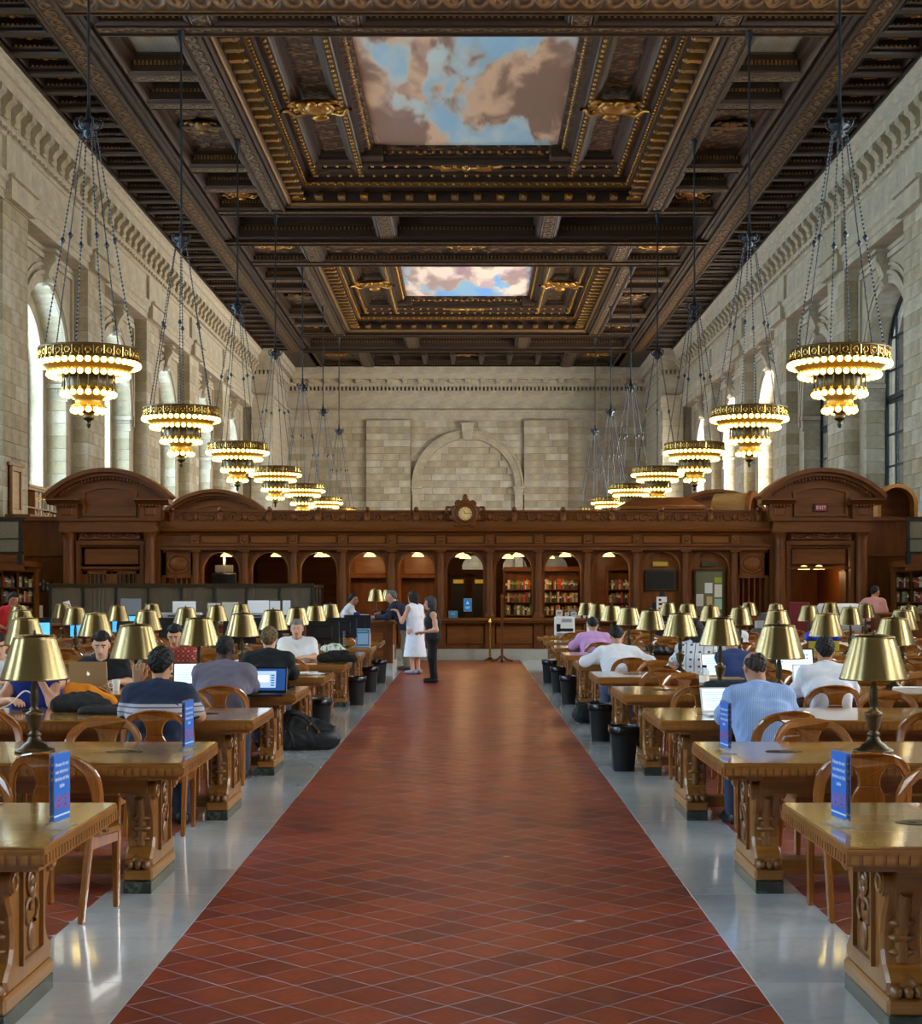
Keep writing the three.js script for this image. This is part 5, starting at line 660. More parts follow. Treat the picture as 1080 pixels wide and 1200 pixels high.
// chairs
const protoChair = (() => {
  const t = thing('chair', '', 'chair');
  const smooth = (pts, n) => new THREE.SplineCurve(pts.map(([x, y]) => new THREE.Vector2(x, y))).getPoints(n).map((p) => [p.x, p.y]);
  const outer = smooth([[-0.245, 0.44], [-0.258, 0.56], [-0.266, 0.68], [-0.245, 0.79], [-0.165, 0.868], [0, 0.896], [0.165, 0.868], [0.245, 0.79], [0.266, 0.68], [0.258, 0.56], [0.245, 0.44]], 26);
  const inner = [...smooth([[0.2, 0.44], [0.216, 0.56], [0.218, 0.67], [0.196, 0.765], [0.135, 0.822], [0.08, 0.806], [0.058, 0.75], [0.06, 0.715]], 14), ...smooth([[-0.06, 0.715], [-0.058, 0.75], [-0.08, 0.806], [-0.135, 0.822], [-0.196, 0.765], [-0.218, 0.67], [-0.216, 0.56], [-0.2, 0.44]], 14)];
  const bend = (g) => { const p = g.attributes.position; for (let i = 0; i < p.count; i++) { const x = p.getX(i), y = p.getY(i), z = p.getZ(i); p.setZ(i, z + 1.5 * x * x - 0.24 - 0.16 * (y - 0.44)); } g.computeVertexNormals(); return g; };
  mesh('back_frame', [bend(extrude([...outer, ...inner], 0.032, [], 0.008))], M.chair, t, 'y');
  const sp = smooth([[0.058, 0.712], [0.085, 0.66], [0.09, 0.6], [0.068, 0.52], [0.05, 0.45]], 12); mesh('splat', [bend(extrude([...sp, ...sp.slice().reverse().map(([x, y]) => [-x, y])], 0.022, [], 0.005).translate(0, 0, 0.004))], M.chair, t, 'y');
  const st = smooth([[-0.2, -0.2], [-0.24, 0], [-0.23, 0.17], [-0.13, 0.225], [0, 0.232], [0.13, 0.225], [0.23, 0.17], [0.24, 0], [0.2, -0.2]], 24); const sg = extrude(st, 0.036, [], 0.01); sg.rotateX(Math.PI / 2); sg.translate(0, 0.462, 0); mesh('seat', [sg], M.chairSeat, t, 'z');
  mesh('seat_rail', [box(0.4, 0.06, 0.025, 0, 0.4, 0.18), box(0.36, 0.06, 0.025, 0, 0.4, -0.18), box(0.025, 0.06, 0.36, -0.2, 0.4, 0), box(0.025, 0.06, 0.36, 0.2, 0.4, 0)], M.chair, t);
  for (const s of [-1, 1]) {
    const fl = cbox(0.044, 0.43, 0.044, 0.008, 0, 0.215, 0), p = fl.attributes.position; for (let i = 0; i < p.count; i++) { const k = mix(0.68, 1, p.getY(i) / 0.43); p.setX(i, p.getX(i) * k + s * 0.195); p.setZ(i, p.getZ(i) * k + 0.175); } mesh('leg', [fl], M.chair, t, 'y');
    const b2 = cbox(0.042, 0.46, 0.044, 0.008, 0, 0.23, 0), q = b2.attributes.position; for (let i = 0; i < q.count; i++) { const y = q.getY(i) / 0.46, k = mix(0.75, 1, y); q.setX(i, q.getX(i) * k + s * mix(0.205, 0.2, y)); q.setZ(i, q.getZ(i) * k - 0.17 - 0.12 * (1 - y) * (1 - y)); } b2.computeVertexNormals(); mesh('leg', [b2], M.chair, t, 'y');
    mesh('hip_brace', [tube([[s * 0.238, 0.58, -0.17], [s * 0.243, 0.51, -0.13], [s * 0.242, 0.46, -0.04]], 0.016, 8, 6)], M.chair, t, 'y');
  }
  return t;
})();
const chairXs = { near: [2.18, 3.36, 4.53, 5.7, 6.87, 8.0], far: [2.38, 3.55, 4.7, 5.87, 7.0, 8.1] };
const pulled = new Map([['1,3,near,0', [0.1, 0.1, 0.35]], ['-1,5,near,0', [0.02, 0.05, 0]], ['1,4,far,0', [-0.05, 0.03, 0.1]], ['-1,2,near,0', [-0.1, 0.05, 0.2]], ['1,2,near,0', [0, 0.04, 0.05]]]);
{ let first = true;
  for (const s of [-1, 1]) for (let n = 1; n <= (s < 0 ? 9 : 10); n++) for (const where of ['near', 'far']) chairXs[where].forEach((x, i) => {
    const dc = rowD(n), d0 = where === 'near' ? dc - TW / 2 - 0.2 : dc + TW / 2 + 0.2; if (x > 1.5 + 545 * d0 / FL) return;
    const adj = pulled.get(`${s},${n},${where},${i}`) ?? [rr(-0.05, 0.05), rr(-0.05, 0.04), rr(-0.1, 0.1)], d = d0 + (where === 'near' ? -adj[1] : adj[1]), p = [s * (x + adj[0]), 0, -d], turn = (where === 'near' ? Math.PI : 0) + adj[2] * (s > 0 ? 1 : -1);
    const label = `curved-back wooden chair, ${ORD[i + 1]} from aisle, ${where === 'far' ? 'partition side' : 'opposite side'} of ${SIDEN[s]}-side table, ${rowName(s, n)} row`;
    if (first) { protoChair.position.set(...p); protoChair.rotation.y = turn; tag(protoChair, label, 'chair', 'chairs at the reading tables'); first = false; } else dup(protoChair, p, turn, label, 'chairs at the reading tables');
  }); }
// brass lamps, four to a table
const protoLamp = (() => {
  const t = thing('desk_lamp', '', 'lamp');
  mesh('base', [lathe([[0, 0], [0.115, 0], [0.118, 0.012], [0.1, 0.022], [0.085, 0.026], [0.07, 0.045], [0.045, 0.06], [0.036, 0.085], [0.03, 0.095]], 24)], M.bronze, t);
  mesh('stem', [lathe([[0.03, 0.09], [0.044, 0.105], [0.028, 0.12], [0.024, 0.13], [0.036, 0.145], [0.045, 0.19], [0.048, 0.215], [0.056, 0.222], [0.05, 0.236], [0.028, 0.245], [0.02, 0.27], [0.026, 0.3], [0.024, 0.36], [0.014, 0.42], [0.014, 0.52], [0.006, 0.66]], 16)], M.bronze, t);
  mesh('shade', [lathe([[0.2, 0.43], [0.202, 0.434], [0.2, 0.442], [0.128, 0.672], [0.124, 0.68], [0.128, 0.684], [0.122, 0.69], [0.08, 0.699], [0.02, 0.704]], 36), lathe([[0.198, 0.432], [0.124, 0.67], [0.02, 0.69]], 36)], M.brass, t);
  mesh('finial', [lathe([[0.012, 0.702], [0.014, 0.708], [0.006, 0.712], [0.012, 0.72], [0.0, 0.728]], 10)], M.bronze, t);
  mesh('bulb', [new THREE.SphereGeometry(0.032, 8, 6).translate(0, 0.5, 0)], M.lampBulb, t);
  return t;
})();
{ let first = true; const xs = [2.5, 4.17, 5.83, 7.5];
  for (const s of [-1, 1]) for (let n = 1; n <= (s < 0 ? 9 : 10); n++) xs.forEach((x, i) => { const d = rowD(n); if (x > 1.5 + 540 * d / FL) return;
    const label = `brass desk lamp, ${ORD[i + 1]} from the aisle on the ${SIDEN[s]}-side table, ${rowName(s, n)} row from partition`, p = [s * x, TT, -d + 0.02];
    if (first) { protoLamp.position.set(...p); tag(protoLamp, label, 'lamp', 'brass lamps on the reading tables'); first = false; } else dup(protoLamp, p, rr(0, 6), label, 'brass lamps on the reading tables');
    const l = new THREE.PointLight(new THREE.Color().setRGB(1, 0.7, 0.36), 0.16, 0, 2); l.position.set(p[0], TT + 0.5, p[2]); l.castShadow = true; l.shadow.radius = 1.2; scene.add(l); }); }
// acrylic sign stands
const signTex = canvasTex(300, 500, (g, w, h) => { g.fillStyle = '#1f6fd6'; g.fillRect(0, 0, w, h); g.fillStyle = '#e9f1fb'; g.font = 'bold 38px sans-serif'; g.textAlign = 'center'; ['Please do not', 'use electrical', 'devices at this', 'table'].forEach((l, i) => g.fillText(l, w / 2, 92 + i * 54));
  for (const x of [86, 214]) { g.strokeStyle = '#c8372f'; g.lineWidth = 11; g.beginPath(); g.ellipse(x, 365, 48, 48, 0, 0, 7); g.stroke(); g.beginPath(); g.moveTo(x - 34, 398); g.lineTo(x + 34, 331); g.stroke(); g.fillStyle = '#20304f'; g.fillRect(x - 18, 385, 36, 8); g.fillRect(x - 8, 340, 16, 12); }
  g.fillStyle = '#cfe0f4'; g.fillRect(0, h - 46, w, 14); });
M.acrylic = phys({ color: '#f4f8fc', transmission: 0.92, roughness: 0.05, thickness: 0 });
[[1, 1, 985, 967], [1, 2, 850, 882], [-1, 1, 70, 969], [-1, 2, 220, 880]].forEach(([s, n, px, py]) => { const p = onTable(px, py), o = thing('sign_stand', `blue notice in clear stand on the ${SIDEN[s]}-side table, ${rowName(s, n)} row from partition`, 'sign', [p.x, TT, p.z], s > 0 ? -1.45 : 1.45, 'blue table notices');
  mesh('clear_stand', [cbox(0.185, 0.305, 0.006, 0.001, 0, 0.155, 0.006), cbox(0.185, 0.305, 0.006, 0.001, 0, 0.155, -0.006), cbox(0.185, 0.006, 0.09, 0.002, 0, 0.004, 0)], M.acrylic, o);
  for (const q of [0, 1]) { const pr = panel(0.172, 0.27, signTex); pr.name = 'notice'; pr.position.set(0, 0.165, q ? -0.0098 : 0.0098); pr.rotation.y = q ? Math.PI : 0; o.add(pr); } });
// ---------------------------------------------------------------- people: fields of tapered limbs, meshed with surface nets
function nets(f, lo, hi, h) {
  const n = [0, 1, 2].map((k) => Math.ceil((hi[k] - lo[k]) / h) + 2), [nx, ny, nz] = n, F = new Float32Array(nx * ny * nz), id = (i, j, k) => (k * ny + j) * nx + i;
  for (let k = 0; k < nz; k++) for (let j = 0; j < ny; j++) for (let i = 0; i < nx; i++) F[id(i, j, k)] = f(lo[0] + i * h, lo[1] + j * h, lo[2] + k * h);
  const idx = new Int32Array(nx * ny * nz).fill(-1), P = [], T = [];
  const C = [[0, 0, 0], [1, 0, 0], [0, 1, 0], [1, 1, 0], [0, 0, 1], [1, 0, 1], [0, 1, 1], [1, 1, 1]], E = [[0, 1], [2, 3], [4, 5], [6, 7], [0, 2], [1, 3], [4, 6], [5, 7], [0, 4], [1, 5], [2, 6], [3, 7]];
  for (let k = 0; k + 1 < nz; k++) for (let j = 0; j + 1 < ny; j++) for (let i = 0; i + 1 < nx; i++) {
    const v = C.map(([a, b, c]) => F[id(i + a, j + b, k + c)]); let neg = 0; for (const x of v) if (x < 0) neg++; if (!neg || neg === 8) continue;
    let sx = 0, sy = 0, sz = 0, m = 0; for (const [a, b] of E) if (v[a] < 0 !== v[b] < 0) { const t = v[a] / (v[a] - v[b]); sx += mix(C[a][0], C[b][0], t); sy += mix(C[a][1], C[b][1], t); sz += mix(C[a][2], C[b][2], t); m++; }
    idx[id(i, j, k)] = P.length / 3; P.push(lo[0] + (i + sx / m) * h, lo[1] + (j + sy / m) * h, lo[2] + (k + sz / m) * h);
  }
  const q = (a, b, c, d, flip) => { if (a < 0 || b < 0 || c < 0 || d < 0) return; flip ? T.push(a, c, b, a, d, c) : T.push(a, b, c, a, c, d); };
  for (let k = 1; k + 1 < nz; k++) for (let j = 1; j + 1 < ny; j++) for (let i = 1; i + 1 < nx; i++) { const s = F[id(i, j, k)] < 0;
    if (s !== F[id(i + 1, j, k)] < 0) q(idx[id(i, j - 1, k - 1)], idx[id(i, j, k - 1)], idx[id(i, j, k)], idx[id(i, j - 1, k)], !s);
    if (s !== F[id(i, j + 1, k)] < 0) q(idx[id(i - 1, j, k - 1)], idx[id(i - 1, j, k)], idx[id(i, j, k)], idx[id(i, j, k - 1)], !s);
    if (s !== F[id(i, j, k + 1)] < 0) q(idx[id(i - 1, j - 1, k)], idx[id(i, j - 1, k)], idx[id(i, j, k)], idx[id(i - 1, j, k)], !s); }
  const g = new THREE.BufferGeometry(); g.setAttribute('position', new THREE.Float32BufferAttribute(P, 3)); g.setIndex(T); g.computeVertexNormals(); return g;
}
const smin = (a, b, k) => { const h = Math.max(k - Math.abs(a - b), 0) / k; return Math.min(a, b) - h * h * k * 0.25; };
function cone(b) { const [A, B, ra, rb] = b, dx = B.x - A.x, dy = B.y - A.y, dz = B.z - A.z, L = dx * dx + dy * dy + dz * dz + 1e-9; return (x, y, z) => { const px = x - A.x, py = y - A.y, pz = z - A.z; let t = (px * dx + py * dy + pz * dz) / L; t = t < 0 ? 0 : t > 1 ? 1 : t; return Math.hypot(px - t * dx, py - t * dy, pz - t * dz) - (ra + (rb - ra) * t); }; }
function limbs(bones, k, grow = 0, wr = 0) { const fs = bones.map(cone); return (x, y, z) => { let d = 1e3; for (const f of fs) { const v = f(x, y, z) - grow; d = d > 900 ? v : v > d + k ? d : smin(d, v, k); } if (wr) d += wr * (Math.sin(31 * x + 17 * y + 9 * Math.sin(13 * z)) * Math.sin(23 * y - 19 * z + 4 * Math.sin(11 * x)) + 0.5 * Math.sin(61 * y + 37 * x) * Math.sin(47 * z)); return d; }; }
function bounds(bones, pad) { const lo = [9, 9, 9], hi = [-9, -9, -9]; for (const [A, B, ra, rb] of bones) for (const [p, r] of [[A, ra], [B, rb]]) { const q = [p.x, p.y, p.z]; for (let i = 0; i < 3; i++) { lo[i] = Math.min(lo[i], q[i] - r - pad); hi[i] = Math.max(hi[i], q[i] + r + pad); } } return [lo, hi]; }
const ell = (x, y, z, cx, cy, cz, a, b, c) => { const u = (x - cx) / a, v = (y - cy) / b, w = (z - cz) / c, k = Math.hypot(u, v, w); return (k - 1) * Math.min(a, b, c); };
const skinMats = new Map();
const hairTex = tex(128, 256, (u, v) => 0.55 + 0.75 * (fbm(u, v, 3, 60, 3, 5) - 0.3), true, [5, 5]);
function colored(g, col) { const p = g.attributes.position, a = new Float32Array(p.count * 3); for (let i = 0; i < p.count; i++) { const c = col(p.getX(i), p.getY(i), p.getZ(i)); a.set(c, 3 * i); } g.setAttribute('color', new THREE.BufferAttribute(a, 3)); return g; }
const lin = (h) => new THREE.Color(h).toArray();
// head in its own axes: looks to +z, middle of the skull at the origin
function headField(o) { return (x, y, z) => { let d = ell(x, y, z, 0, 0.02, -0.012, 0.076, 0.098, 0.096); d = smin(d, ell(x, y, z, 0, -0.055, 0.022, 0.056, 0.062, 0.066), 0.04); d = smin(d, ell(x, y, z, 0, -0.098, 0.048, 0.028, 0.022, 0.03), 0.03);
  d = smin(d, ell(x, y, z, 0, -0.018, 0.092, 0.012, 0.03, 0.018), 0.014); d = smin(d, ell(x, y, z, 0, -0.034, 0.1, 0.016, 0.011, 0.012), 0.012);
  const ax = Math.abs(x); d = smin(d, ell(ax, y, z, 0.03, 0.024, 0.078, 0.028, 0.01, 0.014), 0.012); d = Math.max(d, -ell(ax, y, z, 0.031, 0.002, 0.094, 0.02, 0.013, 0.014)); d = smin(d, ell(ax, y, z, 0.031, 0.002, 0.074, 0.014, 0.011, 0.012), 0.004);
  d = smin(d, ell(x, y, z, 0, -0.062, 0.086, 0.024, 0.007, 0.01), 0.006); d = smin(d, ell(x, y, z, 0, -0.074, 0.083, 0.02, 0.007, 0.01), 0.006);
  d = smin(d, ell(ax, y, z, 0.08, -0.008, -0.008, 0.011, 0.032, 0.02), 0.008); d = smin(d, cone([V(0, -0.05, -0.015), V(0, -0.2, -0.03), 0.056, 0.06])(x, y, z), 0.03); return d; }; }
function headColor(skin, brow, lip) { const s = lin(skin), b = lin(brow), l = lerp3(s, lin(lip), 0.55); return (x, y, z) => { const ax = Math.abs(x); if (z > 0.05 && Math.abs(y - 0.026 + (ax - 0.03) * 0.12) < 0.0055 && ax > 0.012 && ax < 0.052) return b; if (z > 0.06 && Math.hypot((ax - 0.031) / 0.014, (y - 0.002) / 0.006) < 1) return Math.abs(ax - 0.031) < 0.006 ? [0.02, 0.015, 0.01] : [0.6, 0.58, 0.55]; if (z > 0.07 && Math.abs(y + 0.068) < 0.012 && ax < 0.024) return l; return s; }; }
function hairField(style, hd) { return (x, y, z) => { const n = 0.0045 * Math.sin(95 * x + 40 * z + 3 * Math.sin(60 * y)) * Math.sin(75 * y + 38 * z) + 0.0025 * Math.sin(190 * x + 60 * y + 40 * z);
  const t = { short: 0.016, buzz: 0.006, thick: 0.022, long: 0.026, bob: 0.03, ring: 0.008 }[style]; let d = ell(x, y, z, 0, 0.022, -0.014, 0.076 + t, 0.098 + t, 0.096 + t) + n;
  if (style === 'long' || style === 'bob') { const low = style === 'long' ? -0.26 : -0.13; d = smin(d, cone([V(0, 0.02, -0.05), V(0, low, -0.075), 0.092, 0.06])(x, y, z) + n, 0.05); d = Math.max(d, -(z - 0.035) < 0 && y < 0.065 ? Math.min(0.05, (z - 0.03)) : -1); return d; }
  const front = 0.058 + 0.25 * Math.max(0, Math.abs(x) - 0.05), nape = -0.098 + 0.9 * Math.max(0, Math.abs(x) - 0.035), line = z > 0.02 ? front : z > -0.035 ? mix(-0.015, front, sm(-0.035, 0.02, z)) : mix(nape, -0.015, sm(-0.085, -0.03, z));
  const tt = t * sm(-0.004, 0.05, y - line) + 0.0025; d = ell(x, y, z, 0, 0.022, -0.014, 0.076 + tt, 0.098 + tt, 0.096 + tt) + n * sm(0, 0.04, y - line); d = Math.max(d, line - y); if (style === 'ring') d = Math.max(d, -ell(x, y, z, 0, 0.1, 0.01, 0.1, 0.085, 0.11)); return d; }; }
const placeHead = (g, c, ry, rx, rz = 0) => { g.applyMatrix4(new THREE.Matrix4().compose(c, new THREE.Quaternion().setFromEuler(new THREE.Euler(rx, ry, rz, 'YXZ')), V(1, 1, 1))); return g; };
function handBones(wrist, dir, up, s, curl = 0.5) { const D = dir.clone().normalize(), U = up.clone().addScaledVector(D, -up.dot(D)).normalize(), S = new THREE.Vector3().crossVectors(U, D).multiplyScalar(s), b = [], p = (f, a, u) => wrist.clone().addScaledVector(D, f).addScaledVector(S, a).addScaledVector(U, u);
  for (const a of [-0.026, 0, 0.026]) b.push([p(0.0, a * 0.6, 0), p(0.085, a, 0), 0.021, 0.016]);
  [[-0.033, 0.062], [-0.011, 0.075], [0.012, 0.078], [0.034, 0.07]].forEach(([a, L]) => { const k = p(0.09, a, 0), m = p(0.09 + L * 0.52, a * 1.08, -L * 0.3 * curl), e = p(0.09 + L * (0.95 - 0.3 * curl), a * 1.08, -L * 0.85 * curl); b.push([k, m, 0.0105, 0.0095], [m, e, 0.0095, 0.008]); });
  b.push([p(0.02, 0.03, -0.004), p(0.06, 0.056, -0.018), 0.014, 0.012], [p(0.06, 0.056, -0.018), p(0.095, 0.06, -0.03), 0.012, 0.0095]); return b; }
// one person; every joint is in the person's own axes (looks to +z, seat or feet on the given place)
function person(o) {
  const S = o.sit !== false, lean = o.lean ?? 0.25, sl = Math.sin(lean), cl = Math.cos(lean), sc = o.size ?? 1, fat = o.fat ?? 1, q = o.cell ?? 0.014;
  const yP = S ? 0.545 : 0.93, P = V(0, yP, 0), C = V(0, yP + 0.30 * cl, 0.30 * sl), N = V(o.side ?? 0, yP + 0.50 * cl, 0.50 * sl + 0.02), sh = o.shoulder ?? 0.175;
  const H = o.head ? V(...o.head) : V(o.side ?? 0, N.y + 0.165 * Math.cos(lean * 0.5), N.z + 0.04 + 0.16 * Math.sin(lean * 0.6)), hy = o.look?.[0] ?? 0, hx = o.look?.[1] ?? 0.15;
  const Sh = [-1, 1].map((s) => V(s * sh + (o.side ?? 0) * 0.7, yP + 0.445 * cl, 0.445 * sl)), El = (o.elbows ?? [[-0.25, 0.82, 0.24], [0.25, 0.82, 0.24]]).map((e) => V(...e)), Wr = (o.wrists ?? [[-0.13, 0.835, 0.45], [0.13, 0.835, 0.45]]).map((e) => V(...e));
  const Hp = [-1, 1].map((s) => V(s * 0.095, yP - 0.02, 0)), Kn = (o.knees ?? (S ? [[-0.13, 0.5, 0.40], [0.13, 0.5, 0.40]] : [[-0.095, 0.5, 0.02], [0.095, 0.5, 0.02]])).map((e) => V(...e)), An = (o.ankles ?? (S ? [[-0.13, 0.08, 0.36], [0.13, 0.08, 0.36]] : [[-0.09, 0.08, -0.02], [0.09, 0.08, -0.02]])).map((e) => V(...e));
  const torso = [...[-0.065, 0.065].flatMap((x) => [[V(x * fat, yP, -0.005), V(x * 1.1 * fat, C.y, C.z), 0.118 * fat, 0.125 * fat], [V(x * 1.1 * fat, C.y, C.z), V(x * 1.15 + (o.side ?? 0) * 0.6, yP + 0.40 * cl, 0.40 * sl), 0.125 * fat, 0.092 * fat]]), [Sh[0], Sh[1], 0.072 * fat, 0.072 * fat], [N, V((N.x + Sh[0].x) / 2, (N.y + Sh[0].y) / 2 - 0.012, N.z - 0.012), 0.055, 0.06], [N, V((N.x + Sh[1].x) / 2, (N.y + Sh[1].y) / 2 - 0.012, N.z - 0.012), 0.055, 0.06]];
  const neck = [[V(N.x, N.y - 0.02, N.z), V(H.x, H.y - 0.08, H.z - 0.02), 0.056, 0.052]], upper = [0, 1].map((i) => [Sh[i], El[i], 0.058 * fat, 0.046 * fat]), fore = [0, 1].map((i) => [El[i], Wr[i], 0.045 * fat, 0.03]);
  const pelvis = [[Hp[0], Hp[1], 0.118 * fat, 0.118 * fat]], thigh = [0, 1].map((i) => [Hp[i], Kn[i], 0.09 * fat, 0.062]), shin = [0, 1].map((i) => [Kn[i], An[i], 0.06, 0.042]), foot = [0, 1].map((i) => [V(An[i].x, 0.05, An[i].z - 0.03), V(An[i].x * 1.12, 0.038, An[i].z + 0.17), 0.045, 0.036]);
  const r = thing('person', o.label, 'person', o.pos, o.turn ?? 0, o.group); r.scale.setScalar(sc);
  const skin = lin(o.skin ?? '#c99a7b');
  const all = [...torso, ...neck, ...upper, ...fore, ...pelvis, ...thigh, ...shin, ...foot], thin = all.map(([a, b, x, y]) => [a, b, x, y]);
  let [lo, hi] = bounds(thin, 0.03); const parts = [colored(nets(limbs(thin, 0.05, -0.006), lo, hi, q * 1.15), () => skin)];
  const hq = q < 0.016 ? 0.0055 : 0.008; parts.push(placeHead(colored(nets(headField(o), [-0.1, -0.22, -0.13], [0.1, 0.14, 0.13], hq), headColor(o.skin ?? '#c99a7b', o.hair ?? '#1a1512', '#9c4a42')), H, hy, hx));
  for (const i of [0, 1]) { const dir = o.handDir?.[i] ? V(...o.handDir[i]) : Wr[i].clone().sub(El[i]).setY(-0.02), hb = handBones(Wr[i].clone().addScaledVector(dir.clone().normalize(), 0.015), dir, o.handUp?.[i] ? V(...o.handUp[i]) : V(0, 1, 0), i ? -1 : 1, o.curl ?? 0.5); const [a, b] = bounds(hb, 0.012); parts.push(colored(nets(limbs(hb, 0.008), a, b, q < 0.016 ? 0.0045 : 0.0065), () => skin)); }
  const skinMat = skinMats.get('v') ?? skinMats.set('v', std({ color: '#ffffff', vertexColors: true, roughness: 0.55 })).get('v');
  const bodyGeo = mergeGeometries(parts.map((g) => { const f = g.toNonIndexed(); return boxKeep(f); })); mesh('body', bodyGeo, skinMat, r);
  const cloth = (c, extra = {}) => std({ color: c, roughness: 0.85, ...extra });
  const put = (name, f, bn, pad, h, mat) => { const [a, b] = bounds(bn, pad); const g = nets(f, a, b, h); return mesh(name, boxUV(flat(g), 'y'), mat, r); };
  // shirt: torso and sleeves, open at the neck, ended by planes at cuff and hem
  const sleeve = o.sleeve ?? 'long', arms = sleeve === 'long' ? [...upper, ...fore.map(([a, b, x, y]) => [a, a.clone().lerp(b, 0.96), x + 0.004, y + 0.008])] : sleeve === 'short' ? upper.map(([a, b, x, y]) => [a, a.clone().lerp(b, 0.72), x + 0.004, y + 0.012]) : [];
  const hem = o.hem ?? (S ? yP - 0.1 : yP - 0.12), sb = [...torso, ...arms, ...(o.dress ? [[V(0, yP + 0.1, 0), V(0, o.dress, 0), 0.14, 0.23]] : S ? [] : pelvis)], base = limbs(sb, 0.06, 0.014, o.wrinkle ?? 0.0045), nk = V(N.x, N.y + 0.055, N.z + 0.035);
  put('shirt', (x, y, z) => { let d = base(x, y, z); d = Math.max(d, (o.dress ?? hem) - y, 0.062 - Math.hypot(x - nk.x, (y - nk.y) * 0.8, z - nk.z)); if (sleeve === 'none') for (const i of [0, 1]) d = Math.max(d, 0.075 - Math.hypot(x - Sh[i].x - (i ? 0.06 : -0.06), y - Sh[i].y + 0.01, z - Sh[i].z)); return d; }, sb, 0.04, q, o.shirtMat ?? cloth(o.shirt ?? '#888888')).name = o.dress ? 'dress' : 'shirt';
  if (o.collar) { const cb = [[V(N.x - 0.06, N.y - 0.0, N.z - 0.02), V(N.x + 0.06, N.y - 0.0, N.z - 0.02), 0.03, 0.03]]; put('collar', (x, y, z) => Math.max(Math.abs(Math.hypot(x - N.x, z - N.z - 0.004) - 0.066) - 0.006, Math.abs(y - N.y - 0.03 + 0.3 * (z - N.z)) - 0.026), [[V(N.x, N.y + 0.02, N.z), V(N.x, N.y + 0.03, N.z), 0.09, 0.09]], 0.01, q * 0.55, cloth(o.collar)); }
  if (o.trousers) { const tb = [...pelvis, ...thigh.map(([a, b, x, y]) => [a, b, x, y + 0.006]), ...shin.map(([a, b, x, y]) => [a, b, x + 0.008, y + 0.016])], f = limbs(tb, 0.05, 0.012, 0.004); put('trousers', (x, y, z) => Math.max(f(x, y, z), 0.07 - y, y - (yP + 0.1)), tb, 0.035, q * 1.1, cloth(o.trousers)); }
  const fb = foot, ff = limbs(fb, 0.03, 0.009); put('shoes', (x, y, z) => Math.max(ff(x, y, z), 0.002 - y), fb, 0.03, q, cloth(o.shoes ?? '#17171a', { roughness: 0.45 }));
  if (o.hairStyle !== 'none') { const g = nets(hairField(o.hairStyle ?? 'short'), [-0.13, -0.36, -0.16], [0.13, 0.16, 0.13], hq); placeHead(g, H, hy, hx); mesh('hair', boxUV(flat(g), 'y'), std({ color: o.hair ?? '#1a1512', map: hairTex, bumpMap: hairTex, bumpScale: 0.003, roughness: 0.72 }), r); }
  if (o.glasses) { const g = join([...[-1, 1].map((s) => new THREE.TorusGeometry(0.02, 0.0022, 5, 14).translate(s * 0.031, 0.002, 0.102)), box(0.02, 0.003, 0.003, 0, 0.006, 0.106), ...[-1, 1].map((s) => box(0.003, 0.004, 0.1, s * 0.066, 0.006, 0.05))]); placeHead(g, H, hy, hx); mesh('glasses', g, M.black, r); }
  return r;
}
function boxKeep(f) { const c = f.attributes.color; boxUV(f); f.setAttribute('color', c); return f; }
const away = Math.PI, seatN = (n) => rowD(n) - TW / 2 - 0.26, seatF = (n) => rowD(n) + TW / 2 + 0.26;
const stripeTex = canvasTex(64, 512, (g, w, h) => { g.fillStyle = '#1d2c49'; g.fillRect(0, 0, w, h); }); 
{ // striped polo: colour by height
  const st = tex(16, 512, (u, v) => { const y = v * 1.5; if (y > 0.76 && y < 0.87) { const k = (y - 0.76) / 0.11; return k < 0.12 || (k > 0.36 && k < 0.42) || k > 0.9 ? hex('#3a4256') : hex('#b9b3bd'); } return hex('#1b2a45'); }, true); st.wrapT = THREE.ClampToEdgeWrapping; st.repeat.set(1, 1 / 1.5); st.rotation = 0;
  // uv: boxUV with grain y puts height in u
  const st2 = tex(512, 16, (u) => { const y = u * 1.5; if (y > 0.80 && y < 0.93) { const k = (y - 0.80) / 0.13; return k < 0.1 || (k > 0.38 && k < 0.45) || (k > 0.7 && k < 0.76) || k > 0.92 ? hex('#3a4256') : hex('#b9b3bd'); } return hex('#1b2a45'); }, true, [1 / 1.5, 1]);
  person({ label: 'person in navy polo shirt with pale chest stripes, seated with back turned', pos: [-2.18, 0, -seatN(3)], turn: away, shirtMat: std({ map: st2, roughness: 0.85 }), collar: '#22355a', sleeve: 'short', hair: '#0e0d0e', hairStyle: 'thick', skin: '#c08e68', trousers: '#20263a', lean: 0.3, look: [-0.1, 0.2], elbows: [[-0.28, 0.82, 0.2], [0.27, 0.82, 0.22]], wrists: [[-0.2, 0.83, 0.44], [0.2, 1.04, 0.34]], handDir: [null, [0, 1, 0.2]], handUp: [null, [0, 0.2, -1]], cell: 0.012, fat: 1.05 });
}
person({ label: 'broad person in grey-purple T-shirt with shaved head, back turned, at laptop', pos: [-2.14, 0, -seatN(4)], turn: away, shirt: '#6f6a7b', sleeve: 'short', hair: '#120f0e', hairStyle: 'buzz', skin: '#3b2720', trousers: '#26303f', lean: 0.22, fat: 1.12, shoulder: 0.195, cell: 0.013, look: [-0.25, 0.2] });
person({ label: 'person with short blond hair in black sweater, seated with back turned', pos: [-2.1, 0, -seatN(5)], turn: away, shirt: '#0f1418', hair: '#8f7448', hairStyle: 'thick', skin: '#d6a98c', trousers: '#20304f', lean: 0.18, shoulder: 0.2, cell: 0.014, look: [0, 0.1] });
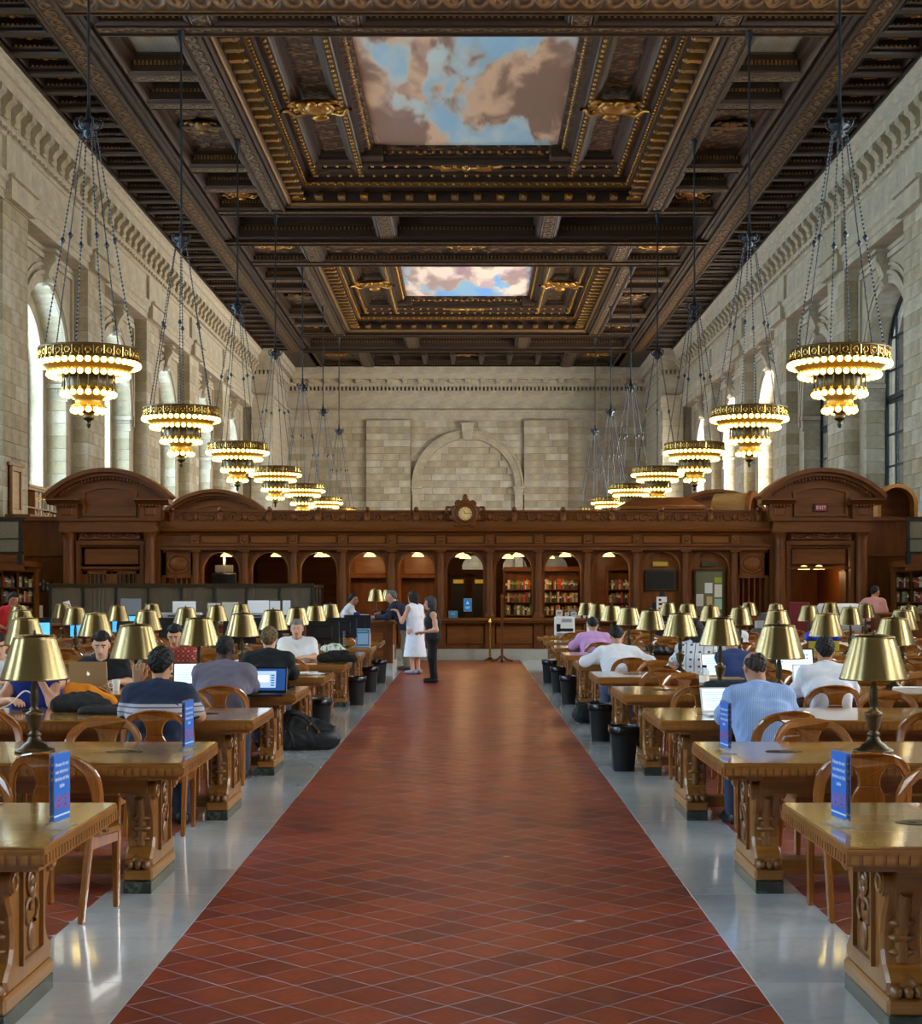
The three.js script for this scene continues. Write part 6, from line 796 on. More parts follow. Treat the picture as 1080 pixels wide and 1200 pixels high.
person({ label: 'grey-haired person in white open-collar shirt facing the aisle tables, seated', pos: [-2.27, 0, -seatF(6)], shirt: '#e9ebf0', collar: '#e9ebf0', sleeve: 'short', hair: '#a8a6a2', hairStyle: 'short', skin: '#cf9d85', trousers: '#30343c', lean: 0.1, fat: 1.15, cell: 0.014, look: [0, 0.05] });
person({ label: 'person with black hair in red plaid shirt, looking down at a book', pos: [-3.4, 0, -seatF(5)], shirtMat: std({ map: tex(64, 64, (u, v) => { const a = Math.sin(u * 6.283 * 2) > 0.6, b = Math.sin(v * 6.283 * 2) > 0.6; return a && b ? hex('#c9a89a') : a || b ? hex('#8f3328') : hex('#a8483a'); }, true, [9, 9]), roughness: 0.85 }), collar: '#a8554a', hair: '#0d0c0d', hairStyle: 'thick', skin: '#c79a7a', trousers: '#2b2f38', lean: 0.22, look: [0, 0.35], cell: 0.013 });
person({ label: 'person with black hair in black T-shirt typing behind the silver laptop', pos: [-3.6, 0, -seatF(4)], shirt: '#101214', sleeve: 'short', hair: '#0c0b0c', hairStyle: 'thick', skin: '#d2a487', trousers: '#2b2f38', lean: 0.25, look: [0.15, 0.32], cell: 0.0125, elbows: [[-0.28, 0.82, 0.24], [0.28, 0.82, 0.24]], wrists: [[-0.1, 0.84, 0.42], [0.2, 0.84, 0.42]] });
person({ label: 'person in sleeveless royal blue dress resting chin on one hand', pos: [-3.5, 0, -seatF(3)], shirt: '#1a3fae', sleeve: 'none', hair: '#2a1c14', hairStyle: 'long', skin: '#d3a084', dress: 0.42, trousers: null, lean: 0.22, look: [0.1, 0.3], cell: 0.013, elbows: [[-0.25, 0.82, 0.3], [0.2, 0.82, 0.32]], wrists: [[-0.1, 0.86, 0.46], [0.07, 1.06, 0.3]], handDir: [null, [-0.1, 1, 0]], handUp: [null, [0, 0, 1]] });
person({ label: 'person in white shirt partly hidden at the outer end of a table', pos: [-4.62, 0, -seatF(4)], shirt: '#dfe3ec', hair: '#3a2a1e', skin: '#cfa186', trousers: '#2b2f38', lean: 0.3, cell: 0.018, look: [0.3, 0.3] });
person({ label: 'person in red T-shirt standing by the bookcase under the gallery', sit: false, pos: [-8.62, 0, -30], turn: 1.1, shirt: '#b3121f', sleeve: 'short', hair: '#151210', skin: '#a87457', trousers: '#22242c', lean: 0.15, size: 0.98, cell: 0.02, look: [0, 0.3], elbows: [[-0.26, 1.08, 0.02], [0.26, 1.08, 0.02]], wrists: [[-0.2, 1.0, 0.24], [0.2, 1.0, 0.24]] });
// exit sign side
const finestripe = tex(64, 64, (u, v) => (Math.sin(v * 6.283 * 8) > 0.2 ? hex('#84a6e0') : hex('#a0bbea')), true, [8, 8]);
person({ label: 'balding person in light blue striped shirt hunched over the table', pos: [2.24, 0, -seatN(3)], turn: away + 0.12, shirtMat: std({ map: finestripe, roughness: 0.8 }), collar: '#a9c2ec', hair: '#4a3c34', hairStyle: 'ring', skin: '#b07f62', trousers: '#2a3350', lean: 0.4, fat: 1.02, shoulder: 0.178, cell: 0.012, look: [0.2, 0.35], elbows: [[-0.24, 0.83, 0.2], [0.25, 0.82, 0.22]], wrists: [[-0.2, 0.83, 0.44], [0.2, 0.83, 0.46]] });
person({ label: 'person with dark short hair in white dress shirt at a white laptop', pos: [3.36, 0, -seatN(4)], turn: away, shirt: '#e4e9f4', collar: '#e9edf6', hair: '#1a1614', hairStyle: 'short', skin: '#b98263', trousers: '#252a34', lean: 0.3, cell: 0.013, shoulder: 0.185, look: [0, 0.1] });
person({ label: 'person with black hair in navy T-shirt reading a laptop screen', pos: [3.02, 0, -seatN(5)], turn: away + 0.25, shirt: '#22386c', sleeve: 'short', hair: '#0d0d10', hairStyle: 'thick', skin: '#b88b6b', trousers: '#2a2f3a', lean: 0.25, cell: 0.014, look: [0, 0.15] });
person({ label: 'person with thick dark curly hair in pale patterned shirt, back turned', pos: [2.98, 0, -seatN(6)], turn: away, shirtMat: std({ map: tex(64, 64, (u, v) => (Math.hypot(u - 0.5, v - 0.5) < 0.16 || Math.abs(v - 0.06) < 0.04 ? hex('#3d4a60') : hex('#dfe5ee')), true, [11, 9]), roughness: 0.85 }), hair: '#141013', hairStyle: 'bob', skin: '#c59877', trousers: '#333', lean: 0.12, cell: 0.016 });
person({ label: 'person in white shirt bent low over the table, writing', pos: [2.0, 0, -seatN(6) - 0.02], turn: away, shirt: '#e8edf6', collar: '#e8edf6', hair: '#15130f', skin: '#b98668', trousers: '#3b4a6b', lean: 0.52, shoulder: 0.2, cell: 0.015, look: [0, 0.5], elbows: [[-0.42, 0.82, 0.2], [0.42, 0.82, 0.22]], wrists: [[-0.2, 0.83, 0.46], [0.2, 0.83, 0.5]] });
person({ label: 'person in lilac shirt leaning over the table, back turned', pos: [2.14, 0, -seatN(8)], turn: away, shirt: '#c99ad0', collar: '#cfa5d6', hair: '#15120f', skin: '#a8785a', trousers: '#2c3038', lean: 0.45, shoulder: 0.195, cell: 0.017, look: [0, 0.45], elbows: [[-0.36, 0.82, 0.22], [0.34, 0.82, 0.22]] });
person({ label: 'grey-haired person in pale shirt, seated far down the tables', pos: [4.4, 0, -seatN(8)], turn: away, shirt: '#d8dce2', hair: '#4a4a4c', skin: '#c59877', trousers: '#333', lean: 0.2, cell: 0.02 });
person({ label: 'person in salmon pink shirt standing by the gallery bookcase, hand on hip', sit: false, pos: [9.4, 0, -36.6], turn: away - 0.6, shirt: '#cf8f86', sleeve: 'short', hair: '#1a1512', skin: '#b77f63', trousers: '#2b2d33', lean: 0.18, size: 1.06, cell: 0.02, look: [-0.5, 0.2], elbows: [[-0.28, 1.12, 0.1], [0.46, 1.16, -0.04]], wrists: [[-0.2, 1.0, 0.3], [0.26, 1.0, 0.02]] });
person({ label: 'person in beige top seated in the open doorway', pos: [8.55, 0, -40.2], turn: away, shirt: '#a09a80', hair: '#17130f', skin: '#9a6e52', trousers: '#333', lean: 0.1, cell: 0.022 });
person({ label: 'person in dark clothes standing below the wide television', sit: false, pos: [4.78, 0, -38.4], turn: away, shirt: '#141518', hair: '#0f0e0e', skin: '#a67a5c', trousers: '#17181c', lean: 0.05, size: 0.98, cell: 0.022, elbows: [[-0.24, 1.1, 0.05], [0.24, 1.1, 0.05]], wrists: [[-0.18, 1.08, 0.28], [0.18, 1.08, 0.28]] });
// at the service desk
person({ label: 'clerk with black hair and glasses in white shirt reaching across the service desk', sit: false, pos: [-2.72, 0, -35.6], turn: Math.PI / 2, shirt: '#dfe6ea', hair: '#0d0d0f', skin: '#b98766', glasses: true, trousers: '#22242a', lean: 0.3, size: 0.97, cell: 0.018, look: [0, 0.1], elbows: [[-0.22, 1.16, 0.34], [0.22, 1.16, 0.3]], wrists: [[-0.14, 1.17, 0.6], [0.12, 1.17, 0.56]], handDir: [[0.1, 0.1, 1], [0, 0.05, 1]] });
person({ label: 'grey-haired person in navy jacket and khaki trousers leaning on the service desk', sit: false, pos: [-1.24, 0, -34.3], turn: -Math.PI / 2 - 0.25, shirt: '#141c33', hair: '#8d8a88', hairStyle: 'short', skin: '#c08b70', trousers: '#6f624d', lean: 0.5, size: 1.04, cell: 0.016, hem: 0.78, fat: 1.12, look: [0.1, 0.1], elbows: [[-0.24, 1.12, 0.4], [0.26, 1.1, 0.36]], wrists: [[-0.16, 1.2, 0.6], [0.16, 1.1, 0.62]], shoes: '#2a2018' });
person({ label: 'person with long brown hair in sleeveless white dress pointing towards the desk', sit: false, pos: [-1.02, 0, -32.75], turn: -Math.PI / 2 - 0.7, shirt: '#e4e8f4', dress: 0.36, sleeve: 'none', hair: '#2b1a12', hairStyle: 'long', skin: '#d29c80', trousers: null, lean: 0.02, size: 0.985, cell: 0.015, look: [0.1, 0], elbows: [[-0.31, 1.1, -0.02], [0.3, 1.1, 0.1]], wrists: [[-0.33, 0.86, 0.06], [0.24, 1.32, 0.28]], handDir: [[0, -1, 0.1], [0, 0.3, 1]], handUp: [[-1, 0, 0], [0, 1, 0]], shoes: '#8c8aa0' });
person({ label: 'grey-haired person in sleeveless black top and trousers standing in the aisle', sit: false, pos: [-0.58, 0, -29.8], turn: -Math.PI / 2 + 0.1, shirt: '#0e0f12', collar: '#5a6270', sleeve: 'none', hair: '#5c5c60', hairStyle: 'bob', skin: '#d09a80', trousers: '#101114', lean: 0.03, size: 0.93, cell: 0.015, fat: 1.1, look: [-0.1, 0.05], elbows: [[-0.27, 1.06, -0.02], [0.27, 1.06, -0.04]], wrists: [[-0.12, 1.0, 0.2], [0.12, 1.02, 0.22]] });
// ---------------------------------------------------------------- desk, glass screen, machines and belongings
const L = (n) => rowD(n);
{ const o = thing('service_desk', 'panelled wooden service desk standing in front of the partition', 'desk', [-2.12, 0, -35.6]);
  mesh('carcass', [box(1.04, 0.86, 2.2, 0, 0.57, 0)], M.walnut, o, 'y'); mesh('plinth', [box(1.1, 0.14, 2.26, 0, 0.07, 0)], M.plinthStone, o); mesh('top', [cbox(1.2, 0.06, 2.36, 0.012, 0, 1.02, 0), box(1.1, 0.04, 2.26, 0, 0.97, 0)], M.walnutPanel, o);
  mesh('front_panel', [cbox(0.74, 0.54, 0.04, 0.015, 0, 0.56, 1.1)], M.walnutPanel, o); mesh('corner_post', [box(0.12, 0.86, 0.12, 0.5, 0.57, 1.08)], M.walnut, o, 'y');
  for (let k = 0; k < 3; k++) mesh('side_panel', boxUV(flat(cbox(0.03, 0.5, 0.5, 0.012, 0.525, 0.56, -0.7 + k * 0.62))), M.walnutPanel, o);
  const g = thing('louvred_grille', 'white louvred grille low on the service desk side', 'grille', [-1.575, 0.16, -34.9], Math.PI / 2); mesh('frame', [box(0.8, 0.03, 0.02, 0, 0.015, 0), box(0.8, 0.03, 0.02, 0, 0.34, 0)], M.white, g); for (let k = 0; k < 9; k++) mesh('slat', boxUV(flat(box(0.02, 0.32, 0.018, -0.36 + k * 0.09, 0.175, 0))), M.white, g);
  dup(protoLamp, [-1.98, 1.05, -35.3], 0.4, 'brass desk lamp standing on the service desk', 'lamps off the reading tables'); dup(protoLamp, [-1.74, 1.05, -36.3], 0.4, 'brass desk lamp at the back of the service desk', 'lamps off the reading tables');
  const c = thing('cloth_bag', 'dark blue cloth bag with white lettering marks on the service desk', 'bag', [-2.36, 1.05, -34.75]); mesh('body', [cbox(0.14, 0.2, 0.1, 0.02, 0, 0.1, 0)], std({ color: '#1b2a78', roughness: 0.8 }), c); mesh('print', [box(0.08, 0.05, 0.004, 0, 0.11, 0.051)], M.white, c);
}
{ const o = thing('glass_screen', 'low dark bronze glazed screen in front of the partition', 'screen', [0, 0, -36]);
  const x0 = -9.4, x1 = -3.47, n = 8, st = (x1 - x0) / n; mesh('top_rail', [box(x1 - x0 + 0.1, 0.06, 0.1, (x0 + x1) / 2, 1.82, 0), box(x1 - x0 + 0.04, 0.04, 0.14, (x0 + x1) / 2, 1.86, 0), box(0.1, 0.06, 2.4, x1, 1.82, -1.2)], M.bronze, o); mesh('base', [box(x1 - x0, 0.8, 0.12, (x0 + x1) / 2, 0.4, 0), box(0.12, 0.8, 2.4, x1, 0.4, -1.2)], M.walnut, o);
  for (let i = 0; i <= n; i++) mesh('post', [box(0.05, 1.8, 0.06, x0 + i * st, 0.9, 0)], M.greenBronze, o, 'y'); for (let i = 1; i < 4; i++) mesh('post', [box(0.06, 1.8, 0.05, x1, 0.9, -i * 0.78)], M.greenBronze, o, 'y');
  const smoky = phys({ color: '#b9ac94', transmission: 0.85, roughness: 0.08, thickness: 0 }); for (let i = 0; i < n; i++) mesh('pane', boxUV(flat(box(st - 0.06, 0.98, 0.01, x0 + (i + 0.5) * st, 1.3, 0))), smoky, o); for (let i = 0; i < 3; i++) mesh('pane', boxUV(flat(box(0.01, 0.98, 0.72, x1, 1.3, -0.4 - i * 0.78))), smoky, o);
  const d = thing('work_counter', 'long wooden work counter in front of the glass screen', 'counter', [-6.3, 0, -34.5]); mesh('top', [cbox(5.8, 0.05, 0.8, 0.01, 0, 0.98, 0)], M.walnutPanel, d); mesh('body', [box(5.7, 0.95, 0.6, 0, 0.475, 0)], M.walnut, d, 'y');
  const base = 1.005; [[202, 229, 0.24, '#eceef0', 'white'], [290, 315, 0.26, '#f1f3f6', 'large white'], [316, 328, 0.25, '#e8eaee', 'narrow white'], [141, 165, 0.3, '#7d8288', 'dark grey'], [331, 340, 0.26, '#dfe3ea', 'slim pale'], [243, 258, 0.2, '#cfc9b8', 'cream'], [260, 279, 0.22, '#c9c4b2', 'buff']].forEach(([a, b, h, c, n], i) => { const d2 = 34.75, w = (b - a) * d2 / FL, p = at((a + b) / 2, 700, d2), o2 = thing('display_board', `${n} display board standing on the work counter`, 'board', [p.x, base, -d2], 0); o2.rotation.x = -0.06; mesh('panel', [cbox(w, h + 0.24, 0.02, 0.003, 0, (h + 0.24) / 2, 0)], std({ color: c, roughness: 0.6 }), o2); mesh('foot', [box(w * 0.6, 0.02, 0.14, 0, 0.01, -0.05)], M.greyPlastic, o2); });
  [[188, 228, '#9ba0a4'], [289, 313, '#a3a9b0'], [122, 136, '#3a3f46'], [228, 236, '#c9ced4']].forEach(([a, b, c], i) => { const d2 = 34.3, w = (b - a) * d2 / FL, p = at((a + b) / 2, 700, d2), o2 = thing('equipment_case', `${['wide grey', 'mid grey', 'dark', 'small pale'][i]} office machine on the work counter`, 'machine', [p.x, base, -d2]); mesh('case', [cbox(w, 0.24, 0.3, 0.015, 0, 0.12, 0)], std({ color: c, roughness: 0.5 }), o2); mesh('vent', [box(w * 0.5, 0.03, 0.01, 0, 0.17, 0.152)], M.black, o2); });
  const tl = thing('tilted_board', 'cream board leaning at the closed doorway end of the counter', 'board', [-8.55, base, -34.6]); mesh('panel', [box(0.16, 0.5, 0.02, 0, 0.25, 0).rotateZ(0.3)], M.paper, tl); mesh('foot', [box(0.2, 0.02, 0.12, 0, 0.01, 0)], M.greyPlastic, tl);
}
// computers
const screenBlue = canvasTex(160, 100, (g, w, h) => { const q = g.createLinearGradient(0, 0, w, h); q.addColorStop(0, '#2f8fe6'); q.addColorStop(1, '#63b6f5'); g.fillStyle = q; g.fillRect(0, 0, w, h); });
const screenDoc = canvasTex(200, 130, (g, w, h) => { g.fillStyle = '#d9ecf8'; g.fillRect(0, 0, w, h); g.fillStyle = '#3a5a86'; for (let j = 0; j < 2; j++) for (let i = 0; i < 9; i++) g.fillRect(46 + i * 15, 26 + j * 20, 9, 9); g.fillStyle = '#4a90d0'; g.fillRect(28, 26, 9, 9); g.fillRect(28, 46, 9, 9); g.fillRect(28, 66, 9, 9); });
const screenSite = canvasTex(200, 130, (g, w, h) => { g.fillStyle = '#1c3f74'; g.fillRect(0, 0, w, h); g.fillStyle = '#9fb8d8'; g.fillRect(28, 14, 120, 100); g.fillStyle = '#e4ecf6'; g.fillRect(40, 40, 70, 40); g.fillStyle = '#2f5d9c'; for (let i = 0; i < 5; i++) g.fillRect(120, 36 + i * 15, 20, 8); });
const screenPale = canvasTex(200, 130, (g, w, h) => { g.fillStyle = '#cfe4ee'; g.fillRect(0, 0, w, h); g.fillStyle = '#8fb0c4'; for (let i = 0; i < 8; i++) g.fillRect(20, 20 + i * 12, 120 - (i % 3) * 26, 4); });
const screenMat = (t, k = 0.55) => std({ map: t, emissiveMap: t, emissive: new THREE.Color(1, 1, 1), emissiveIntensity: k, roughness: 0.25 });
function laptop(label, pos, turn, open, body, t, size = 1) { const o = thing('laptop', label, 'laptop', pos, turn); o.scale.setScalar(size); mesh('keyboard_base', [cbox(0.33, 0.018, 0.23, 0.005, 0, 0.009, 0.03), box(0.28, 0.002, 0.1, 0, 0.019, 0)], body, o);
  const lid = new THREE.Group(); lid.name = 'lid'; lid.position.set(0, 0.018, -0.085); lid.rotation.x = -(open - Math.PI / 2); o.add(lid); mesh('lid_shell', [cbox(0.33, 0.22, 0.009, 0.004, 0, 0.11, 0)], body, lid); const p = panel(0.3, 0.188, t, {}); p.material = screenMat(t); p.name = 'screen'; p.position.set(0, 0.112, 0.0052); lid.add(p); return o; }
M.silver = phys({ color: '#c3b59b', metalness: 0.7, roughness: 0.4 }); M.whitePlastic = std({ color: '#e9ebee', roughness: 0.35 });
{ let p = onTable(106, 805.5); const l = laptop('silver laptop with its lid towards the aisle tables, on the service-desk side', [p.x, TT, p.z], 0.03, 1.8, M.silver, screenPale, 1.12); l.rotation.y = Math.PI + 0.05;   // lid faces the other tables
  const apple = new THREE.Mesh(flat(mergeGeometries([flat(extrude([...arc(0, 0, 0.014, 0.6, 5.68, 14), [0.007, 0]], 0.001)), flat(extrude(arc(0.003, 0.0195, 0.0045, 0, 6, 8), 0.001))])), std({ color: '#f5f7fa', roughness: 0.3, emissive: new THREE.Color('#ffffff'), emissiveIntensity: 0.3 })); apple.name = 'lid_emblem'; apple.position.set(0, 0.11, -0.0056); l.children[1].add(apple);
  p = onTable(311, 815); laptop('black laptop showing a blue page at the end of a service-desk-side table', [p.x, TT, p.z], 0, 1.9, M.black, screenSite, 1.1);
  p = onTable(222, 806); laptop('black laptop with pale screen before the broad person', [p.x, TT, p.z], 0.1, 1.85, M.black, screenPale, 1.05);
  p = onTable(848, 838); laptop('white laptop before the balding person in the blue shirt', [p.x, TT, p.z], 0.12, 1.95, M.whitePlastic, screenPale, 0.92);
  p = onTable(955, 812); laptop('white laptop before the person in the white dress shirt', [p.x, TT, p.z], -0.05, 1.9, M.whitePlastic, screenPale, 1.15);
  p = onTable(846, 796); laptop('laptop with bright screen before the person in the navy T-shirt', [p.x, TT, p.z], 0.1, 1.9, M.silver, screenPale, 1.2);
  p = onTable(934, 793); laptop('black laptop with rows of icons on its screen, no one before it', [p.x, TT, p.z], 0, 1.9, M.black, screenDoc, 1.35); }
const monitorProto = (() => { const t = thing('monitor', '', 'monitor'); mesh('casing', [cbox(0.5, 0.34, 0.05, 0.012, 0, 0.32, 0), cbox(0.3, 0.2, 0.05, 0.015, 0, 0.32, 0.04)], M.black, t); mesh('stand', [box(0.06, 0.2, 0.04, 0, 0.12, 0.03), cbox(0.26, 0.02, 0.2, 0.006, 0, 0.01, 0.02)], M.black, t); const p = panel(0.46, 0.29, screenBlue); p.material = screenMat(screenBlue, 0.7); p.name = 'screen'; p.position.set(0, 0.32, -0.027); p.rotation.y = Math.PI; t.add(p); return t; })();
{ let first = true; const put = (x, n, turn, extra) => { const d = L(n), label = `black computer monitor, ${extra}, service-desk-side table, ${rowName(-1, n)} row from partition`, p = [x, TT, -d]; if (first) { monitorProto.position.set(...p); monitorProto.rotation.y = turn; tag(monitorProto, label, 'monitor', 'computer monitors'); first = false; } else dup(monitorProto, p, turn, label, 'computer monitors'); };
  for (const n of [7, 8, 9]) [[-2.05, 0, 'first from aisle'], [-3.3, 0.1, 'second from aisle'], [-4.9, -0.1, 'third from aisle'], [-6.4, Math.PI + 0.3, 'fourth from aisle, screen lit'], [-7.2, 0, 'fifth from aisle']].forEach(([x, t, e]) => put(x + (n - 8) * 0.06, n, t, e)); }
// waste bins
const binProto = (() => { const t = thing('waste_bin', '', 'bin'); const g = lathe([[0.145, 0.0], [0.15, 0.02], [0.185, 0.4], [0.2, 0.405], [0.2, 0.425], [0.178, 0.42], [0.14, 0.02], [0, 0.015]], 4); g.rotateY(Math.PI / 4); g.scale(0.92, 1, 1.15); mesh('body', [g], M.blackMatte, t); mesh('liner', [(() => { const q = lathe([[0.203, 0.36], [0.206, 0.43], [0.185, 0.432], [0.17, 0.3]], 4); q.rotateY(Math.PI / 4); q.scale(0.92, 1, 1.15); return q; })()], std({ color: '#0a0a0c', roughness: 0.25 }), t); return t; })();
{ let first = true; [[1, 730, 905, 4], [1, 703, 870, 5], [1, 666, 826, 6], [1, 654, 812, 7], [1, 643, 801, 8], [-1, 418, 827, 6], [-1, 434, 811.5, 7], [-1, 445, 801, 8], [-1, 376, 862, 5]].forEach(([s, px, py, n]) => { const d = EYE.y * FL / (py - VY) + 0.18, x = EYE.x + (px - VX) * d / FL, label = `black waste bin at the aisle end of the ${SIDEN[s]}-side table, ${rowName(s, n)} row from partition`; if (first) { binProto.position.set(x, 0, -d); tag(binProto, label, 'bin', 'black waste bins'); first = false; } else dup(binProto, [x, 0, -d], 0, label, 'black waste bins'); });
  const pp = thing('paper_waste', 'crumpled paper sticking out of a waste bin near the printer', 'paper', [at(643, 780, 31.4).x, 0.4, -(EYE.y * FL / (801 - VY) + 0.18)]); mesh('sheet', [new THREE.IcosahedronGeometry(0.11, 1).scale(1.2, 0.5, 1)], M.paper, pp); mesh('wrapper', [new THREE.IcosahedronGeometry(0.07, 1).scale(1.2, 0.6, 1).translate(0.08, 0.04, 0)], std({ color: '#b9962c', roughness: 0.6 }), pp); }
// soft things
function soft(name, label, cat, pos, turn, bones, mat, k = 0.06, wr = 0.008, h = 0.014, flatY = null) { const o = thing(name, label, cat, pos, turn); const f = limbs(bones, k, 0, wr), [a, b] = bounds(bones, 0.03); mesh('body', boxUV(flat(nets((x, y, z) => Math.max(f(x, y, z), -y + 0.001), a, b, h))), mat, o); return o; }
{ const dark = std({ color: '#0e1319', roughness: 0.6 }), b = soft('backpack', 'black backpack slumped on the marble beside a table end', 'backpack', [at(362, 880, 17.3).x, 0, -17.35], 0.3, [[V(-0.2, 0.14, 0), V(0.18, 0.13, 0.05), 0.17, 0.15], [V(-0.16, 0.28, -0.04), V(0.08, 0.22, 0), 0.14, 0.1], [V(-0.22, 0.34, -0.06), V(-0.24, 0.2, -0.05), 0.08, 0.12]], dark, 0.08, 0.008, 0.012);
  mesh('pocket', [new THREE.SphereGeometry(0.12, 12, 8).scale(1.2, 0.8, 0.5).translate(0.14, 0.13, 0.16)], std({ color: '#141a22', roughness: 0.55 }), b); mesh('strap', [tube([[-0.22, 0.4, 0.04], [-0.1, 0.36, 0.14], [0.02, 0.26, 0.17], [0.1, 0.16, 0.2]], 0.014, 14, 5), tube([[-0.3, 0.3, 0.06], [-0.24, 0.18, 0.16], [-0.2, 0.05, 0.15]], 0.014, 12, 5)], dark, b); mesh('buckle', [box(0.03, 0.02, 0.012, -0.02, 0.29, 0.17), box(0.015, 0.04, 0.01, 0.06, 0.21, 0.2), box(0.015, 0.04, 0.01, -0.06, 0.25, 0.18)], M.brassBright, b);
  soft('duffel_bag', 'dark green bag on the floor between two waste bins', 'bag', [at(690, 848, 20.9).x + 0.04, 0, -20.8], 0.2, [[V(-0.16, 0.12, 0), V(0.16, 0.12, 0), 0.12, 0.12], [V(0, 0.2, 0), V(0.1, 0.24, 0), 0.09, 0.08]], std({ color: '#12201a', roughness: 0.7 }));
  let p = onTable(92, 834); soft('jacket', 'dark grey jacket heaped on the table before the person in blue', 'jacket', [p.x, TT, p.z], 0, [[V(-0.15, 0.05, 0), V(0.1, 0.06, 0), 0.07, 0.08], [V(0.05, 0.08, -0.05), V(0.22, 0.04, 0), 0.06, 0.05], [V(-0.1, 0.09, -0.04), V(0.05, 0.1, -0.05), 0.05, 0.05]], std({ color: '#24272b', roughness: 0.9 }), 0.05, 0.01, 0.01);
  p = onTable(101, 828); soft('orange_bag', 'orange cloth bag lying behind the dark jacket', 'bag', [p.x, TT, p.z], 0.3, [[V(-0.12, 0.14, 0), V(0.02, 0.12, 0), 0.06, 0.06], [V(0.02, 0.1, 0), V(0.2, 0.05, 0.02), 0.06, 0.045], [V(-0.1, 0.06, 0), V(0.05, 0.05, 0), 0.06, 0.06]], std({ color: '#e08a12', roughness: 0.8 }), 0.05, 0.008, 0.01);
  p = onTable(122, 837); soft('folder_case', 'flat dark case with a white cable on the table', 'case', [p.x, TT, p.z], 0, [[V(-0.17, 0.02, 0), V(0.17, 0.02, 0.02), 0.035, 0.035], [V(-0.12, 0.04, -0.05), V(0.12, 0.045, -0.04), 0.03, 0.03]], std({ color: '#15181d', roughness: 0.7 }), 0.05, 0.004, 0.01);
  p = onTable(395, 776); soft('dark_coat', 'black coat heaped at the aisle end of a service-desk-side table', 'coat', [p.x, TT, p.z], 0, [[V(-0.2, 0.05, 0), V(0.22, 0.04, 0), 0.07, 0.05], [V(-0.1, 0.09, -0.05), V(0.1, 0.1, -0.05), 0.06, 0.06]], std({ color: '#121614', roughness: 0.9 }), 0.05, 0.01, 0.014);
  p = onTable(391, 768); soft('patterned_scarf', 'pale patterned scarf piled behind the black coat', 'scarf', [p.x, TT, p.z], 0, [[V(-0.12, 0.07, 0), V(0.12, 0.06, 0), 0.08, 0.06], [V(-0.02, 0.13, 0), V(0.06, 0.12, 0), 0.05, 0.05]], std({ map: tex(64, 64, (u, v) => lerp3(hex('#dfe3dc'), hex('#6a8a5a'), sm(0.45, 0.65, fbm(u, v, 6, 6, 3, 3))), true, [5, 5]), roughness: 0.9 }), 0.04, 0.01, 0.014);
  p = onTable(775, 768.5); soft('black_bag', 'black leather bag lying across an exit-sign-side table', 'bag', [p.x, TT, p.z], 0.1, [[V(-0.2, 0.07, 0), V(0.18, 0.05, 0), 0.08, 0.06], [V(-0.15, 0.12, 0), V(0.02, 0.1, 0), 0.06, 0.05]], std({ color: '#101114', roughness: 0.45 }), 0.05, 0.006, 0.014);
  soft('jacket', 'dark blue jacket hung over a chair back on the exit-sign side', 'jacket', [2.5, 0.5, -(rowD(4) - TW / 2 - 0.2 - 2.886 + 2.886 - 0.32)], 0, [[V(-0.27, 0.38, 0), V(0.27, 0.38, 0), 0.055, 0.055], [V(-0.27, 0.36, 0.03), V(-0.3, 0.06, 0.04), 0.05, 0.045], [V(0.27, 0.36, 0.03), V(0.28, 0.08, 0.04), 0.05, 0.045], [V(0, 0.36, 0.03), V(0, 0.08, 0.05), 0.06, 0.06], [V(-0.14, 0.36, 0.03), V(-0.15, 0.06, 0.045), 0.06, 0.05], [V(0.14, 0.36, 0.03), V(0.15, 0.06, 0.045), 0.06, 0.05]], std({ color: '#16212f', roughness: 0.9 }), 0.05, 0.008, 0.013);
  p = onTable(965, 763); const bx = thing('yellow_box', 'yellow box with a pale label on an exit-sign-side table', 'box', [p.x, TT, p.z]); mesh('carton', [cbox(0.42, 0.16, 0.3, 0.008, 0, 0.08, 0)], std({ color: '#b09a1e', roughness: 0.6 }), bx); mesh('label_patch', [box(0.14, 0.08, 0.004, -0.04, 0.08, 0.151)], M.paper, bx);
  soft('blue_bag', 'bright blue plastic bag resting on the yellow box', 'bag', [p.x - 0.02, TT + 0.16, p.z], 0, [[V(-0.2, 0.06, 0), V(0.2, 0.07, 0), 0.08, 0.07]], std({ color: '#1c3fd0', roughness: 0.4 }), 0.05, 0.016, 0.014); }
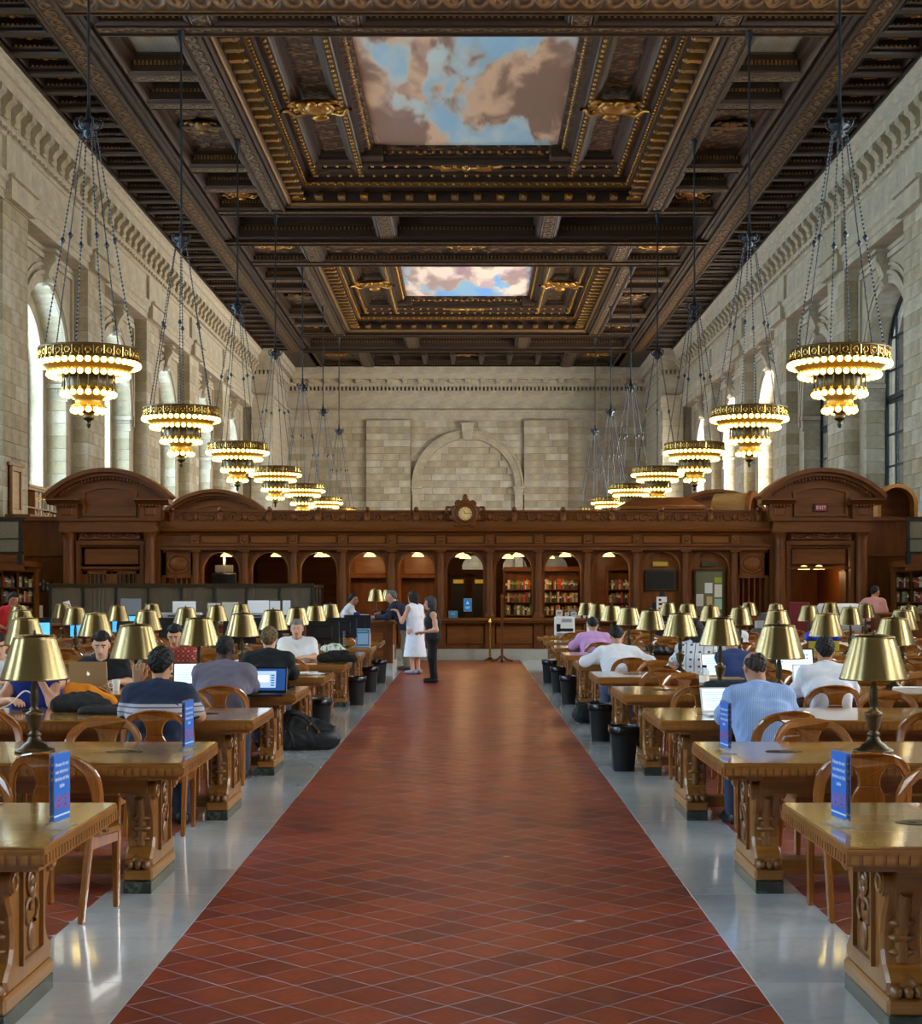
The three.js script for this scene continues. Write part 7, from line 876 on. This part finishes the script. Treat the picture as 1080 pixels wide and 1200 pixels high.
// small things on the tables
{ let p = onTable(825, 806), o = thing('water_bottle', 'clear plastic bottle beside the jacket-hung chair', 'bottle', [p.x, TT, p.z]); mesh('body', [lathe([[0, 0], [0.045, 0], [0.048, 0.02], [0.048, 0.16], [0.03, 0.19], [0.02, 0.2]], 14)], phys({ color: '#dfe6ea', transmission: 0.7, roughness: 0.1, thickness: 0 }), o); mesh('cap', [cyl(0.024, 0.024, 0.025, 10, 0, 0.212, 0)], M.black, o); mesh('wrap', [cyl(0.049, 0.049, 0.07, 14, 0, 0.09, 0, true)], M.paper, o);
  p = onTable(136, 809); o = thing('cup', 'white cup beside the silver laptop', 'cup', [p.x, TT, p.z]); mesh('body', [lathe([[0, 0.004], [0.032, 0], [0.04, 0.1], [0.036, 0.1], [0.03, 0.01]], 16)], M.white, o); mesh('handle', [new THREE.TorusGeometry(0.025, 0.006, 6, 12).translate(-0.05, 0.05, 0)], M.white, o);
  p = onTable(30, 833); o = thing('phone', 'dark phone with white charging cable before the person in blue', 'phone', [p.x, TT, p.z], 0.4); mesh('case', [cbox(0.07, 0.01, 0.14, 0.003, 0, 0.005, 0)], M.black, o); mesh('cable', [tube([[0.03, 0.01, 0], [0.08, 0.08, 0.02], [0.0, 0.16, 0.02], [-0.14, 0.06, 0.1], [-0.3, 0.0, 0.12]], 0.006, 30, 5)], M.white, o);
  p = onTable(335, 807); o = thing('charger', 'black charger with a tangled cable beside the black laptop', 'charger', [p.x, TT, p.z]); mesh('brick', [cbox(0.1, 0.03, 0.05, 0.006, 0, 0.016, 0)], M.black, o); mesh('cable', [tube([[0.05, 0.01, 0], [0.1, 0.03, 0.05], [0.0, 0.02, 0.09], [-0.1, 0.04, 0.03], [-0.04, 0.05, -0.06], [0.08, 0.01, -0.05]], 0.006, 30, 5)], M.black, o);
  p = onTable(358, 790.5); for (let k = 0; k < 4; k++) { const q = thing('paper_sheet', 'white paper sheet in the loose stack beside the blond person', 'paper', [p.x + k * 0.015, TT + 0.004 * k, p.z + (k % 2) * 0.02], 0.2 * k, 'loose papers beside the blond person'); mesh('sheet', [box(0.3, 0.003, 0.22, 0, 0.002, 0)], M.paper, q); mesh('print', [box(0.2, 0.0008, 0.14, 0, 0.0042, 0)], std({ color: '#d5d5d2', roughness: 0.8 }), q); }
  p = onTable(425, 757.5); card('blue_notice', 'blue notice card at the aisle end of a service-desk-side table', 'sign', 0.24, 0.3, canvasTex(160, 200, (g, w, h) => { g.fillStyle = '#2a78b8'; g.fillRect(0, 0, w, h); g.fillStyle = '#8fd08a'; g.fillRect(16, 18, 120, 14); g.fillStyle = '#9cc6e6'; g.fillRect(16, 50, 128, 130); }), [p.x, TT, p.z], 0, M.white);
  p = onTable(430, 756.5); card('small_frame', 'small orange picture frame leaning against the blue notice', 'frame', 0.12, 0.22, canvasTex(60, 100, (g, w, h) => { g.fillStyle = '#e8b890'; g.fillRect(0, 0, w, h); g.strokeStyle = '#7a4a28'; g.lineWidth = 8; g.strokeRect(0, 0, w, h); }), [p.x + 0.02, TT, p.z + 0.1], 0.35, M.oakDark);
  p = onTable(403, 767); o = thing('clear_stand', 'slim clear post stand beside the patterned scarf', 'stand', [p.x, TT, p.z]); mesh('post', [box(0.03, 0.34, 0.012, 0, 0.18, 0)], M.acrylic, o); mesh('foot', [cyl(0.06, 0.06, 0.01, 12, 0, 0.005, 0)], M.acrylic, o); }
// printer, notices and counter cards by the partition
{ let o = thing('printer', 'white desktop printer at the aisle end of the table by the partition', 'printer', [2.05, TT, -L(10)]); mesh('body', [cbox(0.4, 0.4, 0.36, 0.02, 0, 0.21, 0)], M.white, o); mesh('tray_slot', [box(0.3, 0.06, 0.02, 0.02, 0.14, 0.175), box(0.08, 0.16, 0.02, -0.13, 0.18, 0.176)], M.black, o); mesh('paper_tray', [cbox(0.34, 0.02, 0.16, 0.004, 0, 0.07, 0.24)], M.greyPlastic, o); mesh('grille', [box(0.2, 0.07, 0.01, 0.04, 0.33, 0.18)], M.greyPlastic, o);
  card('white_notice', 'blank white notice standing near the printer', 'sign', 0.24, 0.3, canvasTex(60, 80, (g, w, h) => { g.fillStyle = '#f2f0ea'; g.fillRect(0, 0, w, h); }), [2.62, TT, -L(10) + 0.1], 0, M.white);
  const cz = -PZ + 0.3, cards = [[655, 0.16, 0.2, '#cfcabc', 'cream'], [664, 0.1, 0.14, '#d9d6cc', 'small pale'], [672, 0.14, 0.16, '#a9c8d8', 'light blue'], [687, 0.17, 0.26, '#dfe6f2', 'tall white'], [678, 0.1, 0.12, '#cbb48a', 'tan']];
  cards.forEach(([px, w, h, c, n]) => { const p = at(px, 720, -cz); card('leaflet', `${n} leaflet standing on the partition counter`, 'leaflet', w, h, canvasTex(40, 50, (g, a, b) => { g.fillStyle = c; g.fillRect(0, 0, a, b); g.fillStyle = '#8a8478'; g.fillRect(8, 10, 24, 14); }), [p.x, 1.035, cz], 0, M.white); });
  const bl = canvasTex(80, 120, (g, w, h) => { g.fillStyle = '#2390e0'; g.fillRect(0, 0, w, h); g.fillStyle = '#e8f4ff'; g.beginPath(); g.moveTo(40, 18); g.lineTo(54, 42); g.lineTo(26, 42); g.fill(); g.fillRect(24, 44, 32, 10); g.fillRect(14, 76, 52, 8); g.fillRect(22, 92, 36, 6); });
  card('blue_sign', 'bright blue sign with a white symbol in the middle arch', 'sign', 0.2, 0.32, bl, [0.06, 1.2, -PZ + 0.02], 0, M.white); mesh('post', [box(0.02, 0.2, 0.02, 0, -0.07, -0.02)], M.bronze, scene.children[scene.children.length - 1]);
  card('blue_sign', 'small dull blue sign standing on the partition counter', 'sign', 0.22, 0.18, canvasTex(80, 60, (g, w, h) => { g.fillStyle = '#3f7f9c'; g.fillRect(0, 0, w, h); g.fillStyle = '#a9ccd8'; g.fillRect(20, 16, 40, 4); g.fillRect(20, 28, 40, 4); }), [-0.3, 1.035, cz], 0, M.greyPlastic);
  o = thing('paper_notice', 'white notice sheet standing before the wide television', 'sign', [at(775, 700, 37.4).x, 0, -37.4]); mesh('sheet', [cbox(0.24, 0.34, 0.01, 0.002, 0, 1.4, 0)], M.white, o); mesh('print', [box(0.06, 0.05, 0.002, -0.04, 1.5, 0.006), box(0.08, 0.05, 0.002, -0.03, 1.4, 0.006), box(0.04, 0.05, 0.002, -0.05, 1.3, 0.006)], M.black, o); mesh('pole', [cyl(0.015, 0.015, 1.25, 8, 0, 0.625, -0.01), cyl(0.16, 0.16, 0.02, 14, 0, 0.01, 0)], M.iron, o);
  for (const [px, py, lab] of [[574, 776, 'polished brass barrier post beside the wooden sign post'], [521, 771, 'polished brass barrier post behind the person in black']]) { const d = EYE.y * FL / (py - 2 - VY), s = thing('barrier_post', lab, 'barrier', [EYE.x + (px - VX) * d / FL, 0, -d]); mesh('base', [lathe([[0, 0], [0.17, 0], [0.17, 0.02], [0.1, 0.04], [0.04, 0.08]], 20)], M.brassBright, s); mesh('pole', [lathe([[0.03, 0.06], [0.03, 0.9], [0.045, 0.92], [0.045, 0.97], [0.02, 0.99], [0.035, 1.02], [0, 1.05]], 12)], M.brassBright, s); }
  { const d = 38.2, s = thing('sign_post', 'tall slim wooden post on a crossed foot before the partition', 'post', [EYE.x + (588 - VX) * d / FL, 0, -d]); mesh('post', [box(0.06, 1.5, 0.06, 0, 0.8, 0)], M.walnut, s, 'y'); mesh('foot', [...[0, 1].map((k) => tube([[-0.26, 0.02, 0], [-0.12, 0.06, 0], [0, 0.14, 0], [0.12, 0.06, 0], [0.26, 0.02, 0]], 0.03, 16, 6).rotateY(k * Math.PI / 2))], M.walnut, s); mesh('cap', [lathe([[0.03, 1.55], [0.05, 1.58], [0, 1.64]], 8)], M.walnut, s); } }
// far end of the exit sign side
{ let o = thing('photocopier', 'white photocopier standing beyond the far tables', 'copier', [8.35, 0, -35.5]); mesh('body', [cbox(0.9, 0.95, 0.7, 0.03, 0, 0.49, 0)], M.greyPlastic, o); mesh('lid', [cbox(0.86, 0.5, 0.6, 0.06, 0, 1.18, 0)], M.white, o); mesh('panel', [box(0.6, 0.2, 0.02, 0, 1.2, 0.302)], std({ color: '#d9dcda', roughness: 0.5 }), o);
  o = thing('reference_desk', 'dark wooden reference desk beside the photocopier', 'desk', [10.0, 0, -35.2]); mesh('top', [cbox(1.9, 0.06, 0.9, 0.01, 0, 1.2, 0)], M.walnut, o); mesh('body', [box(1.8, 1.17, 0.8, 0, 0.585, 0)], M.walnut, o, 'y');
  o = thing('equipment_case', 'stacked grey catalogue equipment on the table by the partition', 'machine', [6.2, TT, -L(10)]); for (let k = 0; k < 3; k++) mesh('unit', boxUV(flat(cbox(0.5 - k * 0.06, 0.16, 0.34, 0.015, (k - 1) * 0.03, 0.08 + k * 0.165, 0))), k % 2 ? M.greyPlastic : std({ color: '#4a5058', roughness: 0.5 }), o);
  o = thing('red_chair', 'red upholstered chair in front of the open doorway', 'chair', [7.75, 0, -37]); mesh('seat', [cbox(0.48, 0.08, 0.46, 0.02, 0, 0.46, 0)], std({ color: '#6b0f16', roughness: 0.7 }), o); mesh('backrest', [cbox(0.46, 0.9, 0.07, 0.02, 0, 1.0, 0.22)], std({ color: '#6b0f16', roughness: 0.7 }), o); for (const [x, z] of [[-1, -1], [1, -1], [-1, 1], [1, 1]]) mesh('leg', boxUV(flat(box(0.03, 0.42, 0.03, x * 0.2, 0.21, z * 0.19))), M.black, o);
  // papers and books left on the tables
  let k = 0; for (const [px, py] of [[1000, 752], [1012, 746.5], [985, 757], [940, 757], [1030, 758.5], [760, 752], [705, 752], [1065, 812]]) { const p = onTable(px, py), q = thing('paper_stack', ['white papers piled behind the yellow box', 'loose white papers beside the far brass lamps', 'white folded papers before the yellow box', 'bright papers between two brass lamps', 'white papers under a brass lamp', 'crumpled pale papers beside the lilac shirt', 'white pages before the lilac shirt', 'small papers at the end of the second table'][k++], 'papers', [p.x, TT, p.z], rr(-0.4, 0.4)); mesh('pages', [cbox(0.3, 0.05, 0.22, 0.004, 0, 0.026, 0)], M.paper, q); mesh('top_sheet', [box(0.26, 0.003, 0.2, 0.03, 0.054, 0.01)], M.white, q); }
  k = 0; for (const [px, py, c] of [[290, 776, '#2a5d8a'], [345, 791, '#8a6a2a'], [205, 789, '#1a1a1a'], [880, 776, '#b03a2a'], [720, 777, '#e8e4d8'], [850, 758, '#3a6a8a'], [160, 789, '#394a72']]) { const p = onTable(px, py), q = thing('book', ['blue', 'ochre', 'black', 'red', 'cream', 'teal', 'navy'][k++] + ' book lying open on a reading table', 'book', [p.x, TT, p.z], rr(-0.3, 0.3)); mesh('cover', [cbox(0.34, 0.012, 0.25, 0.003, 0, 0.006, 0)], std({ color: c, roughness: 0.6 }), q); mesh('pages', [cbox(0.155, 0.02, 0.235, 0.006, -0.08, 0.022, 0), cbox(0.155, 0.02, 0.235, 0.006, 0.08, 0.022, 0)], M.paper, q); } }
renderer.render(scene, camera);
